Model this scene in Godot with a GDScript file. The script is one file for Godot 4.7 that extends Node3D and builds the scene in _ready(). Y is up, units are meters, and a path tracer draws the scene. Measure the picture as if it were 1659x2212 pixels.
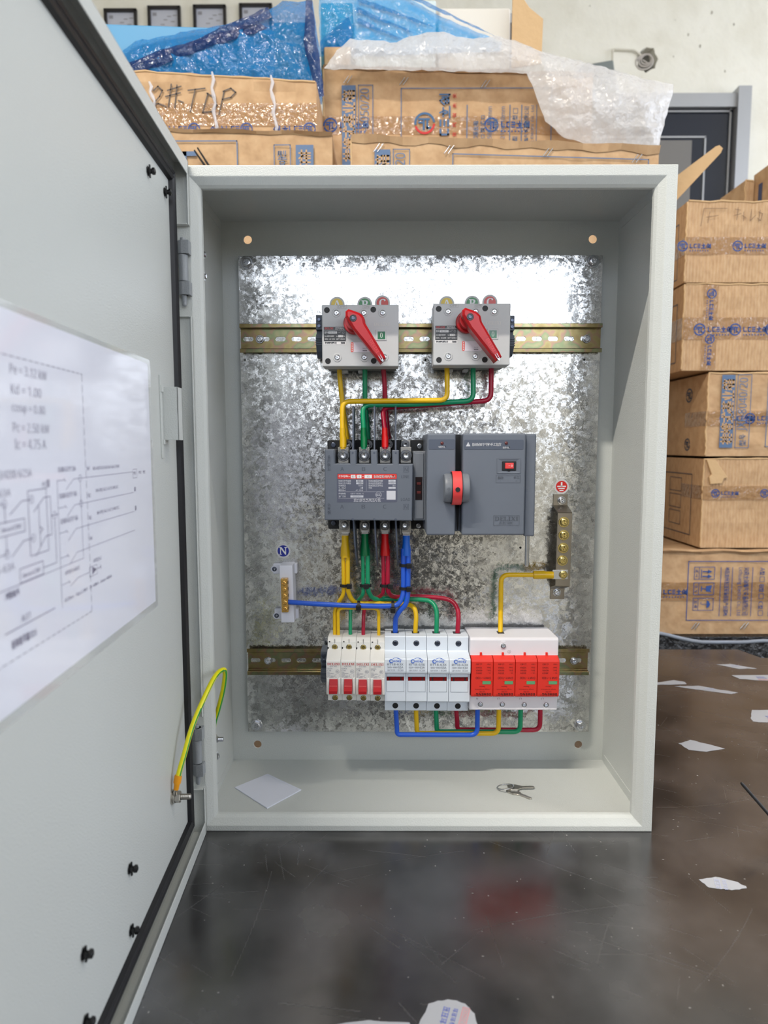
extends Node3D

# ---------------------------------------------------------------- mesh builder: collects triangles with their own normals
class MB:
	var v := PackedVector3Array()
	var n := PackedVector3Array()
	var c := PackedColorArray()
	var t := PackedVector2Array()
	var x := Transform3D()
	var col := Color(1, 1, 1)

	func ink(s: Color) -> MB:
		col = s.srgb_to_linear()
		return self

	func at(p: Vector3, b := Basis()) -> MB:
		x = Transform3D(b, p)
		return self

	func pt(p: Vector3, m: Vector3, u: Vector2) -> void:
		v.append(x * p)
		n.append((x.basis * m).normalized())
		c.append(col)
		t.append(u)

	func tri(a: Vector3, b: Vector3, d: Vector3, na: Vector3, nb: Vector3, nd: Vector3, ua := Vector2(), ub := Vector2(), ud := Vector2()) -> void:
		pt(a, na, ua)
		pt(d, nd, ud)
		pt(b, nb, ub)

	func flat(a: Vector3, b: Vector3, d: Vector3) -> void:
		var m := (b - a).cross(d - a)
		tri(a, b, d, m, m, m)

	func quad(a: Vector3, b: Vector3, d: Vector3, e: Vector3) -> void:
		var m := (d - a).cross(e - b)
		quadn(a, b, d, e, m, m, m, m)

	func quadn(a: Vector3, b: Vector3, d: Vector3, e: Vector3, na: Vector3, nb: Vector3, nd: Vector3, ne: Vector3) -> void:
		tri(a, b, d, na, nb, nd, Vector2(0, 1), Vector2(1, 1), Vector2(1, 0))
		tri(a, d, e, na, nd, ne, Vector2(0, 1), Vector2(1, 0), Vector2(0, 0))

	func quaduv(p: Array, u: Array) -> void:
		var m: Vector3 = (p[2] - p[0]).cross(p[3] - p[1])
		tri(p[0], p[1], p[2], m, m, m, u[0], u[1], u[2])
		tri(p[0], p[2], p[3], m, m, m, u[0], u[2], u[3])

	func box(lo: Vector3, hi: Vector3) -> MB:
		var p := func(i: int) -> Vector3: return Vector3(hi.x if i & 1 else lo.x, hi.y if i & 2 else lo.y, hi.z if i & 4 else lo.z)
		for f in [[0, 4, 6, 2], [1, 3, 7, 5], [0, 1, 5, 4], [2, 6, 7, 3], [0, 2, 3, 1], [4, 5, 7, 6]]:
			quad(p.call(f[0]), p.call(f[1]), p.call(f[2]), p.call(f[3]))
		return self

	# a box with rounded edges
	func rbox(lo: Vector3, hi: Vector3, r: float, k := 2) -> MB:
		var ce := (lo + hi) * 0.5
		var h := (hi - lo) * 0.5
		r = minf(r, minf(h.x, minf(h.y, h.z)) * 0.999)
		var ins := h - Vector3(r, r, r)
		for ax in 3:
			var b := (ax + 1) % 3
			var d := (ax + 2) % 3
			var lb: Array[float] = []
			var ld: Array[float] = []
			for i in k + 1:
				lb.append(-h[b] + r * i / k)
				ld.append(-h[d] + r * i / k)
			for i in k + 1:
				lb.append(h[b] - r + r * i / k)
				ld.append(h[d] - r + r * i / k)
			for sg: float in [-1.0, 1.0]:
				for i in lb.size() - 1:
					for j in ld.size() - 1:
						var ps: Array[Vector3] = []
						var ns: Array[Vector3] = []
						for q: Array in [[i, j], [i + 1, j], [i + 1, j + 1], [i, j + 1]]:
							var p := Vector3()
							p[ax] = sg * h[ax]
							p[b] = lb[q[0]]
							p[d] = ld[q[1]]
							var inn := p.clamp(-ins, ins)
							var m := (p - inn).normalized()
							ps.append(ce + inn + m * r)
							ns.append(m)
						if sg > 0:
							quadn(ps[0], ps[1], ps[2], ps[3], ns[0], ns[1], ns[2], ns[3])
						else:
							quadn(ps[3], ps[2], ps[1], ps[0], ns[3], ns[2], ns[1], ns[0])
		return self

	static func inset(poly: PackedVector2Array, d: float) -> PackedVector2Array:
		var o := PackedVector2Array()
		var m := poly.size()
		for i in m:
			var e1 := (poly[i] - poly[(i + m - 1) % m]).normalized()
			var e2 := (poly[(i + 1) % m] - poly[i]).normalized()
			var n1 := Vector2(-e1.y, e1.x)
			var n2 := Vector2(-e2.y, e2.x)
			var s := (n1 + n2)
			var l := maxf(0.3, 1.0 + n1.dot(n2))
			o.append(poly[i] + s / l * d)
		return o

	func cap(poly: PackedVector2Array, z: float, up := true) -> void:
		var id := Geometry2D.triangulate_polygon(poly)
		var m := Vector3(0, 0, 1 if up else -1)
		for i in range(0, id.size(), 3):
			var a := poly[id[i]]
			var b := poly[id[i + 1]]
			var d := poly[id[i + 2]]
			if ((b - a).cross(d - a) > 0) != up:
				var w := b
				b = d
				d = w
			tri(Vector3(a.x, a.y, z), Vector3(b.x, b.y, z), Vector3(d.x, d.y, z), m, m, m, a, b, d)

	# a counter-clockwise outline pulled from z0 to z1, its front edge chamfered
	func prism(poly: PackedVector2Array, z0: float, z1: float, bev := 0.0, back := true) -> MB:
		var m := poly.size()
		var top := inset(poly, bev) if bev > 0 else poly
		for i in m:
			var a := poly[i]
			var b := poly[(i + 1) % m]
			quad(Vector3(a.x, a.y, z0), Vector3(b.x, b.y, z0), Vector3(b.x, b.y, z1 - bev), Vector3(a.x, a.y, z1 - bev))
			if bev > 0:
				var a2 := top[i]
				var b2 := top[(i + 1) % m]
				quad(Vector3(a.x, a.y, z1 - bev), Vector3(b.x, b.y, z1 - bev), Vector3(b2.x, b2.y, z1), Vector3(a2.x, a2.y, z1))
		cap(top, z1)
		if back:
			cap(poly, z0, false)
		return self

	# a profile of (radius, height) turned about z
	func lathe(pr: Array, seg := 20, smooth := false) -> MB:
		var nm: Array[Vector2] = []
		for i in pr.size() - 1:
			var d: Vector2 = (pr[i + 1] - pr[i]).normalized()
			nm.append(Vector2(d.y, -d.x))
		for i in pr.size() - 1:
			var n0 := nm[i]
			var n1 := nm[i]
			if smooth:
				n0 = (nm[maxi(i - 1, 0)] + nm[i]).normalized()
				n1 = (nm[mini(i + 1, nm.size() - 1)] + nm[i]).normalized()
			var a: Vector2 = pr[i]
			var b: Vector2 = pr[i + 1]
			for k in seg:
				var w0 := Vector2.from_angle(TAU * k / seg)
				var w1 := Vector2.from_angle(TAU * (k + 1) / seg)
				var f := func(w: Vector2, q: Vector2) -> Vector3: return Vector3(w.x * q.x, w.y * q.x, q.y)
				if a.x > 1e-7 and b.x > 1e-7:
					quadn(f.call(w0, a), f.call(w1, a), f.call(w1, b), f.call(w0, b), f.call(w0, n0), f.call(w1, n0), f.call(w1, n1), f.call(w0, n1))
				elif a.x > 1e-7:
					tri(f.call(w0, a), f.call(w1, a), f.call(w0, b), f.call(w0, n0), f.call(w1, n0), f.call(w0, n1))
				elif b.x > 1e-7:
					tri(f.call(w0, a), f.call(w1, b), f.call(w0, b), f.call(w0, n0), f.call(w1, n1), f.call(w0, n1))
		return self

	# a round bar along points; stripe colours the side that looks towards sdir
	func tube(ps: Array, r: Variant, seg := 12, stripe := Color(0, 0, 0, 0), sdir := Vector3.FORWARD, sw := 0.3) -> MB:
		var m := ps.size()
		var tg: Array[Vector3] = []
		for i in m:
			tg.append((ps[mini(i + 1, m - 1)] - ps[maxi(i - 1, 0)]).normalized())
		var u := tg[0].cross(Vector3.UP if absf(tg[0].y) < 0.9 else Vector3.RIGHT).normalized()
		var rows := []
		var nrs := []
		for i in m:
			u = (u - tg[i] * u.dot(tg[i])).normalized()
			var w := tg[i].cross(u)
			var row: Array[Vector3] = []
			var nr: Array[Vector3] = []
			var rr: float = r[i] if r is Array else r
			for k in seg:
				var d := u * cos(TAU * k / seg) + w * sin(TAU * k / seg)
				nr.append(d)
				row.append(ps[i] + d * rr)
			rows.append(row)
			nrs.append(nr)
		var base := col
		var other := stripe.srgb_to_linear()
		for i in m - 1:
			for k in seg:
				var j := (k + 1) % seg
				if stripe.a > 0:
					col = other if (nrs[i][k] + nrs[i][j]).dot(sdir) * 0.5 > sw else base
				quadn(rows[i][k], rows[i][j], rows[i + 1][j], rows[i + 1][k], nrs[i][k], nrs[i][j], nrs[i + 1][j], nrs[i + 1][k])
		col = base
		for k in seg:
			var j := (k + 1) % seg
			tri(ps[0], rows[0][j], rows[0][k], -tg[0], -tg[0], -tg[0])
			tri(ps[m - 1], rows[m - 1][k], rows[m - 1][j], tg[m - 1], tg[m - 1], tg[m - 1])
		return self

	# a plate cut on a grid of lines; hole = [centre, outline counter-clockwise]; each hole sits alone in its cell
	func holed(xs: Array, ys: Array, z0: float, z1: float, holes: Array) -> MB:
		for i in xs.size() - 1:
			for j in ys.size() - 1:
				var r := Rect2(xs[i], ys[j], xs[i + 1] - xs[i], ys[j + 1] - ys[j])
				var h: Variant = null
				for q: Array in holes:
					if r.has_point(q[0]):
						h = q
				var cs := [r.position, Vector2(r.end.x, r.position.y), r.end, Vector2(r.position.x, r.end.y)]
				for sd: float in [z1, z0]:
					var up := sd == z1
					var f := func(q: Vector2) -> Vector3: return Vector3(q.x, q.y, sd)
					if h == null:
						if up:
							quaduv([f.call(cs[0]), f.call(cs[1]), f.call(cs[2]), f.call(cs[3])], cs)
						else:
							quaduv([f.call(cs[3]), f.call(cs[2]), f.call(cs[1]), f.call(cs[0])], [cs[3], cs[2], cs[1], cs[0]])
						continue
					var ce: Vector2 = h[0]
					var pl: PackedVector2Array = h[1]
					var m := pl.size()
					var out := []
					for k in m:
						var d := pl[k] - ce
						var sx: float = ((r.end.x if d.x > 0 else r.position.x) - ce.x) / d.x if absf(d.x) > 1e-9 else 1e9
						var sy: float = ((r.end.y if d.y > 0 else r.position.y) - ce.y) / d.y if absf(d.y) > 1e-9 else 1e9
						out.append(ce + d * minf(sx, sy))
					var put3 := func(a: Vector2, b: Vector2, d: Vector2) -> void:
						var w := Vector3(0, 0, 1 if up else -1)
						if up:
							tri(f.call(a), f.call(b), f.call(d), w, w, w, a, b, d)
						else:
							tri(f.call(a), f.call(d), f.call(b), w, w, w, a, d, b)
					for k in m:
						var k2 := (k + 1) % m
						put3.call(pl[k], out[k], out[k2])
						put3.call(pl[k], out[k2], pl[k2])
						for q: Vector2 in cs:
							if (out[k] - ce).cross(q - ce) > 1e-12 and (q - ce).cross(out[k2] - ce) > 1e-12 and (q - ce).dot(out[k] - ce) > 0:
								put3.call(out[k], q, out[k2])
				if h != null:
					var pl2: PackedVector2Array = h[1]
					for k in pl2.size():
						var a := pl2[k]
						var b := pl2[(k + 1) % pl2.size()]
						quad(Vector3(b.x, b.y, z0), Vector3(a.x, a.y, z0), Vector3(a.x, a.y, z1), Vector3(b.x, b.y, z1))
		var X0: float = xs[0]
		var X1: float = xs[-1]
		var Y0: float = ys[0]
		var Y1: float = ys[-1]
		quad(Vector3(X0, Y0, z0), Vector3(X1, Y0, z0), Vector3(X1, Y0, z1), Vector3(X0, Y0, z1))
		quad(Vector3(X1, Y1, z0), Vector3(X0, Y1, z0), Vector3(X0, Y1, z1), Vector3(X1, Y1, z1))
		quad(Vector3(X0, Y1, z0), Vector3(X0, Y0, z0), Vector3(X0, Y0, z1), Vector3(X0, Y1, z1))
		quad(Vector3(X1, Y0, z0), Vector3(X1, Y1, z0), Vector3(X1, Y1, z1), Vector3(X1, Y0, z1))
		return self

	# ---- flat print, facing +z of the builder's own frame
	func bar(a: Vector2, b: Vector2, w: float, z := 0.0) -> void:
		var d := (b - a).normalized() * w * 0.5
		var s := Vector2(-d.y, d.x)
		var q := [a - d - s, b + d - s, b + d + s, a - d + s]
		quad(Vector3(q[0].x, q[0].y, z), Vector3(q[1].x, q[1].y, z), Vector3(q[2].x, q[2].y, z), Vector3(q[3].x, q[3].y, z))

	func line(ps: Array, w: float, z := 0.0) -> MB:
		for i in ps.size() - 1:
			bar(ps[i], ps[i + 1], w, z)
		return self

	func rect(x0: float, y0: float, x1: float, y1: float, z := 0.0) -> MB:
		quad(Vector3(x0, y0, z), Vector3(x1, y0, z), Vector3(x1, y1, z), Vector3(x0, y1, z))
		return self

	func frame(x0: float, y0: float, x1: float, y1: float, w: float, z := 0.0) -> MB:
		return line([Vector2(x0, y0), Vector2(x1, y0), Vector2(x1, y1), Vector2(x0, y1), Vector2(x0, y0)], w, z)

	func disc(p: Vector2, r: float, z := 0.0, seg := 28) -> MB:
		cap(MB.circle(p, r, seg), z)
		return self

	func arc(p: Vector2, r: float, a0: float, a1: float, w: float, z := 0.0, seg := 20) -> MB:
		for i in seg:
			var d0 := Vector2.from_angle(lerpf(a0, a1, float(i) / seg))
			var d1 := Vector2.from_angle(lerpf(a0, a1, float(i + 1) / seg))
			var q := [p + d0 * (r - w / 2), p + d0 * (r + w / 2), p + d1 * (r + w / 2), p + d1 * (r - w / 2)]
			quad(Vector3(q[0].x, q[0].y, z), Vector3(q[1].x, q[1].y, z), Vector3(q[2].x, q[2].y, z), Vector3(q[3].x, q[3].y, z))
		return self

	static func circle(p: Vector2, r: float, seg := 28) -> PackedVector2Array:
		var o := PackedVector2Array()
		for i in seg:
			o.append(p + Vector2.from_angle(TAU * (i + 0.5) / seg) * r)
		return o

	static func rrect(x0: float, y0: float, x1: float, y1: float, r: float, k := 4) -> PackedVector2Array:
		var o := PackedVector2Array()
		for q: Array in [[x1 - r, y0 + r, -PI / 2], [x1 - r, y1 - r, 0.0], [x0 + r, y1 - r, PI / 2], [x0 + r, y0 + r, PI]]:
			for i in k + 1:
				o.append(Vector2(q[0], q[1]) + Vector2.from_angle(q[2] + PI / 2 * i / k) * r)
		return o

	static var letters := {}

	# lettering: h tall, w wide (0: natural), p = bottom left (al 0), bottom middle (1) or bottom right (2)
	func text(s: String, p: Vector2, h: float, w := 0.0, al := 0, z := 0.0, face := "Droid Sans", bold := false) -> MB:
		var key := s + face + str(bold)
		if not letters.has(key):
			var tm := TextMesh.new()
			var fo := SystemFont.new()
			fo.font_names = PackedStringArray([face])
			fo.font_weight = 700 if bold else 400
			tm.font = fo
			tm.font_size = 48
			tm.pixel_size = 0.01
			tm.curve_step = 4.0
			tm.depth = 0.0
			tm.text = s
			letters[key] = [tm.get_mesh_arrays() if tm.get_surface_count() else [], tm]
		var ar: Array = letters[key][0]
		if ar.is_empty() or ar[0] == null or ar[0].size() == 0:
			return self
		var vs: PackedVector3Array = ar[0]
		var ix: PackedInt32Array = ar[Mesh.ARRAY_INDEX] if ar[Mesh.ARRAY_INDEX] != null else PackedInt32Array(range(vs.size()))
		var nn: PackedVector3Array = ar[Mesh.ARRAY_NORMAL]
		var lo := Vector2(1e9, 1e9)
		var hi := Vector2(-1e9, -1e9)
		for q in vs:
			lo = lo.min(Vector2(q.x, q.y))
			hi = hi.max(Vector2(q.x, q.y))
		var sy := h / (hi.y - lo.y)
		var sx := w / (hi.x - lo.x) if w > 0 else sy
		var off := p.x - (0.0 if al == 0 else (hi.x - lo.x) * sx * (0.5 if al == 1 else 1.0))
		var up := Vector3(0, 0, 1)
		for i in range(0, ix.size(), 3):
			if nn[ix[i]].z < 0.5:
				continue
			var q: Array[Vector3] = []
			for k in 3:
				var e := vs[ix[i + k]]
				q.append(Vector3(off + (e.x - lo.x) * sx, p.y + (e.y - lo.y) * sy, z))
			if (q[1] - q[0]).cross(q[2] - q[0]).z < 0:
				tri(q[0], q[2], q[1], up, up, up)
			else:
				tri(q[0], q[1], q[2], up, up, up)
		return self

	const STROKES := {
		"挂": "0232 202918 0634 4292 6064 3494 4696 6569 3999", "墙": "0333 1017 0735 4191 6063 4243 8283 3494 4585894945 5777", "式": "0292 5058799896 7081 1545 3539 0948",
		"基": "0191 3035 7075 3373 0595 3507 6597 5659 3777 1989", "业": "3039 6069 1226 8276 0999", "箱": "2003 1141 3143 6053 6191 8183 0545 2439 2507 2647 5494995954 5696 5898",
		"立": "4052 1383 3347 6457 0999", "创": "3004 3054 154547 15185857 6267 808978", "型": "0141 0343 1005 3035 6063 808575 1787 4649 0999", "号": "2070732320 0595 35577769",
		"向": "4033 1912828979 3565673735", "上": "4049 4474 0999", "防": "1019 10311426 6071 4292 6239 55858979", "小": "505948 2317 7387", "心": "1527 34386866 5254 7385",
		"河": "0112 0415 0927 2292 3454573734 828978", "南": "1181 4043 1913838979 2565 2767 4549", "电": "11717711 1474 1117 1777 40488886", "气": "2003 1181 2363 05656789", "设": "0112 04343846 40427073 45854599",
		"备": "3013 307034 3494 2585892925 2787 5559", "有": "0191 4008 3339 33737969 3575 3777", "限": "0009 003003 40808444 4282 4049 6499", "公": "3004 6094 44187889", "司": "10808979 1363 1555581815",
		"地": "0333 1017 0735 34828286 42489896 6066", "州": "2018 5059 8089 0315 3345 6375", "产": "4051 1181 3243 7263 149414 1409", "自": "40222282892922 2484 2787", "动": "0141 0454 240848 53938978 7149",
		"状": "2029 0224 0725 3494 6349 6499 8092", "下": "0191 4149 4475", "勿": "3005 22828878 4216 5319", "手": "7021 1373 0595 414938", "工": "1181 4148 0898", "开": "0191 0595 3138 7179",
		"关": "2032 7062 1282 0595 4209 5599", "用": "1009 108089 1383 1686 4049", "源": "0112 0415 0927 29209020 5363 5383868353 5689 6859 6778", "常": "4042 1222 7282 0393 2474763424 1789 4549", "只": "2080852520 3509 6599",
		"件": "2003 1319 4393 5034 6069 3696", "横": "0242 2029 2304 3191 4143 7173 5383875753 4797 5539 7599", "直": "0191 4042 28228288 2484 2686 0999", "口": "1282882812", "转": "0242 2015 1545 2529 0747 5191 5393 6255 55855569 6689", "换": "0232 202918 0634 5043 5080 8073 4383864643 6366 3797 6639 6799", "态": "0292 5206 5295 1618 353868 6866 5556 7688", "请": "0112 043417 1735 4191 6064 4383 3494 46498689 4686 4787 8979", "操": "0232 202918 0634 4181844441 3545464735 7585867675 3797 6559 6739 6799",
		"作": "2003 1219 5032 4292 5259 5585 5888", "器": "1131333111 6181836361 0595 5506 5599 1737391917 6787896967", "隔": "0009 003003 3191 4383854543 3739 37979989 5658 7668", "离": "4051 0191 3262 6234 1484 1519 8589", "额": "1021 0141 1242 4206 1436 1737391917 5191 6063 5383874753 6359 7799", "定": "4042 0392 9283 2474 4549 5686 2609 3599", "压": "0191 1109 2585 5359 6788 2999",
		"流": "0112 0415 0927 2292 5031 3484 3539 5559 7578 7898", "频": "2024 2242 0444 2407 4619 5191 7063 5383 5358 8388 7459 7799", "级": "2003 0353 2306 0646 0948 4191 4239 7174 7494 9439 5599", "使": "2003 1219 3191 3484 6069 3639 4699", "类": "4045 1213 6172 0393 4307 4397 0696 4609 4699", "别": "1141444111 0545 2409 4549 6167 818979", "符": "2003 1143 6053 6191 2506 1519 3595 7573 757969", "合": "4004 4094 2464 2686898629 2629 2989",
		"标": "0333 1019 1405 4292 3494 6469 5637 7698", "准": "0112 0415 3022 3139 3191 3494 3696 3999 6169", "厂": "1191 1108", "日": "2080892920 2484", "期": "0151 1017 4047 1343 1545 0757 1809 4859 6090 9099 9989 6069 6393 6696", "负": "3003 3073 73 1416 1484 8487 4447 4719 4799", "载": "0151 3033 0393 6069 6999 1454 2547 0656 8071", "侧": "1003 0219 2060 6066 2026 2066 4148 4629 4759 7177 9099 9989", "极": "0333 1019 1405 4080 8054 4019 5494 9459 6599", "数": "2025 0343 0012 4031 1636 2609 0839 3607 6053 5292 8259 6399",
		"德": "2002 2204 1419 4091 6062 4282854542 3696 5859 3738 9798", "编": "2003 0333 3006 0646 0948 4191 4144 4484 8481 4149 5659 7679 9699", "路": "0040 4044 4404 0400 2429 2646 0949 6053 6292 9256 6199 5686895956", "回": "0191999009 3363663633", "柜": "0333 1019 1405 4190 4149 4999 4383 8386 8646", "体": "2003 1219 3292 6069 6236 6297 4787", "来": "1171 4049 0494 1324 7263 4509 4599", "未": "1272 4049 0494 4409 4499", "共": "2026 6066 0292 0696 2609 6699", "以": "1017 1747 5152 8084 8439 6799",
		"力": "0393 93897978 4018", "西": "0191 1383891913 3136 6166",
	}

	func glyph(ch: String, p: Vector2, h: float, w: float, th: float, z: float) -> void:
		var st: String = STROKES.get(ch, "")
		if st == "":
			var k := ch.unicode_at(0)
			st = "0%d9%d 0999 %d0%d9 2%d2%d 2575 8%d8%d" % [k % 3, k % 3, 3 + k % 4, 3 + k % 4, 1 + k % 4, 6 + k % 3, 2 + k % 3, 8]
		for g in st.split(" "):
			var prev := Vector2.INF
			for i in range(0, g.length() - 1, 2):
				var q := p + Vector2(int(g[i]) / 9.0 * w, (1.0 - int(g[i + 1]) / 9.0) * h)
				if prev != Vector2.INF and prev != q:
					bar(prev, q, th, z)
				prev = q

	# a row (or, with down, a column) of characters built from strokes; p = bottom left of the first
	func han(s: String, p: Vector2, h: float, w: float, gap: float, th: float, z := 0.0, down := false) -> MB:
		for i in s.length():
			var q := p + (Vector2(0, -i * (h + gap)) if down else Vector2(i * (w + gap), 0))
			if s[i] != " ":
				glyph(s[i], q, h, w, th, z)
		return self

	func mesh(o := Vector3()) -> ArrayMesh:
		var vs := v
		if o != Vector3():
			vs = v.duplicate()
			for i in vs.size():
				vs[i] -= o
		var ar := []
		ar.resize(Mesh.ARRAY_MAX)
		ar[Mesh.ARRAY_VERTEX] = vs
		ar[Mesh.ARRAY_NORMAL] = n
		ar[Mesh.ARRAY_COLOR] = c
		ar[Mesh.ARRAY_TEX_UV] = t
		var am := ArrayMesh.new()
		am.add_surface_from_arrays(Mesh.PRIMITIVE_TRIANGLES, ar)
		return am


# ---------------------------------------------------------------- nodes
var M := {}
var cache := {}

func tag(o: Node3D, label: String, category: String, group := "") -> Node3D:
	o.set_meta("label", label)
	o.set_meta("category", category)
	if group:
		o.set_meta("group", group)
	return o

func thing(called: String, label: String, category: String, at: Vector3, group := "") -> Node3D:
	var o := Node3D.new()
	o.name = called
	o.position = at
	add_child(o, true)
	return tag(o, label, category, group)

func base_of(o: Node) -> Vector3:
	var p := Vector3()
	while o != self:
		p += o.position
		o = o.get_parent()
	return p

# b holds world coordinates; the node stays at its parent's base
func part(parent: Node3D, called: String, b: MB, m: Material, label := "") -> MeshInstance3D:
	var o := MeshInstance3D.new()
	o.name = called
	o.mesh = b.mesh(base_of(parent))
	o.material_override = m
	if label:
		o.set_meta("label", label)
	parent.add_child(o, true)
	return o

func solo(called: String, label: String, category: String, at: Vector3, b: MB, m: Material, group := "") -> MeshInstance3D:
	var o := MeshInstance3D.new()
	o.name = called
	o.position = at
	o.mesh = b.mesh(at)
	o.material_override = m
	add_child(o, true)
	tag(o, label, category, group)
	return o

func struct(called: String, b: MB, m: Material, parent: Node3D = self) -> MeshInstance3D:
	var o := MeshInstance3D.new()
	o.name = called
	o.mesh = b.mesh(base_of(parent) if parent != self else Vector3())
	o.material_override = m
	parent.add_child(o, true)
	if parent == self:
		o.set_meta("kind", "structure")
	return o

# a shared mesh set at a world place
func piece(parent: Node3D, called: String, key: String, make: Callable, m: Material, at: Vector3, turn := Basis()) -> MeshInstance3D:
	if not cache.has(key):
		var b := MB.new()
		make.call(b)
		cache[key] = b.mesh()
	var o := MeshInstance3D.new()
	o.name = called
	o.mesh = cache[key]
	o.material_override = m
	o.transform = Transform3D(turn, at - base_of(parent))
	parent.add_child(o, true)
	return o

# a screw with a cross recess cut into its head, its axis along +z
func screw(parent: Node3D, at: Vector3, r: float, h: float, m: Material, turn := Basis(), washer := 0.0, called := "screw", roll := 0.3) -> MeshInstance3D:
	var make := func(b: MB) -> void:
		if washer > 0:
			b.lathe([Vector2(washer, -0.0002), Vector2(washer, 0.0008), Vector2(washer - 0.0003, 0.0011), Vector2(r * 0.9, 0.0011)], 24)
			b.x = Transform3D(Basis(), Vector3(0, 0, 0.0011))
		b.lathe([Vector2(r, -0.0003), Vector2(r, h * 0.45), Vector2(r * 0.93, h * 0.72), Vector2(r * 0.8, h * 0.92), Vector2(r * 0.66, h)], 24)
		var cr := PackedVector2Array()
		var l := r * 0.56
		var q := r * 0.13
		for i in 4:
			var ro := Transform2D(TAU * i / 4, Vector2())
			for e: Vector2 in [Vector2(q, -q), Vector2(l * 0.6, -q), Vector2(l, -q * 0.8), Vector2(l, q * 0.8), Vector2(l * 0.6, q)]:
				cr.append(ro * e)
		var m2 := cr.size()
		for i in m2:
			var j := (i + 1) % m2
			var o0 := cr[i].normalized() * r * 0.66
			var o1 := cr[j].normalized() * r * 0.66
			var f := func(w: Vector2, z: float) -> Vector3: return Vector3(w.x, w.y, z)
			b.quad(f.call(cr[i], h), f.call(o0, h), f.call(o1, h), f.call(cr[j], h))
			b.quad(f.call(cr[j], h), f.call(cr[j], h * 0.2), f.call(cr[i], h * 0.2), f.call(cr[i], h))
		b.cap(cr, h * 0.2)
	return piece(parent, called, "screw%.5f_%.5f_%.5f" % [r, h, washer], make, m, at, turn * Basis(Vector3(0, 0, 1), roll))

# corners of a path rounded off
func bend(ps: Array, r: float, k := 6) -> Array:
	var o := [ps[0]]
	for i in range(1, ps.size() - 1):
		var a: Vector3 = ps[i - 1] - ps[i]
		var b: Vector3 = ps[i + 1] - ps[i]
		var d := minf(r, minf(a.length(), b.length()) * 0.5)
		var p0: Vector3 = ps[i] + a.normalized() * d
		var p1: Vector3 = ps[i] + b.normalized() * d
		for j in k + 1:
			var t := float(j) / k
			o.append(p0.lerp(ps[i], t).lerp(ps[i].lerp(p1, t), t))
	o.append(ps[-1])
	return o

func curve(ps: Array, k := 8) -> Array:
	var o := []
	for i in ps.size() - 1:
		var a: Vector3 = ps[maxi(i - 1, 0)]
		var d: Vector3 = ps[mini(i + 2, ps.size() - 1)]
		for j in k:
			o.append(ps[i].cubic_interpolate(ps[i + 1], a, d, float(j) / k))
	o.append(ps[-1])
	return o

func mat(c: Color, rough: float, metal := 0.0, opts := {}) -> StandardMaterial3D:
	var m := StandardMaterial3D.new()
	m.albedo_color = c
	m.roughness = rough
	m.metallic = metal
	for k: String in opts:
		m.set(k, opts[k])
	return m

func rgb(r: int, g: int, b: int) -> Color:
	return Color8(r, g, b)

func noise_tex(freq: float, size := 512, normal := false, bump := 4.0, kind := FastNoiseLite.TYPE_SIMPLEX_SMOOTH, oct := 3, seed_no := 1) -> NoiseTexture2D:
	var f := FastNoiseLite.new()
	f.noise_type = kind
	f.frequency = freq
	f.fractal_octaves = oct
	f.seed = seed_no
	var t := NoiseTexture2D.new()
	t.width = size
	t.height = size
	t.seamless = true
	t.noise = f
	t.as_normal_map = normal
	t.bump_strength = bump
	return t

func ramp_tex(freq: float, size: int, stops: Array, kind := FastNoiseLite.TYPE_SIMPLEX_SMOOTH, oct := 4, seed_no := 3) -> NoiseTexture2D:
	var t := noise_tex(freq, size, false, 1.0, kind, oct, seed_no)
	var g := Gradient.new()
	g.offsets = PackedFloat32Array()
	g.colors = PackedColorArray()
	var of := PackedFloat32Array()
	var co := PackedColorArray()
	for s: Array in stops:
		of.append(s[0])
		co.append(s[1])
	g.offsets = of
	g.colors = co
	t.color_ramp = g
	return t

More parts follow.
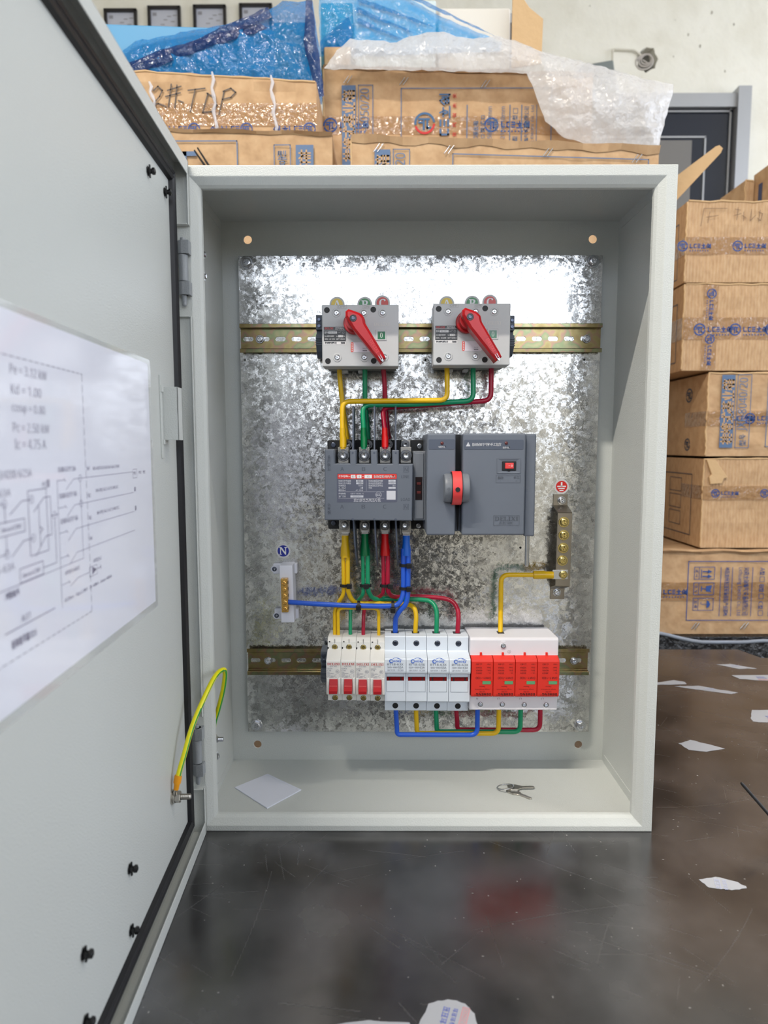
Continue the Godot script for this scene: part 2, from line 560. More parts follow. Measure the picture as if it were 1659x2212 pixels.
func _ready() -> void:
	# ---- camera: a phone's main lens, in front of the open cabinet and a little above its middle
	var cam := Camera3D.new()
	cam.name = "camera"
	cam.position = Vector3(-0.0419, 0.42366, 0.7075)
	cam.basis = Basis.from_euler(Vector3(-0.09836, 0.00368, -0.00061))
	var eye := CameraAttributesPhysical.new()
	eye.frustum_focal_length = 15.8635
	eye.frustum_focus_distance = 0.82
	eye.exposure_aperture = 4.4
	eye.frustum_near = 0.02
	eye.frustum_far = 60.0
	cam.attributes = eye
	cam.fov = 74.2152
	cam.near = 0.02
	cam.far = 60.0
	add_child(cam)
	cam.current = true
	# ---- sky outside the windows
	var env := Environment.new()
	var sm := ProceduralSkyMaterial.new()
	sm.sky_top_color = Color(0.62, 0.74, 0.9)
	sm.sky_horizon_color = Color(0.9, 0.93, 0.97)
	sm.ground_horizon_color = Color(0.72, 0.72, 0.7)
	sm.ground_bottom_color = Color(0.5, 0.5, 0.48)
	sm.sun_angle_max = 0.0
	sm.energy_multiplier = 1.0
	var sky := Sky.new()
	sky.sky_material = sm
	env.background_mode = Environment.BG_SKY
	env.sky = sky
	env.ambient_light_source = Environment.AMBIENT_SOURCE_SKY
	env.tonemap_mode = Environment.TONE_MAPPER_LINEAR
	env.tonemap_exposure = 0.98
	env.sdfgi_enabled = true
	env.ssao_enabled = true
	env.ssil_enabled = true
	var we := WorldEnvironment.new()
	we.name = "world"
	we.environment = env
	add_child(we)
	# ---- daylight at the window openings: behind the camera (+z) and in the right wall (+x)
	daylight("window_light_front", Vector3(0.3, 1.425, 3.44), Vector3(0, 0, -1), Vector2(3.2, 1.05), 5.6, rgb(236, 243, 255))
	daylight("window_light_right", Vector3(3.84, 1.7, 0.0), Vector3(-1, 0, 0), Vector2(4.0, 1.8), 11.5, rgb(238, 244, 255))
	materials()
	room()
	table()
	cabinet()
	door()
	plate_and_rails()
	isolators()
	transfer_switch()
	breakers()
	fuses()
	surge_arrester()
	bars_and_stickers()
	wires()
	loose_things()
	cartons()
	bundles()
	wall_things()
	photographer()

func daylight(called: String, at: Vector3, way: Vector3, size: Vector2, energy: float, c: Color) -> void:
	var l := AreaLight3D.new()
	l.name = called
	l.area_size = size
	l.area_normalize_energy = true
	l.light_energy = energy
	l.light_color = c
	l.area_range = 30.0
	l.area_attenuation = 2.0
	l.shadow_enabled = true
	l.position = at
	add_child(l)
	l.look_at_from_position(at, at + way)

func materials() -> void:
	var peel := noise_tex(0.11, 512, true, 5.0, FastNoiseLite.TYPE_SIMPLEX_SMOOTH, 2, 4)
	var tri := {"uv1_triplanar": true, "uv1_world_triplanar": true}
	var coat := func(c: Color, ns: float) -> StandardMaterial3D:
		return mat(c, 0.42, 0.0, {"uv1_triplanar": true, "uv1_world_triplanar": true, "uv1_scale": Vector3(10, 10, 10), "normal_enabled": true, "normal_texture": peel, "normal_scale": ns})
	M.coat = coat.call(rgb(203, 207, 205), 0.2)
	M.hinge = coat.call(rgb(150, 155, 160), 0.2)
	M.print = mat(Color(1, 1, 1), 0.55, 0.0, {"vertex_color_use_as_albedo": true})
	M.gloss_print = mat(Color(1, 1, 1), 0.3, 0.0, {"vertex_color_use_as_albedo": true})
	M.rubber = mat(rgb(26, 26, 30), 0.45)
	M.steel = mat(rgb(196, 198, 202), 0.22, 1.0)
	M.steel_dull = mat(rgb(188, 184, 176), 0.3, 1.0)
	M.screw_dark = mat(rgb(92, 98, 112), 0.3, 1.0)
	M.brass = mat(rgb(214, 172, 98), 0.26, 1.0)
	M.zinc = mat(rgb(190, 172, 112), 0.25, 1.0)
	M.black = mat(rgb(18, 18, 20), 0.5)
	M.black_gloss = mat(rgb(14, 14, 16), 0.25)
	M.tie = mat(rgb(22, 22, 24), 0.4)
	var fine := noise_tex(0.3, 256, true, 1.6, FastNoiseLite.TYPE_SIMPLEX, 2, 9)
	var plas := func(c: Color, ro := 0.45) -> StandardMaterial3D:
		return mat(c, ro, 0.0, {"uv1_triplanar": true, "uv1_scale": Vector3(30, 30, 30), "normal_enabled": true, "normal_texture": fine, "normal_scale": 0.25})
	M.iso_body = plas.call(rgb(196, 198, 200))
	M.iso_base = plas.call(rgb(118, 124, 124))
	M.grey = plas.call(rgb(101, 108, 120))
	M.grey_light = plas.call(rgb(112, 117, 125))
	M.grey_dark = plas.call(rgb(78, 86, 102))
	M.stop = plas.call(rgb(84, 92, 104))
	M.white = plas.call(rgb(234, 233, 229))
	M.white_cool = plas.call(rgb(222, 230, 240))
	M.white_spd = plas.call(rgb(232, 230, 236))
	M.red = plas.call(rgb(178, 22, 32))
	M.red_handle = mat(rgb(176, 16, 24), 0.32)
	M.red_spd = plas.call(rgb(224, 48, 34))
	M.red_knob = plas.call(rgb(226, 66, 66))
	M.green_window = mat(rgb(16, 104, 62), 0.2)
	M.green_flag = mat(rgb(96, 160, 112), 0.25)
	M.red_window = mat(rgb(120, 14, 16), 0.18)
	M.dark_window = mat(rgb(42, 34, 36), 0.15)
	M.nbase = plas.call(rgb(226, 228, 240))
	for k: Array in [["y", 236, 190, 20], ["g", 16, 148, 102], ["r", 172, 16, 52], ["b", 36, 92, 208]]:
		M["wire_" + k[0]] = mat(rgb(k[1], k[2], k[3]), 0.34)
	for k: Array in [["y", 222, 178, 14], ["g", 0, 112, 62], ["r", 206, 22, 24], ["b", 22, 104, 214]]:
		M["sleeve_" + k[0]] = mat(rgb(k[1], k[2], k[3]), 0.3)
	M.wire_pe = mat(Color(1, 1, 1), 0.34, 0.0, {"vertex_color_use_as_albedo": true})
	M.sleeve_o = mat(rgb(240, 160, 20), 0.35)
	# yellow-passivated zinc of the rails: the colour wanders over the sheet
	M.rail = mat(Color(1, 1, 1), 0.27, 1.0, {"albedo_texture": ramp_tex(0.012, 512, [[0.0, rgb(136, 116, 80)], [0.35, rgb(150, 138, 96)], [0.5, rgb(152, 122, 104)], [0.65, rgb(126, 134, 100)], [1.0, rgb(158, 144, 112)]], FastNoiseLite.TYPE_SIMPLEX_SMOOTH, 2, 5), "uv1_triplanar": true, "uv1_scale": Vector3(7, 7, 7)})
	galvanised()
	bench_steel()
	# cardboard
	var fib := ramp_tex(0.02, 512, [[0.0, rgb(180, 146, 110)], [0.45, rgb(194, 160, 123)], [1.0, rgb(205, 173, 136)]], FastNoiseLite.TYPE_SIMPLEX_SMOOTH, 5, 11)
	var flute := Image.create(256, 4, false, Image.FORMAT_L8)
	for i in 256:
		for j in 4:
			flute.set_pixel(i, j, Color.from_hsv(0, 0, 0.5 + 0.32 * sin(TAU * i / 16.0) + 0.18 * sin(TAU * i / 256.0 * 3.0 + 1.0)))
	var ft := ImageTexture.create_from_image(flute)
	M.card = mat(Color(1, 1, 1), 0.8, 0.0, {"albedo_texture": fib, "uv1_triplanar": true, "uv1_world_triplanar": true, "uv1_scale": Vector3(2.2, 2.2, 2.2), "normal_enabled": true, "normal_texture": noise_tex(0.018, 512, true, 5.0, FastNoiseLite.TYPE_SIMPLEX_SMOOTH, 3, 21), "normal_scale": 0.5})
	M.card_flute = mat(Color(1, 1, 1), 0.8, 0.0, {"albedo_texture": fib, "uv1_triplanar": true, "uv1_world_triplanar": true, "uv1_scale": Vector3(8, 3, 8), "heightmap_enabled": true, "heightmap_texture": ft, "heightmap_scale": 0.12})
	M.card_light = mat(rgb(206, 174, 132), 0.8, 0.0, {"uv1_triplanar": true, "uv1_scale": Vector3(4, 4, 4), "normal_enabled": true, "normal_texture": noise_tex(0.03, 256, true, 4.0), "normal_scale": 0.3})
	M.tape = mat(Color(0.74, 0.58, 0.4, 0.32), 0.12, 0.0, {"transparency": BaseMaterial3D.TRANSPARENCY_ALPHA, "normal_enabled": true, "normal_texture": noise_tex(0.02, 256, true, 6.0), "uv1_triplanar": true, "uv1_scale": Vector3(9, 9, 9)})
	# films
	var crease := noise_tex(0.012, 512, true, 12.0, FastNoiseLite.TYPE_SIMPLEX, 4, 33)
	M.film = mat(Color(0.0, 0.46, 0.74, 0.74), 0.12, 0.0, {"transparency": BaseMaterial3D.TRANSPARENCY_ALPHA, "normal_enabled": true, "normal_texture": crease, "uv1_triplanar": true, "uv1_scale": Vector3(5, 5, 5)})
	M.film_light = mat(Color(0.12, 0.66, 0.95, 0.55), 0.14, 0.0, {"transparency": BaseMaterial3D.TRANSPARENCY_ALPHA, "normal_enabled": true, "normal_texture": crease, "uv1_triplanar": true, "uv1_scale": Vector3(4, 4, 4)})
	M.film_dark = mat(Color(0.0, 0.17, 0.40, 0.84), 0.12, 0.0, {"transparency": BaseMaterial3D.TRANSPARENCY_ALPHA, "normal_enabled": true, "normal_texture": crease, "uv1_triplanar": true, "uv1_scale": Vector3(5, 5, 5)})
	M.bag = mat(Color(0.9, 0.9, 0.91, 0.5), 0.2, 0.0, {"transparency": BaseMaterial3D.TRANSPARENCY_ALPHA, "normal_enabled": true, "normal_scale": 0.9, "normal_texture": noise_tex(0.016, 512, true, 10.0, FastNoiseLite.TYPE_SIMPLEX, 3, 41), "uv1_triplanar": true, "uv1_scale": Vector3(4.5, 4.5, 4.5)})
	M.bag_black = mat(rgb(20, 21, 25), 0.3, 0.0, {"normal_enabled": true, "normal_texture": crease, "uv1_triplanar": true, "uv1_scale": Vector3(5, 5, 5)})
	M.laminate = mat(rgb(232, 234, 246), 0.09, 0.0, {"normal_enabled": true, "normal_texture": noise_tex(0.006, 512, true, 2.0, FastNoiseLite.TYPE_SIMPLEX_SMOOTH, 2, 51), "normal_scale": 0.12, "uv1_triplanar": true, "uv1_scale": Vector3(4, 4, 4)})
	M.lam_edge = mat(Color(0.95, 0.96, 0.96, 0.25), 0.1, 0.0, {"transparency": BaseMaterial3D.TRANSPARENCY_ALPHA})
	M.paper = mat(rgb(226, 230, 244), 0.6)
	M.old_paper = mat(rgb(174, 176, 182), 0.7)
	# room
	M.wall = mat(Color(1, 1, 1), 0.9, 0.0, {"albedo_texture": ramp_tex(0.01, 512, [[0.0, rgb(232, 229, 216)], [0.5, rgb(240, 238, 227)], [0.8, rgb(243, 241, 231)], [1.0, rgb(236, 232, 219)]], FastNoiseLite.TYPE_SIMPLEX_SMOOTH, 5, 61), "uv1_triplanar": true, "uv1_world_triplanar": true, "uv1_scale": Vector3(0.8, 0.8, 0.8), "normal_enabled": true, "normal_texture": noise_tex(0.03, 512, true, 2.0), "normal_scale": 0.4})
	M.ceiling = mat(rgb(232, 230, 224), 0.9)
	M.floor = mat(rgb(118, 112, 104), 0.5)
	M.aluminium = mat(rgb(176, 178, 182), 0.45, 0.7)
	M.dark_glass = mat(rgb(30, 36, 50), 0.08)
	M.plaster = mat(rgb(120, 118, 112), 0.95)
	M.frame_black = mat(rgb(34, 32, 34), 0.35)
	M.lamp_glow = mat(rgb(255, 252, 245), 0.5, 0.0, {"emission_enabled": true, "emission": rgb(255, 250, 240), "emission_energy_multiplier": 4.0})
	M.lamp_body = mat(rgb(225, 226, 228), 0.5)

# hot-dip galvanised sheet: zinc spangles, each crystal feathered along its own direction, with its own tilt and sheen
func galvanised() -> void:
	var w := 896
	var h := 1216
	var cell := FastNoiseLite.new()
	cell.noise_type = FastNoiseLite.TYPE_CELLULAR
	cell.cellular_return_type = FastNoiseLite.RETURN_CELL_VALUE
	cell.frequency = 0.042
	cell.domain_warp_enabled = true
	cell.domain_warp_amplitude = 16.0
	cell.domain_warp_frequency = 0.07
	cell.domain_warp_fractal_octaves = 4
	cell.domain_warp_fractal_gain = 0.6
	cell.seed = 5
	var da := cell.get_image(w, h, false, false, false).get_data()
	cell.seed = 17
	cell.frequency = 0.10
	var db := cell.get_image(w, h, false, false, false).get_data()
	var fl := FastNoiseLite.new()
	fl.noise_type = FastNoiseLite.TYPE_SIMPLEX
	fl.frequency = 0.012
	fl.fractal_octaves = 4
	var dc := fl.get_image(w, h, false, false, true).get_data()
	var st := FastNoiseLite.new()
	st.noise_type = FastNoiseLite.TYPE_SIMPLEX
	st.frequency = 1.0
	st.fractal_octaves = 2
	var alb := PackedByteArray()
	var rou := PackedByteArray()
	var nor := PackedByteArray()
	alb.resize(w * h * 3)
	nor.resize(w * h * 3)
	rou.resize(w * h)
	for j in h:
		for k in w:
			var i := j * w + k
			var q := float(da[i]) / 255.0
			var q2 := float(db[i]) / 255.0
			var s := float(dc[i]) / 255.0
			var an := q * 20.0 + q2 * 3.0
			var cx := cos(an)
			var sx := sin(an)
			var u := k * cx + j * sx
			var v := j * cx - k * sx
			var g := st.get_noise_2d(u * 0.05 + q * 50.0, v * 0.30) * 0.5
			var e := clampf(0.82 + (q - 0.5) * 0.18 + (q2 - 0.5) * 0.10 + g * 0.26 + (s - 0.5) * 0.10, 0.0, 1.0)
			alb[i * 3] = int(e * 250)
			alb[i * 3 + 1] = int(e * 250)
			alb[i * 3 + 2] = int(e * 248)
			rou[i] = int(clampf(0.225 + (q2 - 0.5) * 0.08 + g * 0.10, 0.10, 0.5) * 255)
			nor[i * 3] = int(clampf(0.5 + cx * 0.022 + (q2 - 0.5) * 0.028 - g * sx * 0.06, 0, 1) * 255)
			nor[i * 3 + 1] = int(clampf(0.5 + sx * 0.026 + (q - 0.5) * 0.026 + g * cx * 0.06, 0, 1) * 255)
			nor[i * 3 + 2] = 255
	var tx := func(d: PackedByteArray, fm: int) -> ImageTexture: return ImageTexture.create_from_image(Image.create_from_data(w, h, false, fm, d))
	M.galv = mat(Color(1, 1, 1), 1.0, 1.0, {"albedo_texture": tx.call(alb, Image.FORMAT_RGB8), "roughness_texture": tx.call(rou, Image.FORMAT_L8), "roughness_texture_channel": BaseMaterial3D.TEXTURE_CHANNEL_RED, "normal_enabled": true, "normal_texture": tx.call(nor, Image.FORMAT_RGB8), "normal_scale": 1.0,
		"uv1_scale": Vector3(1.0 / 0.45, 1.0 / 0.61, 1)})

# worn stainless bench top: grime patches and a web of scratches in the sheen
func bench_steel() -> void:
	var w := 1024
	var fl := FastNoiseLite.new()
	fl.noise_type = FastNoiseLite.TYPE_SIMPLEX_SMOOTH
	fl.frequency = 0.006
	fl.fractal_octaves = 5
	fl.seed = 3
	var f := fl.get_seamless_image(w, w)
	var alb := Image.create(w, w, false, Image.FORMAT_RGB8)
	var rou := Image.create(w, w, false, Image.FORMAT_L8)
	var d := f.get_data()
	var pa := PackedByteArray()
	var pr := PackedByteArray()
	pa.resize(w * w * 3)
	pr.resize(w * w)
	for i in w * w:
		var s := float(d[i]) / 255.0
		pa[i * 3] = int(112 + (s - 0.5) * 44)
		pa[i * 3 + 1] = int(111 + (s - 0.5) * 44)
		pa[i * 3 + 2] = int(112 + (s - 0.5) * 46)
		pr[i] = int(58 + (s - 0.5) * 44)
	alb = Image.create_from_data(w, w, false, Image.FORMAT_RGB8, pa)
	rou = Image.create_from_data(w, w, false, Image.FORMAT_L8, pr)
	var rn := RandomNumberGenerator.new()
	rn.seed = 7
	for k in 360:
		var p := Vector2(rn.randf() * w, rn.randf() * w)
		var an := rn.randf() * TAU if rn.randf() < 0.5 else rn.randfn(0.35, 0.3)
		var l := int(rn.randf_range(8, 90) if rn.randf() < 0.9 else rn.randf_range(100, 200))
		var st := rn.randf_range(0.08, 0.45)
		var bow := rn.randfn(0, 0.0012)
		for j in l:
			p += Vector2.from_angle(an)
			an += bow
			var x := posmod(int(p.x), w)
			var y := posmod(int(p.y), w)
			alb.set_pixel(x, y, alb.get_pixel(x, y).lerp(Color8(190, 188, 184), st * 0.35))
			rou.set_pixel(x, y, rou.get_pixel(x, y).lerp(Color(0.62, 0.62, 0.62), st))
	for k in 420:
		var x := rn.randi_range(1, w - 2)
		var y := rn.randi_range(1, w - 2)
		var r := Rect2i(x, y, 1 + int(rn.randf() < 0.25), 1 + int(rn.randf() < 0.2))
		alb.fill_rect(r, Color8(205, 204, 200))
		rou.fill_rect(r, Color(0.8, 0.8, 0.8))
	M.bench = mat(Color(1, 1, 1), 1.0, 0.82, {"albedo_texture": ImageTexture.create_from_image(alb), "roughness_texture": ImageTexture.create_from_image(rou), "roughness_texture_channel": BaseMaterial3D.TEXTURE_CHANNEL_RED,
		"uv1_triplanar": true, "uv1_world_triplanar": true, "uv1_scale": Vector3(1.25, 1.25, 1.25)})

# ---------------------------------------------------------------- the room: y = 0 is the bench top, the floor lies 0.8 m below
func room() -> void:
	var b := MB.new()
	b.box(Vector3(-4.0, -0.9, -2.7), Vector3(4.0, -0.8, 3.5))
	struct("floor", b, M.floor)
	b = MB.new()
	b.box(Vector3(-4.0, 2.9, -2.7), Vector3(4.0, 3.0, 3.5))
	struct("ceiling", b, M.ceiling)
	# back wall, with the knocked-out cable hole
	var hp := PackedVector2Array()
	var rn := RandomNumberGenerator.new()
	rn.seed = 12
	var hc := Vector2(1.122, 2.137)
	for i in 26:
		hp.append(hc + Vector2.from_angle(TAU * i / 26) * Vector2(0.045, 0.056) * rn.randf_range(0.86, 1.1))
	b = MB.new().at(Vector3(0, 0, -2.5))
	b.holed([-4.0, 1.0, 1.25, 4.0], [-0.8, 2.0, 2.27, 2.9], -0.2, 0.0, [[hc, hp]])
	var wb := struct("wall_back", b, M.wall)
	b = MB.new().at(Vector3(0, 0, -2.5))
	b.box(Vector3(1.02, 2.03, -0.1), Vector3(1.22, 2.24, -0.06))
	part(wb, "hole_bottom", b, M.plaster)
	b = MB.new()
	b.box(Vector3(-4.1, -0.8, -2.5), Vector3(-4.0, 2.9, 3.3))
	struct("wall_left", b, M.wall)
	# right wall with its window opening
	b = MB.new()
	b.box(Vector3(3.7, -0.8, -2.5), Vector3(3.86, 2.9, -2.0))
	b.box(Vector3(3.7, -0.8, 2.0), Vector3(3.86, 2.9, 3.3))
	b.box(Vector3(3.7, -0.8, -2.0), Vector3(3.86, 0.8, 2.0))
	b.box(Vector3(3.7, 2.6, -2.0), Vector3(3.86, 2.9, 2.0))
	struct("wall_right", b, M.wall)
	b = MB.new()
	b.box(Vector3(-4.0, -0.8, 3.3), Vector3(-1.3, 2.9, 3.46))
	b.box(Vector3(1.9, -0.8, 3.3), Vector3(3.86, 2.9, 3.46))
	b.box(Vector3(-1.3, -0.8, 3.3), Vector3(1.9, 0.9, 3.46))
	b.box(Vector3(-1.3, 1.95, 3.3), Vector3(1.9, 2.9, 3.46))
	struct("wall_front", b, M.wall)
	b = MB.new()
	for i in 5:
		var x := -1.3 + 3.2 * i / 4
		b.box(Vector3(x - 0.03, 0.9, 3.32), Vector3(x + 0.03, 1.95, 3.36))
	for y: float in [0.925, 1.925]:
		b.box(Vector3(-1.3, y - 0.025, 3.32), Vector3(1.9, y + 0.025, 3.36))
	struct("window_1", b, M.aluminium)
	b = MB.new()
	for i in 5:
		var z := -2.0 + 4.0 * i / 4
		b.box(Vector3(3.72, 0.8, z - 0.025), Vector3(3.76, 2.6, z + 0.025))
	for y: float in [0.82, 1.9, 2.58]:
		b.box(Vector3(3.72, y - 0.025, -2.0), Vector3(3.76, y + 0.025, 2.0))
	struct("window_2", b, M.aluminium)
	tube_lamp(Vector3(-0.95, 2.72, 1.26), 1.0, 9.0)
	tube_lamp(Vector3(1.4, 2.72, 0.6), 0.6, 1.4)
	# aluminium door with dark glass at the right of the back wall
	var d := MeshInstance3D.new()
	b = MB.new()
	b.box(Vector3(1.498, -0.8, -2.5), Vector3(1.555, 1.985, -2.42))
	b.box(Vector3(0.62, -0.8, -2.5), Vector3(0.67, 1.985, -2.42))
	b.box(Vector3(0.67, 1.905, -2.5), Vector3(1.498, 1.962, -2.435))
	d = struct("door_1", b, M.aluminium)
	b = MB.new()
	b.box(Vector3(0.67, -0.8, -2.495), Vector3(1.498, 1.905, -2.465))
	part(d, "glass_panel", b, M.dark_glass)
	b = MB.new()
	b.box(Vector3(1.375, -0.6, -2.465), Vector3(1.382, 1.79, -2.459))
	b.box(Vector3(0.75, 1.785, -2.465), Vector3(1.382, 1.792, -2.459))
	b.box(Vector3(1.48, -0.8, -2.465), Vector3(1.487, 1.905, -2.455))
	b.box(Vector3(0.67, 1.892, -2.465), Vector3(1.487, 1.899, -2.455))
	part(d, "glazing_bead", b, M.aluminium)
	b = MB.new()
	b.box(Vector3(0.75, -0.6, -2.465), Vector3(1.32, 1.775, -2.461))
	part(d, "painted_reflection", b, mat(rgb(120, 118, 116), 0.6))  # grey panel: the reflection in the dark glass, painted as a flat colour

func tube_lamp(at: Vector3, size: float, energy: float) -> void:
	var t := thing("tube_lamp", "long white tube lamp hanging %s" % ["to the left under the ceiling" if at.x < 0 else "to the right under the ceiling"], "lamp", at, "ceiling tube lamps")
	var b := MB.new().at(at)
	b.rbox(Vector3(-size / 2 - 0.05, 0.0, -0.05), Vector3(size / 2 + 0.05, 0.06, 0.05), 0.01)
	for s: float in [-0.4, 0.4]:
		b.box(Vector3(s * size - 0.004, 0.06, -0.004), Vector3(s * size + 0.004, 2.9 - at.y, 0.004))
	part(t, "housing", b, M.lamp_body)
	b = MB.new().at(at)
	b.rbox(Vector3(-size / 2, -0.02, -0.02), Vector3(size / 2, 0.0, 0.02), 0.008)
	part(t, "tube", b, M.lamp_glow)
	var l := AreaLight3D.new()
	l.name = "tube_light"
	l.area_size = Vector2(size, 0.04)
	l.light_energy = energy
	l.light_color = rgb(255, 246, 232)
	l.area_range = 20.0
	l.area_attenuation = 2.0
	l.shadow_enabled = true
	l.position = Vector3(0, -0.03, 0)
	l.rotation = Vector3(-PI / 2, 0, 0)
	t.add_child(l)

# ---------------------------------------------------------------- the steel bench
func table() -> void:
	var t := thing("workbench", "scratched stainless steel workbench under the open cabinet", "workbench", Vector3(0, -0.8, 0))
	var b := MB.new().at(Vector3(), Basis(Vector3.RIGHT, -PI / 2))
	b.prism(PackedVector2Array([Vector2(-1.1, -0.62), Vector2(1.25, -0.62), Vector2(1.25, 0.614), Vector2(0.708, 0.614), Vector2(0.69, 0.67), Vector2(-1.1, 0.67)]), -0.03, 0.0, 0.001)
	part(t, "bench_top", b, M.bench)
	for p: Vector2 in [Vector2(-1.04, -0.6), Vector2(1.18, -0.6), Vector2(-1.04, 0.54), Vector2(1.18, 0.54)]:
		b = MB.new()
		b.rbox(Vector3(p.x, -0.8, p.y), Vector3(p.x + 0.05, -0.03, p.y + 0.05), 0.006)
		part(t, "leg", b, M.steel_dull)
	# scraps of sticker stuck to the steel
	var scraps := [
		["torn white label with blue and red print on the bench in front of the cabinet", [[-22, 260], [-10, 231], [5, 227], [18, 231], [24, 240], [26, 262]], 1],
		["blank torn strip of label hidden half behind the cabinet's right side", [[431, -466], [478, -484], [494, -474], [492, -463], [430, -458]], 0],
		["long ragged label with faint print behind the cabinet's right side", [[466, -452], [510, -455], [545, -432], [562, -421], [548, -415], [500, -436]], 2],
		["small white label nearest the back edge of the bench", [[598, -572], [628, -574], [663, -548], [628, -546]], 2],
		["narrow printed label at the bench's right back edge", [[596, -510], [690, -512], [690, -480], [640, -482], [600, -490]], 1],
		["printed square label with blue rows right of the cabinet", [[525, -312], [545, -345], [600, -345], [606, -290], [560, -292], [522, -300]], 1],
		["ragged blank paper scrap right beside the cabinet", [[374, -222], [396, -234], [418, -218], [432, -205], [402, -196], [380, -202]], 0],
		["faded oval scrap of label near the screwdriver", [[264, 82], [282, 78], [300, 86], [304, 95], [288, 98], [268, 94]], 2],
		["white paper corner at the bench's near edge", [[-90, 252], [-55, 246], [-25, 248], [-20, 262], [-90, 264]], 0],
	]
	for s: Array in scraps:
		var po := PackedVector2Array()
		var ce := Vector2()
		for q: Array in s[1]:
			po.append(Vector2(q[0], -q[1]) * 0.001)
			ce += Vector2(q[0], -q[1]) * 0.001 / s[1].size()
		if Geometry2D.is_polygon_clockwise(po):
			po.reverse()
		# fray the outline
		var ro := PackedVector2Array()
		var rn := RandomNumberGenerator.new()
		rn.seed = hash(s[0])
		for i in po.size():
			for k in 4:
				ro.append(po[i].lerp(po[(i + 1) % po.size()], k / 4.0) + (Vector2(rn.randfn(0, 0.0006), rn.randfn(0, 0.0006)) if k else Vector2()))
		var up := Basis(Vector3.RIGHT, -PI / 2)
		b = MB.new().at(Vector3(0, 0.0001, 0), up)
		b.prism(ro, 0.0, 0.0002, 0.0, false)
		var o := thing("label_scrap", s[0], "label", Vector3(ce.x, 0, -ce.y), "label scraps on the bench")
		part(o, "paper", b, M.old_paper)
		if s[2] > 0:
			b = MB.new().at(Vector3(ce.x, 0.00045, -ce.y), up * Basis(Vector3(0, 0, 1), 1.25 if ce.y < 0 else -0.05))
			b.ink(rgb(120, 130, 196) if s[2] == 1 else rgb(186, 192, 216))
			var sc := 1.0 if ce.y < 0 else 0.9
			b.han("检验单", Vector2(-0.009, 0.003) * sc, 0.0042, 0.0042, 0.0012, 0.0007)
			b.han("合格品检", Vector2(-0.009, -0.003) * sc, 0.0032, 0.0032, 0.001, 0.0005)
			if s[2] == 1:
				b.ink(rgb(224, 150, 156)).frame(-0.010, -0.0115, 0.010, -0.0065, 0.0006)
				b.text("0020600", Vector2(-0.009, -0.0106), 0.0032, 0.018)
			part(o, "print", b, M.print)

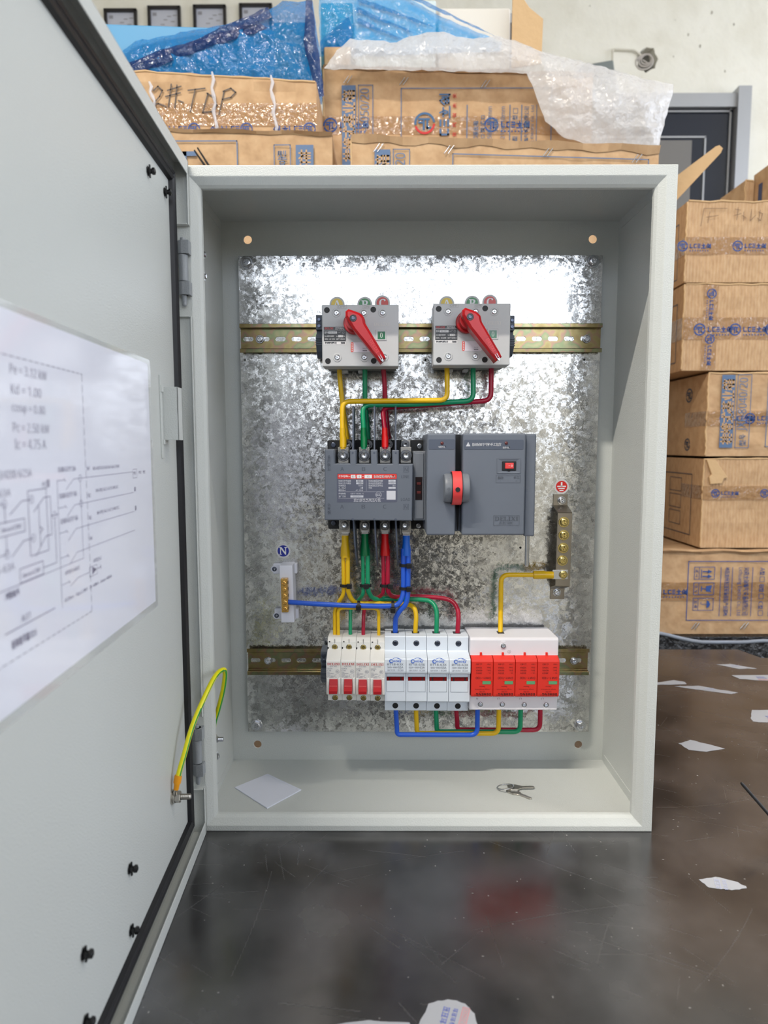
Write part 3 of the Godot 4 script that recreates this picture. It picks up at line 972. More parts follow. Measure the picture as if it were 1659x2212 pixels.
# ---------------------------------------------------------------- the cabinet body
func cabinet() -> void:
	var t := thing("electrical_cabinet", "light grey steel wall cabinet with its door swung open to the left", "cabinet", Vector3(0, 0, 0))
	var H := 0.703
	var D := -0.1698
	# section of the sheet from the outer back edge round the front lip to the inner back edge: (inset from the outside, z)
	var lip := func(w: float) -> Array:
		return [Vector2(0, D), Vector2(0, -0.0012), Vector2(0.0004, -0.0003), Vector2(0.0012, 0), Vector2(w - 0.0006, 0), Vector2(w + 0.0003, -0.0004), Vector2(w + 0.0066, -0.0046), Vector2(w + 0.0090, -0.0075), Vector2(w + 0.0096, -0.0110),
			Vector2(w + 0.0088, -0.0122), Vector2(w + 0.0078, -0.0115), Vector2(w + 0.0050, -0.0075), Vector2(0.0016, -0.0075), Vector2(0.0015, -0.1683)]
	var pl: Array = lip.call(0.0107)
	var pr: Array = lip.call(0.0115)
	var pt: Array = lip.call(0.0110)
	var pb: Array = lip.call(0.0069)
	var b := MB.new()
	for i in pl.size() - 1:
		var cs := []
		for k in 2:
			var z: float = pl[i + k].y
			var x0: float = -0.25 + pl[i + k].x
			var x1: float = 0.25 - pr[i + k].x
			var y0: float = pb[i + k].x
			var y1: float = H - pt[i + k].x
			cs.append([Vector3(x0, y0, z), Vector3(x1, y0, z), Vector3(x1, y1, z), Vector3(x0, y1, z)])
		for k in 4:
			var j := (k + 1) % 4
			b.quad(cs[0][k], cs[0][j], cs[1][j], cs[1][k])
	var hl: Array = []
	for p: Vector2 in [Vector2(-0.2155, 0.6797), Vector2(0.216, 0.6797), Vector2(0.216, 0.0229), Vector2(-0.2155, 0.0229)]:
		hl.append([p, MB.circle(p, 0.0052, 24)])
	b.holed([-0.249, -0.2275, -0.2035, 0.204, 0.228, 0.249], [0.0005, 0.011, 0.035, 0.668, 0.6917, 0.7025], -0.1698, -0.1683, hl)
	part(t, "body", b, M.coat)
	# folded seams where top and bottom meet the sides
	for s: float in [-1.0, 1.0]:
		for y: Array in [[0.0015, 0.0125], [0.6905, 0.7015]]:
			b = MB.new()
			var xa := s * 0.2485
			var xb := s * 0.2477
			b.box(Vector3(minf(xa, xb), y[0], -0.160), Vector3(maxf(xa, xb), y[1], -0.016))
			part(t, "seam_flange", b, M.coat)
	# hinges on the left, two knuckles on the body and one on the door, pinned
	for y: float in [0.601, 0.095]:
		var hx := -0.2462
		var hz := 0.0062
		var hg := MB.new().at(Vector3(hx, y, hz), Basis(Vector3.RIGHT, -PI / 2))
		for s: Array in [[0.0135, 0.0265], [-0.0265, -0.0135]]:
			hg.lathe([Vector2(0.0, s[0]), Vector2(0.0046, s[0]), Vector2(0.0050, s[0] + 0.0004), Vector2(0.0050, s[1] - 0.0004), Vector2(0.0046, s[1]), Vector2(0.0, s[1])], 24)
		hg.x = Transform3D()
		for s: Array in [[0.0135, 0.0265], [-0.0265, -0.0135]]:
			hg.box(Vector3(hx, y + s[0], hz - 0.0050), Vector3(hx + 0.0068, y + s[1], hz + 0.0049))
		hg.box(Vector3(hx + 0.001, y - 0.0265, -0.014), Vector3(hx + 0.0068 - 0.0105 + 0.0035, y + 0.0265, hz))
		var kn := part(t, "hinge", hg, M.hinge)
		hg = MB.new().at(Vector3(hx, y, hz), Basis(Vector3.RIGHT, -PI / 2))
		hg.lathe([Vector2(0.0, -0.013), Vector2(0.0043, -0.013), Vector2(0.0047, -0.0126), Vector2(0.0047, 0.0126), Vector2(0.0043, 0.013), Vector2(0.0, 0.013)], 24)
		part(kn, "door_knuckle", hg, M.hinge)
		hg = MB.new().at(Vector3(hx, y, hz), Basis(Vector3.RIGHT, -PI / 2))
		hg.lathe([Vector2(0.0, -0.0375), Vector2(0.0017, -0.0373), Vector2(0.0024, -0.036), Vector2(0.0027, -0.026), Vector2(0.0027, 0.0285), Vector2(0.0025, 0.0295), Vector2(0.0, 0.03)], 18)
		part(kn, "pin", hg, M.hinge)
		for q: float in ([0.0204, -0.0016] if y > 0.3 else [0.0015, -0.0184]):
			nut(t, Vector3(-0.2365, y + q, -0.020), Basis(Vector3.UP, PI / 2), 0.0050 if y > 0.3 else 0.0054, y < 0.3 and q > 0)

# a hexagon nut, its axis along +z of turn; with_stud shows the thread that stands out of it
func nut(parent: Node3D, at: Vector3, turn: Basis, r: float, with_stud: bool) -> void:
	var make := func(b: MB) -> void:
		b.lathe([Vector2(r * 0.9, -0.0118), Vector2(r * 0.9, -0.0008), Vector2(r * 1.25, -0.0008), Vector2(r * 1.25, 0.0001), Vector2(r * 0.9, 0.0001)], 20)
		var hx := PackedVector2Array()
		for i in 6:
			hx.append(Vector2.from_angle(TAU * i / 6) * r)
		b.prism(hx, -0.0008, r * 0.9, r * 0.12)
		b.lathe([Vector2(r * 0.6, r * 0.9), Vector2(r * 0.6, r * 1.15), Vector2(r * 0.4, r * 1.3), Vector2(0, r * 1.3)], 14)
		if with_stud:
			for k in 8:
				var z := r * 0.9 + k * 0.0009
				b.lathe([Vector2(0.0024, z), Vector2(0.0028, z + 0.00045), Vector2(0.0024, z + 0.0009)], 14)
			b.lathe([Vector2(0.0024, r * 0.9 + 0.0072), Vector2(0, r * 0.9 + 0.0074)], 14)
	piece(parent, "hinge_nut", "nut%.4f%s" % [r, with_stud], make, M.steel, at, turn)

# ---------------------------------------------------------------- the door, in its own axes: x = minus the distance from the hinge edge, y up, z = out of its inner face
func door() -> void:
	var th := 0.0438
	var fr := Transform3D(Basis(Vector3(-sin(th), 0, -cos(th)), Vector3.UP, Vector3(cos(th), 0, -sin(th))), Vector3(-0.2534, 0, 0.003))
	var cab: Node3D = get_node("electrical_cabinet")
	var mk := func() -> MB:
		var q := MB.new()
		q.x = fr
		return q
	var W := 0.505
	var y0 := -0.0019 + 0.0022
	var y1 := 0.7052
	var T := 0.0138
	var b: MB = mk.call()
	# skin
	b.box(Vector3(-W, y0, -0.0012), Vector3(0, y1, 0))
	# rims: wall, then a lip turned inwards; the hinge-side rim is cut away at the hinges
	var L := 0.0135
	var s := 0.0012
	var rim := func(a: Vector3, e: Vector3) -> void: b.rbox(a, e, 0.0005, 1)
	rim.call(Vector3(-W, y1 - s, -0.001), Vector3(0, y1, T))
	rim.call(Vector3(-W, y0, -0.001), Vector3(0, y0 + s, T))
	rim.call(Vector3(-W, y0, -0.001), Vector3(-W + s, y1, T))
	rim.call(Vector3(-W, y1 - L, T - s), Vector3(0, y1, T))
	rim.call(Vector3(-W, y0, T - s), Vector3(0, y0 + L, T))
	rim.call(Vector3(-W, y0, T - s), Vector3(-W + L, y1, T))
	for q: Array in [[y0, 0.0530], [0.1330, 0.5540], [0.6430, y1]]:
		rim.call(Vector3(-s, q[0], -0.001), Vector3(0, q[1], T))
		rim.call(Vector3(-0.0045, q[0], T - s), Vector3(0, q[1], T))
		rim.call(Vector3(-0.006, q[1] - s if q[1] < 0.7 else q[0], -0.001), Vector3(0, q[1] if q[1] < 0.7 else q[0] + s, T - 0.0015))
	# recessed plates behind the hinges
	for q: Array in [[0.0515, 0.1345], [0.5525, 0.6445]]:
		b.box(Vector3(0.0016, q[0], -0.0012), Vector3(0.0024, q[1], 0.0134))
		b.box(Vector3(-0.0010, q[0], -0.0012), Vector3(0.0024, q[0] + 0.0010, 0.0134))
		b.box(Vector3(-0.0010, q[1] - 0.0010, -0.0012), Vector3(0.0024, q[1], 0.0134))
	var dr := part(cab, "door", b, M.coat)
	# gasket: a foamed strip with two raised beads running round the panel
	b = mk.call()
	var bead := [Vector2(0.0, 0.0), Vector2(0.0008, 0.0032), Vector2(0.0028, 0.0046), Vector2(0.0050, 0.0038), Vector2(0.0062, 0.0026), Vector2(0.0076, 0.0044), Vector2(0.0100, 0.0052), Vector2(0.0124, 0.0040), Vector2(0.0135, 0.0)]
	var g0 := 0.0115
	for i in bead.size() - 1:
		var cs := []
		for k in 2:
			var d: float = g0 + bead[i + k].x
			var x0 := -W + d + 0.004
			var x1 := -d
			cs.append([Vector3(x0, y0 + d + 0.002, bead[i + k].y), Vector3(x1, y0 + d + 0.002, bead[i + k].y), Vector3(x1, y1 - d - 0.002, bead[i + k].y), Vector3(x0, y1 - d - 0.002, bead[i + k].y)])
		for k in 4:
			b.quad(cs[0][k], cs[0][(k + 1) % 4], cs[1][(k + 1) % 4], cs[1][k])
	part(dr, "gasket", b, M.rubber)
	# pressed document-pocket hook
	b = mk.call()
	var hk := [[-0.078, 0.488, 0.0, -0.072, 0.412, 0.0012], [-0.077, 0.4785, 0.0012, -0.0665, 0.4725, 0.0022], [-0.0745, 0.4290, 0.0012, -0.0665, 0.4245, 0.0022]]
	for q: Array in hk:
		b.rbox(Vector3(q[0], minf(q[1], q[4]), q[2]), Vector3(q[3], maxf(q[1], q[4]), q[5]), 0.0004, 1)
	b.rbox(Vector3(-0.0715, 0.4285, 0.0002), Vector3(-0.0700, 0.4775, 0.0150), 0.0004, 1)
	b.rbox(Vector3(-0.0715, 0.4285, 0.0138), Vector3(-0.0560, 0.4775, 0.0150), 0.0004, 1)
	part(dr, "door_hook", b, M.coat)
	# black stick-on cable clips
	for p: Vector2 in [Vector2(-0.0908, 0.6608), Vector2(-0.0394, 0.6617), Vector2(-0.2029, 0.0919), Vector2(-0.2053, 0.0418), Vector2(-0.2934, 0.0926), Vector2(-0.2955, 0.0465)]:
		b = mk.call()
		b.x = fr * Transform3D(Basis(), Vector3(p.x, p.y, 0))
		b.lathe([Vector2(0.0042, 0), Vector2(0.0042, 0.0008), Vector2(0.0022, 0.0012), Vector2(0.0022, 0.0035), Vector2(0.0032, 0.0042), Vector2(0.0030, 0.0062), Vector2(0.0012, 0.0070), Vector2(0, 0.0070)], 7)
		b.rbox(Vector3(-0.0010, -0.0056, 0.0012), Vector3(0.0010, 0.0056, 0.0026), 0.0004, 1)
		part(dr, "clip", b, M.black_gloss)
	# two drain holes in the top rim
	b = mk.call()
	for q: float in [-0.226, -0.236]:
		b.x = fr * Transform3D(Basis(Vector3.RIGHT, PI / 2), Vector3(q, y1 - s - 0.0001, 0.0075))
		b.lathe([Vector2(0.0024, 0), Vector2(0.0024, 0.0002), Vector2(0, 0.0002)], 14)
	part(dr, "rim_hole", b, M.black)
	# earth stud with its washer and nut
	b = mk.call()
	b.x = fr * Transform3D(Basis(), Vector3(-0.0790, 0.0842, 0))
	b.lathe([Vector2(0.0072, 0), Vector2(0.0072, 0.0012), Vector2(0.0058, 0.0014), Vector2(0.0058, 0.0036), Vector2(0.0028, 0.0038)], 22)
	var hx := PackedVector2Array()
	for i in 6:
		hx.append(Vector2.from_angle(TAU * i / 6 + 0.2) * 0.0056)
	b.prism(hx, 0.0036, 0.0086, 0.0007)
	for k in 9:
		var z := 0.0086 + k * 0.0010
		b.lathe([Vector2(0.0025, z), Vector2(0.0030, z + 0.0005), Vector2(0.0025, z + 0.0010)], 16)
	b.lathe([Vector2(0.0025, 0.0176), Vector2(0.0018, 0.0182), Vector2(0, 0.0182)], 16)
	part(dr, "earth_stud", b, M.steel_dull)
	# laminated single-line diagram
	var at := fr * Vector3(-0.2545, 0.282, 0.0)
	var o := thing("laminated_diagram", "laminated wiring diagram on white paper stuck inside the open door", "diagram sheet", at)
	b = mk.call()
	b.prism(MB.rrect(-0.407, 0.2795, -0.1045, 0.4975, 0.004), 0.0002, 0.0006)
	part(o, "film_border", b, M.lam_edge)
	b = mk.call()
	b.prism(PackedVector2Array([Vector2(-0.402, 0.2855), Vector2(-0.1125, 0.2855), Vector2(-0.1125, 0.4935), Vector2(-0.402, 0.4935)]), 0.0005, 0.0008)
	part(o, "sheet", b, M.laminate)
	b = mk.call()
	diagram(b)
	part(o, "print", b, M.gloss_print)

# everything printed on the sheet, in millimetres of (u from the hinge edge, v up)
func diagram(b: MB) -> void:
	var z := 0.00095
	var p := func(u: float, v: float) -> Vector2: return Vector2(-u, v) * 0.001
	var ln := func(ps: Array, w := 0.35) -> void:
		var q := []
		for i in range(0, ps.size(), 2):
			q.append(p.call(ps[i], ps[i + 1]))
		b.line(q, w * 0.001, z)
	var tx := func(s: String, u: float, v: float, h: float, w: float) -> void: b.text(s, p.call(u, v), h * 0.001, w * 0.001, 0, z)
	b.ink(rgb(150, 148, 162))
	for q: Array in [[398, 470, 256, 470], [256, 470, 256, 312], [256, 312, 398, 312]]:
		var a := Vector2(q[0], q[1])
		var e := Vector2(q[2], q[3])
		var l := a.distance_to(e)
		var d := 0.0
		while d < l:
			var s1 := a.lerp(e, d / l)
			var s2 := a.lerp(e, minf(1.0, (d + 4.5) / l))
			ln.call([s1.x, s1.y, s2.x, s2.y], 0.5)
			d += 7.0
	b.ink(rgb(168, 166, 182))
	tx.call("Pe = 3.12 kW", 349, 461, 5.5, 42)
	tx.call("Kd = 1.00", 349, 450.5, 5.5, 34)
	tx.call("cosφ = 0.80", 349, 440, 6, 38)
	tx.call("Pc = 2.50 kW", 349, 430.5, 5.5, 42)
	tx.call("Ic = 4.75 A", 348, 421.5, 5.5, 36)
	tx.call("COZR-63/4200 6/25A", 385, 406.5, 4.5, 54)
	tx.call("HL85-63A", 385, 397.5, 4, 30)
	tx.call("HL85-63A", 385, 359, 4, 30)
	tx.call("PC级", 319, 399.5, 4.5, 9)
	b.ink(rgb(142, 138, 160))
	var names := [["XLM8-63/1P 20A", 407.5], ["XLM8-63/1P 16A", 391.5], ["XLM8-63/1P 16A", 376]]
	for q: Array in names:
		tx.call(q[0], 298, q[1], 3.2, 26)
	for k: Array in [[407, "N1"], [389, "N2"], [374, "N3"], [360, "N4"]]:
		tx.call(k[1], 254, k[0], 2.6, 4)
	tx.call("NG-A(BTLY)-0.6/1kV-3x6-CT/WE", 244, 406.5, 2.8, 52)
	tx.call("NH-BYJ-3x2.5-SC15-WC/CC", 240, 391, 2.8, 44)
	tx.call("NH-BYJ-3x2.5-SC15-WC/CC", 240, 375.5, 2.8, 44)
	tx.call("P0", 160, 400, 2.6, 5)
	tx.call("P01", 147, 400, 2.6, 6)
	tx.call("P02", 136, 400, 2.6, 6)
	tx.call("APD(1)-60/2", 295, 343.5, 3, 22)
	tx.call("APD(1)-C", 250, 343.5, 3, 15)
	tx.call("8/20us   Up≤2.0kV   In=40kA   Imax=80kA", 297, 327, 3, 80)
	tx.call("ALE1", 351, 329.5, 3.5, 10)
	# bus and its ways
	ln.call([300, 403, 301, 325])
	for v: float in [402.5, 386, 370.7, 355.5, 339]:
		ln.call([300, v, 289, v])
		ln.call([290.5, v + 1, 288, v - 1])
		ln.call([288, v - 6 if v > 340 else v - 3, 276, v])
		ln.call([276, v, 162 if v > 341 else 257, v])
	ln.call([266, 400, 266, 350, 350, 350])
	ln.call([257, 342, 257, 335.5, 244, 335.5, 244, 342, 257, 342])
	for k in 6:
		ln.call([252, 339 + 2.2 - k * 0.85, 246, 339], 0.8)
	ln.call([244, 339, 238, 339])
	ln.call([238, 340.5, 238, 337.5])
	ln.call([236.5, 340, 236.5, 338])
	for c: Array in [[266, 402.5], [266, 386], [305.5, 382.5], [333, 394], [333, 372.5], [362, 394], [362, 368]]:
		b.arc(p.call(c[0], c[1]), 0.0022, 0, TAU, 0.00035, z, 16)
	ln.call([162, 404.5, 152, 404.5, 152, 397.5, 162, 397.5, 162, 404.5])
	# transfer switch
	ln.call([337, 399, 315, 399, 315, 363, 337, 363, 337, 399], 0.5)
	ln.call([331, 387, 318, 394, 310, 394, 310, 371.5, 318, 371.5, 331, 362], 0.5)
	ln.call([310, 382.5, 300, 382.5], 0.5)
	ln.call([325, 390, 325, 367], 0.5)
	ln.call([325, 378, 321, 376, 325, 374], 0.5)
	ln.call([305.5, 380, 305.5, 354, 323, 354], 0.5)
	ln.call([350, 358, 323, 358, 323, 350.5, 350, 350.5, 350, 358], 0.5)
	tx.call("Dev-in-4 CFW1", 347, 352.5, 2.6, 20)
	ln.call([357, 388, 344, 394, 333, 394], 0.5)
	ln.call([357, 366, 344, 372.5, 333, 372.5], 0.5)
	ln.call([372, 394, 362, 394, 362, 384], 0.5)
	ln.call([372, 384.5, 342, 384.5, 342, 377.5, 372, 377.5], 0.5)
	tx.call("Dev-in-4 CFW1", 366, 379.5, 2.6, 20)
	ln.call([372, 368, 362, 368, 362, 377], 0.5)
	ln.call([372, 350, 350, 350], 0.5)
	ln.call([368, 327.5, 311, 327.5], 0.6)
	b.han("回路编号", p.call(366, 345), 0.0032, 0.003, 0.0008, 0.0005, z)
	b.han("柜体编号箱", p.call(362, 318), 0.0042, 0.003, 0.0008, 0.0006, z)
	tx.call("XXX:6", 343, 318, 4, 8)
	for k: Array in [[160, 386], [160, 370.7]]:
		b.han("备用", p.call(k[0], k[1] + 0.6), 0.0034, 0.0018, 0.0003, 0.0003, z)

func poly(ps: Array, k := 0.001) -> PackedVector2Array:
	var o := PackedVector2Array()
	for q: Array in ps:
		o.append(Vector2(q[0], q[1]) * k)
	if Geometry2D.is_polygon_clockwise(o):
		o.reverse()
	return o

# an outline in (y, z) pulled along x: the builder's x axis becomes y, y becomes z, z becomes x
func side_on() -> Basis:
	return Basis(Vector3(0, 1, 0), Vector3(0, 0, 1), Vector3(1, 0, 0))

# ---------------------------------------------------------------- mounting plate and its two rails
func plate_and_rails() -> void:
	var t := thing("mounting_plate", "galvanised mounting plate with spangled zinc bolted inside the cabinet", "mounting plate", Vector3(0, 0.0465, -0.157))
	var b := MB.new()
	var hs := []
	for p: Vector2 in [Vector2(-0.2193, 0.530), Vector2(0.0069, 0.530), Vector2(0.2057, 0.530), Vector2(0.1303, 0.2924)]:
		hs.append([p, MB.circle(p, 0.0015, 12)])
	b.holed([-0.225, -0.2213, -0.2173, 0.0049, 0.0089, 0.1283, 0.1323, 0.2037, 0.2077, 0.225], [0.0465, 0.2904, 0.2944, 0.528, 0.532, 0.6565], -0.157, -0.155, hs)
	part(t, "sheet", b, M.galv)
	for p: Vector2 in [Vector2(-0.2142, 0.6480), Vector2(0.2128, 0.6490), Vector2(-0.2136, 0.0555), Vector2(0.2134, 0.0556)]:
		b = MB.new().at(Vector3(p.x, p.y, -0.1683))
		b.lathe([Vector2(0.004, 0), Vector2(0.004, 0.0113)], 16)
		part(t, "standoff", b, M.steel)
		b = MB.new().at(Vector3(p.x, p.y, -0.155))
		var hx := PackedVector2Array()
		for i in 6:
			hx.append(Vector2.from_angle(TAU * i / 6 + p.x) * 0.0062)
		b.lathe([Vector2(0.0078, 0), Vector2(0.0078, 0.0008), Vector2(0.0072, 0.0013), Vector2(0.005, 0.0013)], 24)
		b.prism(hx, 0.0013, 0.0048, 0.0006, false)
		part(t, "washer_head", b, M.steel)
		screw(t, Vector3(p.x, p.y, -0.1504), 0.0050, 0.0012, M.steel, Basis(), 0.0, "screw", p.y * 3.0)
	for r: Array in [["upper", 0.5557, -0.2237, 0.2248, [-0.1998, 0.2073]], ["lower", 0.1437, -0.2228, 0.2208, [-0.1968, 0.2028]]]:
		var yc: float = r[1]
		var x0: float = r[2]
		var x1: float = r[3]
		t = thing("din_rail", "yellow zinc slotted mounting rail across the %s part of the plate" % r[0], "rail", Vector3((x0 + x1) / 2, yc, -0.155), "slotted rails")
		b = MB.new()
		var xs := [x0]
		var ho := []
		for k in 23:
			var c: float = x0 + 0.0095 + 0.02 * k
			if c + 0.0085 > x1:
				break
			xs.append_array([c - 0.0085, c + 0.0085])
			var sl := MB.rrect(c - 0.0063, yc - 0.0028, c + 0.0063, yc + 0.0028, 0.0027, 5)
			ho.append([Vector2(c, yc), sl])
		xs.append(x1)
		b.holed(xs, [yc - 0.0115, yc - 0.005, yc + 0.005, yc + 0.0115], -0.155, -0.154, ho)
		for s: float in [-1.0, 1.0]:
			var pr := poly([[11.0 * s, -155], [12.9 * s, -155], [13.6 * s, -154.4], [13.6 * s, -148.6], [17.2 * s, -148.1], [17.6 * s, -147.6], [17.2 * s, -147.1], [13.2 * s, -147.0], [12.6 * s, -147.6], [12.6 * s, -153.6], [12.2 * s, -154.0], [11.0 * s, -154.0]])
			b.x = Transform3D(side_on(), Vector3(0, yc, 0))
			b.prism(pr, x0, x1)
		b.x = Transform3D()
		part(t, "rail", b, M.rail)
		for sx: float in r[4]:
			screw(t, Vector3(sx, yc - 0.0004, -0.1535), 0.0042, 0.0022, M.steel, Basis(), 0.0052, "screw", sx * 9.0)

# ---------------------------------------------------------------- the two rotary isolators on the upper rail
func isolators() -> void:
	var c := Vector3(-0.0719, 0.5143, -0.147)
	var t := thing("isolator_switch", "grey isolator with a red turning handle, on the left of the upper rail", "isolator switch", c, "red-handled isolators")
	var L := -0.1163
	var R := -0.0277
	var B := 0.5146
	var T := 0.5845
	var z := -0.09
	var b := MB.new()
	b.rbox(Vector3(L, B, -0.120), Vector3(R, T, z), 0.0012)
	# raised scales and collars on the front
	b.x = Transform3D(Basis(), Vector3(0, 0, z))
	for p: Vector2 in [Vector2(-0.0995, 0.5753), Vector2(-0.0680, 0.5751), Vector2(-0.0463, 0.5752), Vector2(-0.0989, 0.5247), Vector2(-0.0675, 0.5248), Vector2(-0.0446, 0.5252)]:
		b.x = Transform3D(Basis(), Vector3(p.x, p.y, z))
		b.lathe([Vector2(0.0050, -0.0002), Vector2(0.0050, 0.0003), Vector2(0.0047, 0.0006), Vector2(0.0034, 0.0006), Vector2(0.0032, -0.0008)], 26)
	b.x = Transform3D(Basis(), Vector3(-0.0785, 0.5627, z + 0.0005))
	b.arc(Vector2(), 0.0158, -2.15, -0.95, 0.0026)
	b.x = Transform3D(Basis(), Vector3(-0.0785, 0.5627, z + 0.0003))
	b.arc(Vector2(), 0.0158, 1.1, 1.9, 0.0026)
	b.x = Transform3D()
	# frame round the on-off window
	b.x = Transform3D(Basis(), Vector3(-0.0480, 0.5500, z))
	b.prism(poly([[-6.4, -6.2], [6.4, -6.2], [6.4, 6.2], [-6.4, 6.2]]), -0.0005, 0.0006, 0.0004, false)
	b.x = Transform3D()
	part(t, "front_cover", b, M.iso_body)
	b = MB.new()
	b.rbox(Vector3(L + 0.003, B + 0.0005, -0.1468), Vector3(R - 0.002, T - 0.001, -0.119), 0.0008)
	part(t, "base", b, M.iso_base)
	for q: Array in [[-0.0970, -0.0890], [-0.0765, -0.0705]]:
		b = MB.new()
		b.rbox(Vector3(q[0], 0.5118, -0.1468), Vector3(q[1], 0.5150, -0.1320), 0.0006)
		part(t, "rail_clip", b, M.iso_body)
	for p: Vector2 in [Vector2(-0.1104, 0.5784), Vector2(-0.0570, 0.5789), Vector2(-0.1097, 0.5207), Vector2(-0.0566, 0.5209)]:
		b = MB.new().at(Vector3(p.x, p.y, z))
		b.lathe([Vector2(0.0033, -0.0002), Vector2(0.0033, 0.0001), Vector2(0.0031, 0.0003), Vector2(0, 0.0002)], 24)
		part(t, "blanking_plug", b, M.black)
	for p: Vector2 in [Vector2(-0.0995, 0.5753), Vector2(-0.0680, 0.5751), Vector2(-0.0463, 0.5752), Vector2(-0.0989, 0.5247), Vector2(-0.0675, 0.5248), Vector2(-0.0446, 0.5252)]:
		screw(t, Vector3(p.x, p.y, z - 0.0004), 0.0030, 0.0012, M.steel, Basis(), 0.0, "screw", p.x * 40.0)
	b = MB.new().at(Vector3(-0.0477, 0.5498, z + 0.0006))
	b.prism(poly([[-4.3, -4.3], [4.3, -4.3], [4.3, 4.3], [-4.3, 4.3]]), -0.0002, 0.00015)
	var w := part(t, "position_window", b, M.green_window)
	b = MB.new().at(Vector3(-0.0477, 0.5498, z + 0.0009))
	b.ink(rgb(226, 232, 226)).text("0", Vector2(0, -0.0027), 0.0055, 0.0028, 1, 0, "Droid Serif")
	part(w, "numeral", b, M.gloss_print)
	# rating plate
	b = MB.new().at(Vector3(0, 0, z + 0.0001))
	b.prism(PackedVector2Array([Vector2(-0.1143, 0.5395), Vector2(-0.0886, 0.5395), Vector2(-0.0886, 0.5596), Vector2(-0.1143, 0.5596)]), -0.0001, 0.0001)
	var lab := part(t, "rating_label", b, mat(rgb(226, 225, 226), 0.4))
	b = MB.new().at(Vector3(0, 0, z + 0.00025))
	b.ink(rgb(26, 24, 26)).rect(-0.1142, 0.5560, -0.0887, 0.5595).rect(-0.1142, 0.5431, -0.0887, 0.5556)
	b.ink(rgb(214, 44, 40)).text("DELIXI", Vector2(-0.1132, 0.5567), 0.0021, 0.0100, 0, 0.0001, "Droid Serif", true)
	b.ink(rgb(225, 225, 225)).han("隔离开关", Vector2(-0.1006, 0.5566), 0.0022, 0.0020, 0.0004, 0.00035, 0.0001)
	b.rect(-0.1091, 0.5519, -0.0989, 0.5544, 0.0001).rect(-0.0975, 0.5478, -0.0917, 0.5502, 0.0001)
	b.han("型号", Vector2(-0.1132, 0.5522), 0.0020, 0.0017, 0.0002, 0.0003, 0.0001)
	b.text("Ue 400V/690V", Vector2(-0.1132, 0.5481), 0.0018, 0.0110, 0, 0.0001)
	b.text("Ie", Vector2(-0.0998, 0.5481), 0.0017, 0.0014, 0, 0.0001)
	b.text("A", Vector2(-0.0911, 0.5481), 0.0016, 0.0012, 0, 0.0001)
	b.text("50Hz   AC-22B", Vector2(-0.1132, 0.5448), 0.0017, 0.0115, 0, 0.0001)
	b.text("GB/T 14048.3", Vector2(-0.1000, 0.5448), 0.0016, 0.0100, 0, 0.0001)
	b.arc(Vector2(-0.0916, 0.5531), 0.0011, 0, TAU, 0.0002, 0.0001, 14)
	b.line([Vector2(-0.0980, 0.5531), Vector2(-0.0960, 0.5531), Vector2(-0.0942, 0.5541)], 0.0002, 0.0001)
	b.ink(rgb(30, 30, 36)).text("HGL-63/3", Vector2(-0.1040, 0.5524), 0.0016, 0.0075, 1, 0.0002)
	b.text("63/40", Vector2(-0.0946, 0.5483), 0.0015, 0.0046, 1, 0.0002)
	b.han("德力西电气有限公司", Vector2(-0.1130, 0.5405), 0.0018, 0.0014, 0.0001, 0.00028, 0.0001)
	b.han("浙江乐清", Vector2(-0.0945, 0.5405), 0.0018, 0.0011, 0.0001, 0.00028, 0.0001)
	part(lab, "print", b, M.gloss_print)
	# white sticker with a red end (its square code is left blank)
	b = MB.new().at(Vector3(0, 0, z + 0.0001))
	b.prism(MB.rrect(-0.0831, 0.5309, -0.0603, 0.5420, 0.0012), -0.0001, 0.0001)
	var st := part(t, "sticker", b, mat(rgb(232, 226, 236), 0.4))
	b = MB.new().at(Vector3(0, 0, z + 0.00025))
	b.ink(rgb(222, 62, 40)).cap(MB.rrect(-0.0831, 0.5309, -0.0800, 0.5420, 0.0012), 0)
	b.ink(rgb(240, 230, 230)).han("防伪查询", Vector2(-0.0822, 0.5395), 0.0016, 0.0014, 0.0009, 0.00025, 0.0001, true)
	b.ink(rgb(50, 50, 70)).text("Swi10L", Vector2(-0.0694, 0.5345), 0.0013, 0.005)
	b.han("查询热线", Vector2(-0.0694, 0.5320), 0.0013, 0.0011, 0.0002, 0.0002)
	part(st, "print", b, M.gloss_print)
	# moulded lettering
	b = MB.new().at(Vector3(0, 0, z + 0.0003))
	b.text("DELIXI", Vector2(-0.0562, 0.5608), 0.0033, 0.0178, 0, 0, "Droid Serif")
	b.x.origin.z = z + 0.0002
	part(t, "moulded_name", b, mat(rgb(214, 213, 208), 0.4))
	b = MB.new().at(Vector3(0, 0, z + 0.0002))
	b.ink(rgb(150, 150, 148)).text("OFF", Vector2(-0.0973, 0.5808), 0.0026, 0.0080)
	b.text("ON", Vector2(-0.0679, 0.5810), 0.0026, 0.0056)
	b.line([Vector2(-0.0985, 0.5845), Vector2(-0.0985, 0.5800), Vector2(-0.0880, 0.5800), Vector2(-0.0880, 0.5845)], 0.0002)
	b.line([Vector2(-0.0690, 0.5845), Vector2(-0.0690, 0.5803), Vector2(-0.0612, 0.5803), Vector2(-0.0612, 0.5845)], 0.0002)
	part(t, "position_mark", b, M.print)
	# turning handle
	b = MB.new().at(Vector3(-0.0785, 0.5627, 0))
	b.lathe([Vector2(0.0125, z + 0.0004), Vector2(0.0125, z + 0.0070), Vector2(0.0118, z + 0.0078), Vector2(0.0095, z + 0.0078), Vector2(0.0095, -0.0700), Vector2(0, -0.0700)], 36)
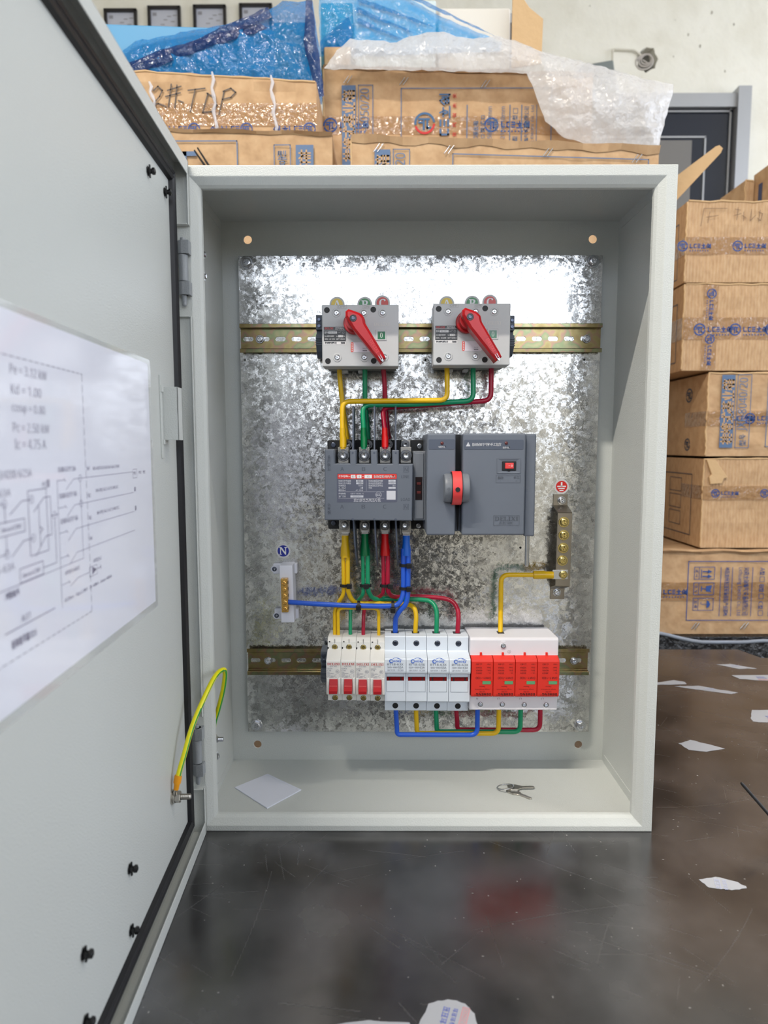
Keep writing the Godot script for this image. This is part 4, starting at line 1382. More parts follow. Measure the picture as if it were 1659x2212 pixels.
	var out := poly([[-83.8, 572.9], [-76.7, 570.6], [-70.9, 568.4], [-66.9, 564.3], [-65.3, 557.6], [-45.6, 525.4], [-42.7, 519.7], [-48.8, 514.6], [-52.4, 519.0], [-78.4, 550.7], [-87.0, 564.6], [-87.0, 570.3]])
	b.x = Transform3D()
	b.prism(out, -0.0745, -0.0535, 0.0026)
	var hd := part(t, "handle", b, M.red_handle)
	b = MB.new().at(Vector3(-0.0785, 0.5627, -0.0535))
	b.lathe([Vector2(0.0040, -0.0003), Vector2(0.0039, 0.0002), Vector2(0.0036, 0.0003), Vector2(0, 0.0002)], 24)
	part(hd, "spindle_hole", b, M.black_gloss)
	screw(hd, Vector3(-0.0785, 0.5625, -0.0533), 0.0022, 0.0006, M.screw_dark, Basis(), 0.0, "spindle_screw")
	var dirv := Vector2(0.0255, -0.0415).normalized()
	b = MB.new().at(Vector3(-0.0598, 0.5397, -0.05345), Basis(Vector3(0, 0, 1), dirv.angle()))
	b.ink(rgb(150, 10, 18)).frame(-0.0005, -0.0036, 0.0172, 0.0036, 0.0003)
	b.ink(rgb(206, 60, 62)).text("DELIXI", Vector2(0.0008, -0.0017), 0.0034, 0.0155)
	part(hd, "moulded_name", b, M.gloss_print)
	b = MB.new().at(Vector3(-0.0487, 0.5208, -0.0540), Basis(Vector3(0, 0, 1), dirv.angle()))
	for s: float in [-0.0011, 0.0011]:
		b.rbox(Vector3(-0.0022, s - 0.0004, -0.002), Vector3(0.0048, s + 0.0004, 0.0014), 0.0003, 1)
	b.rbox(Vector3(0.0032, -0.0010, -0.002), Vector3(0.0062, 0.0010, 0.0010), 0.0003, 1)
	part(hd, "padlock_clip", b, M.steel)
	var t2: Node3D = t.duplicate()
	t2.name = "isolator_switch_001"
	t2.position = c + Vector3(0.1286, 0.0012, 0)
	add_child(t2, true)
	tag(t2, "grey isolator with a red turning handle, on the right of the upper rail", "isolator switch", "red-handled isolators")
	# dark end stops clamped to the rail
	for q: Array in [[-0.1262, -0.1180, 0.5787, 0.530, "dark grey end stop left of the left isolator", -1.0], [0.1020, 0.1112, 0.5775, 0.531, "dark grey end stop right of the right isolator", 1.0], [-0.1245, -0.1150, 0.1665, 0.1215, "dark grey end stop left of the small breakers", -1.0]]:
		end_stop(q[0], q[1], q[2], q[3], q[4], q[5])

func end_stop(x0: float, x1: float, y1: float, y0: float, label: String, side: float) -> void:
	var t := thing("end_stop", label, "end stop", Vector3((x0 + x1) / 2, y0, -0.147), "rail end stops")
	var b := MB.new()
	var pr := poly([[y0 * 1000, -146.9], [y1 * 1000, -146.9], [y1 * 1000, -121], [y1 * 1000 - 1, -120], [y1 * 1000 - 17, -120], [y1 * 1000 - 18, -127], [y1 * 1000 - 22, -127], [y1 * 1000 - 23, -119], [y1 * 1000 - 36, -119], [y0 * 1000 + 6, -124], [y0 * 1000, -132]])
	b.x = Transform3D(side_on(), Vector3())
	b.prism(pr, x0, x1, 0.0005)
	b.x = Transform3D()
	for k in 4:
		b.rbox(Vector3(x0 - 0.0005, y1 - 0.036 + k * 0.0026, -0.1196), Vector3(x1 + 0.0005, y1 - 0.0345 + k * 0.0026, -0.1175), 0.0004, 1)
	part(t, "clamp_body", b, M.stop)
	for dy: float in [0.0055, 0.0130]:
		screw(t, Vector3(x0 + 0.0036 if side < 0 else x1 - 0.0030, y1 - dy, -0.1204), 0.0024, 0.0008, M.screw_dark, Basis(), 0.0029)

# ---------------------------------------------------------------- the changeover switch
func transfer_switch() -> void:
	var t := thing("transfer_switch", "dark grey automatic transfer switch with a red centre lever", "transfer switch", Vector3(0.0, 0.318, -0.155))
	var b := MB.new()
	b.prism(MB.rrect(-0.1155, 0.3185, 0.0075, 0.4300, 0.002), -0.155, -0.140, 0.0008)
	part(t, "mounting_base", b, M.black)
	for p: Vector2 in [Vector2(-0.1080, 0.4240), Vector2(-0.0008, 0.4225), Vector2(-0.1085, 0.3262), Vector2(-0.0016, 0.3228)]:
		screw(t, Vector3(p.x, p.y, -0.1398), 0.0033, 0.0012, M.screw_dark if p.x < -0.05 else M.steel, Basis(), 0.0, "base_screw", p.x * 50)
	# contact unit with its terminal pockets
	b = MB.new()
	b.prism(poly([[-115.0, 335.8], [-114.0, 418.0], [-113.0, 419.0], [-103.4, 419.0], [-102.6, 418.2], [-102.3, 402.4], [-84.5, 402.3], [-84.9, 417.7], [-84.1, 418.5], [-77.9, 418.5], [-77.1, 417.7], [-77.1, 402.0], [-60.0, 401.9], [-60.4, 417.7], [-59.6, 418.5], [-53.4, 418.5],
		[-52.6, 417.7], [-52.2, 401.9], [-35.0, 401.9], [-35.4, 417.2], [-34.6, 418.0], [-27.9, 418.0], [-27.1, 417.2], [-27.1, 401.8], [-10.6, 401.7], [-11.4, 335.0]]), -0.140, -0.085, 0.0012)
	part(t, "contact_unit", b, M.grey)
	b = MB.new()
	b.box(Vector3(-0.1020, 0.4015, -0.140), Vector3(-0.0105, 0.4150, -0.112))
	part(t, "terminal_floor", b, M.black)
	# front marking
	b = MB.new().at(Vector3(0, 0, -0.0849))
	b.ink(rgb(68, 74, 86))
	for k in 3:
		b.text("ABC"[k], Vector2(-0.0937 + k * 0.0251, 0.3938), 0.0044, 0.0040, 1)
		b.text("ABC"[k], Vector2(-0.0942 + k * 0.0251, 0.3496), 0.0044, 0.0040, 1)
	for y: float in [0.3954, 0.3514]:
		b.text("N", Vector2(-0.0190, y - 0.0020), 0.0042, 0.0034, 1)
		b.frame(-0.0220, y - 0.0032, -0.0160, y + 0.0032, 0.0003)
	b.text("LINE", Vector2(-0.0244, 0.3853), 0.0033, 0.0088)
	b.text("LOAD", Vector2(-0.0249, 0.3585), 0.0033, 0.0108)
	b.han("备用侧Ⅱ", Vector2(-0.1108, 0.4080), 0.0036, 0.0034, 0.0010, 0.0003, 0, true)
	b.han("负载侧", Vector2(-0.1110, 0.3520), 0.0036, 0.0034, 0.0010, 0.0003, 0, true)
	part(t, "moulded_mark", b, M.print)
	# rating label
	b = MB.new().at(Vector3(0, 0, -0.085))
	b.prism(MB.rrect(-0.1000, 0.3570, -0.0293, 0.3912, 0.0015), -0.0001, 0.0002)
	var lab := part(t, "rating_label", b, mat(rgb(86, 90, 108), 0.4))
	b = MB.new().at(Vector3(0, 0, -0.08475))
	b.ink(rgb(214, 66, 60)).cap(MB.rrect(-0.0992, 0.3844, -0.0299, 0.3902, 0.0010), 0)
	b.ink(rgb(236, 232, 234)).text("CDQ0s", Vector2(-0.0977, 0.3860), 0.0027, 0.0112, 0, 0.0001, "Droid Sans", true)
	b.rect(-0.0836, 0.3852, -0.0783, 0.3892, 0.0001).rect(-0.0764, 0.3852, -0.0711, 0.3892, 0.0001).rect(-0.0676, 0.3852, -0.0590, 0.3892, 0.0001)
	b.text("-", Vector2(-0.0860, 0.3870), 0.0004, 0.0018, 0, 0.0001)
	b.text("/", Vector2(-0.0780, 0.3856), 0.0030, 0.0012, 0, 0.0001)
	b.text("-", Vector2(-0.0703, 0.3870), 0.0004, 0.0018, 0, 0.0001)
	b.han("自动转换开关电器", Vector2(-0.0570, 0.3858), 0.0028, 0.0026, 0.0006, 0.0004, 0.0001)
	b.ink(rgb(196, 198, 208))
	var rows := [["额定工作电压Ue:", "400V~", true], ["额定工作电流Ie:", "63A", true], ["额定频率:", "50Hz", false], ["电器级别:", "PC级", false], ["使用类别:", "AC-33iB", false]]
	for k in 5:
		var y := 0.3812 - k * 0.00275
		b.han(rows[k][0].substr(0, 7 if k < 2 else 4), Vector2(-0.0980, y), 0.0019, 0.0018, 0.0003, 0.00027)
		if rows[k][2]:
			b.rect(-0.0774, y - 0.0002, -0.0692, y + 0.0020)
		b.text(rows[k][1], Vector2(-0.0695, y), 0.0018, 0.0, 2, 0.0001 if not rows[k][2] else 0.0)
	var rows2 := ["额定短时耐受电流", "额定短路接通能力", "额定冲压耐受电压", "极数"]
	for k in 4:
		var y := 0.3812 - k * 0.00275
		b.han(rows2[k], Vector2(-0.0628, y), 0.0019, 0.0018, 0.0003, 0.00027)
		if k != 2:
			b.rect(-0.0396, y - 0.0002, -0.0312, y + 0.0020)
	b.text("8kV", Vector2(-0.0312, 0.3757), 0.0018, 0.0036, 2)
	b.rect(-0.0657, 0.3701, -0.0655, 0.3838).rect(-0.0982, 0.3694, -0.0446, 0.3696).rect(-0.0982, 0.3613, -0.0446, 0.3615)
	b.han("符合标准", Vector2(-0.0980, 0.3662), 0.0019, 0.0018, 0.0003, 0.00027)
	b.text("GB/T 14048.11", Vector2(-0.0840, 0.3662), 0.0017, 0.0150)
	b.han("出厂日期", Vector2(-0.0980, 0.3630), 0.0019, 0.0018, 0.0003, 0.00027)
	b.rect(-0.0842, 0.3627, -0.0690, 0.3651)
	b.ink(rgb(120, 124, 140)).text("20250621", Vector2(-0.0766, 0.3631), 0.0015, 0.0100, 1, 0.0001)
	b.text("400V~", Vector2(-0.0733, 0.3813), 0.0015, 0.0060, 1, 0.0001)
	b.text("63A", Vector2(-0.0733, 0.3786), 0.0015, 0.0040, 1, 0.0001)
	b.text("5kA", Vector2(-0.0354, 0.3813), 0.0015, 0.0040, 1, 0.0001)
	b.text("7.65kA", Vector2(-0.0354, 0.3786), 0.0015, 0.0060, 1, 0.0001)
	b.text("4", Vector2(-0.0354, 0.3731), 0.0015, 0.0010, 1, 0.0001)
	b.text("80", Vector2(-0.0810, 0.3860), 0.0022, 0.0028, 1, 0.0002)
	b.text("4", Vector2(-0.0738, 0.3860), 0.0022, 0.0014, 1, 0.0002)
	b.text("63", Vector2(-0.0633, 0.3860), 0.0022, 0.0028, 1, 0.0002)
	b.ink(rgb(206, 208, 216)).rect(-0.0418, 0.3600, -0.0312, 0.3704)
	b.arc(Vector2(-0.0512, 0.3658), 0.0034, 0, TAU, 0.0003, 0, 24)
	for k in 3:
		b.arc(Vector2(-0.0528 + k * 0.0017, 0.3658), 0.0011, 0.8, TAU - 0.8, 0.0004, 0, 10)
	b.han("德力西电气有限公司", Vector2(-0.0800, 0.3589), 0.0021, 0.0029, 0.0006, 0.00035)
	b.text("DELIXI ELECTRIC LTD", Vector2(-0.0644, 0.3575), 0.0011, 0.0315, 1, 0, "Droid Sans", true)
	part(lab, "print", b, M.gloss_print)
	# terminals: front row above, rear row above, row below
	for k in 4:
		var x := [-0.0938, -0.0686, -0.0434, -0.0186][k] as float
		b = MB.new()
		b.rbox(Vector3(x - 0.0066, 0.4022, -0.1120), Vector3(x + 0.0066, 0.4215, -0.1085), 0.0006, 1)
		var ter := part(t, "terminal", b, M.steel_dull)
		bolt(ter, Vector3(x + 0.0002, 0.4115, -0.1070), 0.0070)
		b = MB.new()
		b.rbox(Vector3(x - 0.0050, 0.4150, -0.1400), Vector3(x + 0.0066, 0.4300, -0.1350), 0.0006, 1)
		ter = part(t, "rear_terminal", b, M.steel_dull)
		bolt(ter, Vector3(x + (0.0040 if k < 3 else 0.0), 0.4245, -0.1350), 0.0056)
		var bx := [-0.0941, -0.0687, -0.0438, -0.0193][k] as float
		b = MB.new()
		b.rbox(Vector3(bx - 0.0066, 0.3130 if k % 3 == 0 else 0.3150, -0.1290), Vector3(bx + 0.0066, 0.3362, -0.1250), 0.0006, 1)
		ter = part(t, "terminal", b, M.steel_dull)
		bolt(ter, Vector3(bx, 0.3256, -0.1224), 0.0066)
	# plastic phase barriers, thin sheets seen almost edge-on
	for k in 3:
		var x := [-0.0813, -0.0561, -0.0310][k] as float
		b = MB.new()
		b.x = Transform3D(side_on(), Vector3(0, 0, 0))
		b.prism(poly([[405, -139], [405, -92], [414, -90.5], [468.0, -99], [470, -103], [470, -136], [467, -139]]), x - 0.0009, x + 0.0009, 0.0002)
		b.x = Transform3D(Basis(), Vector3(x, 0.4148, -0.0868))
		b.lathe([Vector2(0.0015, -0.004), Vector2(0.0015, 0.0016), Vector2(0.0011, 0.002), Vector2(0, 0.002)], 14)
		part(t, "phase_barrier", b, M.grey_dark)
		b = MB.new()
		b.x = Transform3D(Basis(), Vector3(x, 0.337, 0)) * Transform3D(Basis(Vector3(0, 0, 1), 0.05), Vector3()) * Transform3D(Basis(), Vector3(-x, -0.337, 0)) * Transform3D(side_on(), Vector3())
		b.prism(poly([[345, -139], [345, -92], [337, -90.5], [302, -96], [285, -110], [274, -126], [274, -136], [277, -139]]), x - 0.0009, x + 0.0009, 0.0002)
		b.x = Transform3D(Basis(), Vector3(x - 0.0002, 0.3368, -0.0868))
		b.lathe([Vector2(0.0017, -0.004), Vector2(0.0017, 0.0016), Vector2(0.0012, 0.002), Vector2(0, 0.002)], 14)
		part(t, "phase_barrier", b, M.grey_dark)
	# link block with its sight window
	b = MB.new()
	b.rbox(Vector3(-0.0103, 0.3342, -0.140), Vector3(0.0045, 0.4166, -0.095), 0.0014)
	b.rbox(Vector3(-0.0085, 0.3362, -0.096), Vector3(0.0022, 0.4145, -0.0935), 0.0010)
	part(t, "link_block", b, M.grey_light)
	b = MB.new()
	b.rbox(Vector3(-0.0077, 0.3589, -0.0938), Vector3(0.0006, 0.3864, -0.0930), 0.0008)
	var sw := part(t, "sight_window", b, M.dark_window)
	b = MB.new()
	b.rbox(Vector3(-0.0060, 0.3665, -0.0933), Vector3(-0.0012, 0.3695, -0.0927), 0.0003, 1)
	b.rbox(Vector3(-0.0060, 0.3770, -0.0933), Vector3(-0.0012, 0.3800, -0.0927), 0.0003, 1)
	part(sw, "red_flag", b, mat(rgb(92, 34, 32), 0.3))
	# drive housing
	b = MB.new()
	b.rbox(Vector3(0.0040, 0.3205, -0.155), Vector3(0.0368, 0.4370, -0.065), 0.0022, 3)
	b.rbox(Vector3(0.0446, 0.3205, -0.155), Vector3(0.1166, 0.4370, -0.065), 0.0022, 3)
	b.box(Vector3(0.030, 0.3225, -0.154), Vector3(0.052, 0.4355, -0.088))
	# the recess round the rocker switch
	b.x = Transform3D(Basis(), Vector3(0.0973, 0.4002, -0.065))
	var ro := [Vector2(-0.0136, -0.0086), Vector2(0.0136, -0.0086), Vector2(0.0136, 0.0086), Vector2(-0.0136, 0.0086)]
	var ri := [Vector2(-0.0090, -0.0062), Vector2(0.0090, -0.0062), Vector2(0.0090, 0.0062), Vector2(-0.0090, 0.0062)]
	for k in 4:
		var j := (k + 1) % 4
		b.quad(Vector3(ro[k].x, ro[k].y, 0.0003), Vector3(ro[j].x, ro[j].y, 0.0003), Vector3(ro[j].x * 0.975, ro[j].y * 0.96, 0.0008), Vector3(ro[k].x * 0.975, ro[k].y * 0.96, 0.0008))
		b.quad(Vector3(ro[k].x * 0.975, ro[k].y * 0.96, 0.0008), Vector3(ro[j].x * 0.975, ro[j].y * 0.96, 0.0008), Vector3(ri[j].x, ri[j].y, 0.0002), Vector3(ri[k].x, ri[k].y, 0.0002))
	b.x = Transform3D()
	var ho := part(t, "drive_housing", b, M.grey)
	# wedge-shaped slot between the two halves
	b = MB.new()
	b.prism(poly([[37.0, 436.0], [44.6, 436.0], [44.4, 395], [43.2, 330], [42.6, 324], [41.6, 324], [41.0, 330], [37.2, 395]]), -0.0885, -0.0872)
	part(ho, "slot_floor", b, M.black)
	b = MB.new()
	b.rbox(Vector3(0.1176, 0.3180, -0.155), Vector3(0.1300, 0.4366, -0.073), 0.0020, 3)
	b.box(Vector3(0.115, 0.325, -0.15), Vector3(0.119, 0.432, -0.085))
	part(t, "end_cover", b, M.grey)
	b = MB.new().at(Vector3(0.1274, 0.2776, -0.1), Basis(Vector3.RIGHT, -PI / 2))
	b.lathe([Vector2(0, 0), Vector2(0.0018, 0.0003), Vector2(0.0026, 0.0016), Vector2(0.0027, 0.046), Vector2(0.0027, 0.048)], 22)
	part(t, "crank_rod", b, M.steel)
	# printed panels
	for q: Array in [[0.0059, 0.4188, 0.0358, 0.4304], [0.0462, 0.4186, 0.1138, 0.4297]]:
		b = MB.new().at(Vector3(0, 0, -0.065))
		b.prism(MB.rrect(q[0], q[1], q[2], q[3], 0.0015), -0.0001, 0.0003, 0.0001)
		part(ho, "printed_panel", b, M.grey_dark)
	b = MB.new().at(Vector3(0, 0, -0.0645))
	b.ink(rgb(214, 216, 222))
	b.han("常用电源", Vector2(0.0171, 0.4208), 0.0019, 0.0018, 0.0003, 0.0003)
	b.han("备用电源", Vector2(0.0899, 0.4200), 0.0019, 0.0018, 0.0003, 0.0003)
	b.han("自动状态下请勿手工操作", Vector2(0.0550, 0.4228), 0.0033, 0.0027, 0.00035, 0.00038)
	b.cap(poly([[48.4, 422.4], [53.2, 422.4], [50.8, 427.2]]), 0)
	b.ink(rgb(78, 86, 102)).rect(0.05065, 0.4240, 0.05095, 0.4258, 0.0001).rect(0.05065, 0.4231, 0.05095, 0.4235, 0.0001)
	b.ink(rgb(78, 83, 94)).frame(0.0831, 0.3811, 0.1106, 0.3896, 0.0003)
	b.han("自动", Vector2(0.0848, 0.3855), 0.0028, 0.0030, 0.0004, 0.0003)
	b.han("手工", Vector2(0.1032, 0.3855), 0.0028, 0.0030, 0.0004, 0.0003)
	b.text("I", Vector2(0.0880, 0.3823), 0.0015, 0.0003, 1)
	b.text("O", Vector2(0.1062, 0.3823), 0.0015, 0.0014, 1)
	b.frame(0.0810, 0.3322, 0.1103, 0.3434, 0.0003)
	b.text("DELIXI", Vector2(0.0956, 0.3375), 0.0046, 0.0268, 1, 0, "Droid Serif", true)
	b.text("ELECTRIC", Vector2(0.0956, 0.3336), 0.0026, 0.0155, 1)
	part(ho, "print", b, M.print)
	for x: float in [0.0212, 0.0940]:
		b = MB.new().at(Vector3(x, 0.4259, -0.0647))
		b.lathe([Vector2(0.0019, 0), Vector2(0.0018, 0.0004), Vector2(0.0012, 0.0010), Vector2(0, 0.0012)], 18, true)
		part(ho, "indicator_lens", b, mat(rgb(96, 46, 46), 0.25))
	# rocker
	b = MB.new()
	b.rbox(Vector3(0.0896, 0.3947, -0.066), Vector3(0.1056, 0.4055, -0.0640), 0.0008)
	b.prism(poly([[95.5, 394.8], [99.5, 394.8], [97.5, 393.2]]), -0.0648, -0.0642)
	var rk := part(ho, "rocker_switch", b, M.black)
	b = MB.new()
	var rt := Basis(Vector3(0, 1, 0), 0.10)
	b.x = Transform3D(rt, Vector3(0.0978, 0.4003, -0.0640))
	b.rbox(Vector3(-0.0049, -0.0033, -0.001), Vector3(0.0049, 0.0033, 0.0012), 0.0005)
	part(rk, "rocker", b, M.red_knob)
	b = MB.new()
	b.x = Transform3D(rt, Vector3(0.0978, 0.4003, -0.0640))
	b.ink(rgb(240, 220, 220)).rect(-0.0013, -0.0001, 0.0002, 0.0003, 0.0013)
	b.arc(Vector2(0.0026, 0.0001), 0.0009, 0, TAU, 0.0004, 0.0013, 14)
	part(rk, "mark", b, M.gloss_print)
	# centre drum with the red lever strap over it; its axis lies along x
	b = MB.new().at(Vector3(0, 0.3752, -0.0610), Basis(Vector3(0, 1, 0), Vector3(0, 0, 1), Vector3(1, 0, 0)))
	b.lathe([Vector2(0, 0.0232), Vector2(0.0152, 0.0232), Vector2(0.0160, 0.0240), Vector2(0.0164, 0.0260), Vector2(0.0164, 0.0490), Vector2(0.0160, 0.0508), Vector2(0.0150, 0.0515), Vector2(0, 0.0515)], 48)
	var dm := part(t, "drum", b, M.grey_light)
	b = MB.new().at(Vector3(0, 0, -0.0440))
	b.ink(rgb(70, 76, 88)).text("I", Vector2(0.0275, 0.3844), 0.0030, 0.0006, 1).text("O", Vector2(0.0275, 0.3738), 0.0029, 0.0026, 1, 0.0008).text("II", Vector2(0.0275, 0.3634), 0.0028, 0.0018, 1)
	part(dm, "mark", b, M.print)
	b = MB.new().at(Vector3(0, 0.3752, -0.0610), Basis(Vector3(0, 1, 0), Vector3(0, 0, 1), Vector3(1, 0, 0)))
	for i in 24:
		var a0 := -0.32 + (PI + 0.64) * i / 24
		var a1 := -0.32 + (PI + 0.64) * (i + 1) / 24
		var d0 := Vector2.from_angle(a0)
		var d1 := Vector2.from_angle(a1)
		var xa := 0.0320
		var xb := 0.0424
		var rr := 0.0192
		var f := func(d: Vector2, r: float, zz: float) -> Vector3: return Vector3(d.x * r, d.y * r, zz)
		b.quadn(f.call(d0, rr, xa), f.call(d1, rr, xa), f.call(d1, rr, xb), f.call(d0, rr, xb), f.call(d0, 1, 0), f.call(d1, 1, 0), f.call(d1, 1, 0), f.call(d0, 1, 0))
		b.quad(f.call(d0, 0.016, xa), f.call(d1, 0.016, xa), f.call(d1, rr, xa), f.call(d0, rr, xa))
		b.quad(f.call(d1, 0.016, xb), f.call(d0, 0.016, xb), f.call(d0, rr, xb), f.call(d1, rr, xb))
	part(dm, "lever_strap", b, M.red_knob)
	b = MB.new().at(Vector3(0, 0.3752, -0.0610), Basis(Vector3(0, 1, 0), Vector3(0, 0, 1), Vector3(1, 0, 0)))
	b.lathe([Vector2(0.0164, 0.0312), Vector2(0.0184, 0.0312), Vector2(0.0184, 0.0320)], 48)
	b.lathe([Vector2(0.0184, 0.0424), Vector2(0.0184, 0.0432), Vector2(0.0164, 0.0432)], 48)
	part(dm, "strap_gap", b, M.black)
	b = MB.new().at(Vector3(0.0372, 0.3746, -0.0418))
	b.lathe([Vector2(0.0027, -0.0006), Vector2(0.0027, 0.0002), Vector2(0.0025, 0.0003), Vector2(0, 0.0002)], 24)
	part(dm, "lever_hole", b, M.black)

# a socket-head terminal bolt on a spring washer
func bolt(parent: Node3D, at: Vector3, r: float) -> void:
	var make := func(b: MB) -> void:
		b.lathe([Vector2(r, -0.0002), Vector2(r, 0.0007), Vector2(r * 0.95, 0.0010), Vector2(r * 0.8, 0.0010), Vector2(r * 0.8, 0.0022), Vector2(r * 0.76, 0.0025), Vector2(r * 0.66, 0.0025), Vector2(r * 0.66, 0.0052), Vector2(r * 0.58, 0.0060), Vector2(r * 0.40, 0.0060), Vector2(r * 0.36, 0.0032), Vector2(r * 0.1, 0.0028), Vector2(0, 0.0034)], 28)
	piece(parent, "bolt", "bolt%.4f" % r, make, M.steel, at)

# ---------------------------------------------------------------- four small breakers
func breakers() -> void:
	var xc := -0.1052
	var w := 0.0086
	var t := thing("circuit_breaker", "", "circuit breaker", Vector3(xc, 0.1100, -0.147), "white miniature breakers")
	var b := MB.new()
	b.x = Transform3D(side_on(), Vector3())
	b.prism(poly([[110.6, -147], [110.6, -100.6], [111.2, -100], [125.4, -100], [125.8, -79.6], [126.8, -78.2], [129.0, -77.8], [166.8, -77.8], [168.6, -78.6], [175.4, -99.4], [176.4, -100], [184.6, -100], [185.4, -100.6], [188.6, -105.5], [189.0, -108], [186.0, -147]]), xc - w, xc + w, 0.0004)
	b.x = Transform3D()
	for y: float in [0.1781, 0.1142]:
		b.x = Transform3D(Basis(), Vector3(xc, y, -0.1))
		b.lathe([Vector2(0.0043, -0.0002), Vector2(0.0043, 0.0004), Vector2(0.0040, 0.0007), Vector2(0.0036, 0.0007)], 24)
	b.x = Transform3D()
	# cheeks beside the toggle
	for s: float in [-1.0, 1.0]:
		var xa := xc + s * 0.0084
		var xb := xc + s * 0.0052
		b.rbox(Vector3(minf(xa, xb), 0.1272, -0.0785), Vector3(maxf(xa, xb), 0.1470, -0.0768), 0.0006, 1)
	part(t, "body", b, M.white)
	b = MB.new()
	b.box(Vector3(xc - 0.0090, 0.1745, -0.104), Vector3(xc - 0.0074, 0.1790 - 0.001, -0.0996))
	b.box(Vector3(xc - 0.0002, 0.1815, -0.101), Vector3(xc + 0.0002, 0.1880, -0.0998))
	b.box(Vector3(xc - 0.0072, 0.1840, -0.103), Vector3(xc - 0.0055, 0.1852, -0.0997))
	part(t, "notch", b, M.black)
	for y: float in [0.1781, 0.1142]:
		b = MB.new().at(Vector3(xc, y, -0.1))
		b.lathe([Vector2(0.0036, 0.0005), Vector2(0.0034, 0.0002), Vector2(0, 0.0002)], 20)
		part(t, "screw_well", b, M.black)
		screw(t, Vector3(xc, y, -0.0998), 0.0031, 0.0006, M.zinc, Basis(), 0.0, "terminal_screw", y * 30)
	# toggle, down
	b = MB.new()
	b.x = Transform3D(side_on(), Vector3())
	b.prism(poly([[130.6, -79], [129.6, -70.5], [130.6, -68.6], [134.0, -68.4], [136.8, -73.0], [137.6, -73.2], [138.8, -74.4], [145.4, -76.9], [145.4, -79]]), xc - 0.0048, xc + 0.0048, 0.0004)
	part(t, "toggle", b, M.red)
	b = MB.new().at(Vector3(0, 0, -0.0776))
	b.ink(rgb(190, 34, 42)).text("DELIXI", Vector2(xc, 0.1627), 0.0027, 0.0148, 1, 0, "Droid Serif", true)
	b.ink(rgb(110, 116, 140)).text("ELECTRIC", Vector2(xc, 0.1605), 0.0013, 0.0086, 1)
	b.text("DZ47s", Vector2(xc - 0.0076, 0.1577), 0.0016, 0.0062)
	b.arc(Vector2(xc + 0.0048, 0.1548), 0.0022, 0, TAU, 0.0002, 0, 20)
	for k in 3:
		b.arc(Vector2(xc + 0.0040 + k * 0.0009, 0.1548), 0.0008, 0.8, TAU - 0.8, 0.00022, 0, 10)
	b.text("50Hz", Vector2(xc - 0.0076, 0.1532), 0.0011, 0.0032)
	b.text("230V/400V~", Vector2(xc - 0.0076, 0.1517), 0.0011, 0.0086)
	b.text("6000A", Vector2(xc - 0.0076, 0.1502), 0.0011, 0.0040)
	b.text("GB/T 10963.1", Vector2(xc - 0.0076, 0.1487), 0.0011, 0.0088)
	b.text("IEC 60898-1", Vector2(xc - 0.0076, 0.1472), 0.0011, 0.0076)
	b.line([Vector2(xc + 0.0040, 0.1510), Vector2(xc + 0.0018, 0.1510), Vector2(xc + 0.0018, 0.1478), Vector2(xc + 0.0040, 0.1478)], 0.00018)
	b.line([Vector2(xc + 0.0068, 0.1520), Vector2(xc + 0.0068, 0.1478), Vector2(xc + 0.0060, 0.1476)], 0.00018)
	part(t, "print", b, M.print)
	var names := ["white breaker marked C20, first from the left of the four small breakers", "white breaker marked C16 under the green wire, second of the small breakers", "white breaker marked C16 under the red wire, third of the small breakers", "white breaker marked C16 right beside the white fuse holders"]
	var all := [t]
	for k in [1, 2, 3]:
		var o: Node3D = t.duplicate()
		o.name = "circuit_breaker_%03d" % k
		o.position = Vector3(xc + k * 0.01748, 0.1100 - [0, 0, 0.0004, 0.0006][k], -0.147)
		add_child(o, true)
		all.append(o)
	for k in 4:
		tag(all[k], names[k], "circuit breaker", "white miniature breakers")
		b = MB.new().at(Vector3(0, 0, -0.0776))
		b.ink(rgb(96, 102, 126)).text("C20" if k == 0 else "C16", Vector2(all[k].position.x - 0.0076, 0.1551), 0.0018, 0.0046)
		part(all[k], "rating", b, M.print)

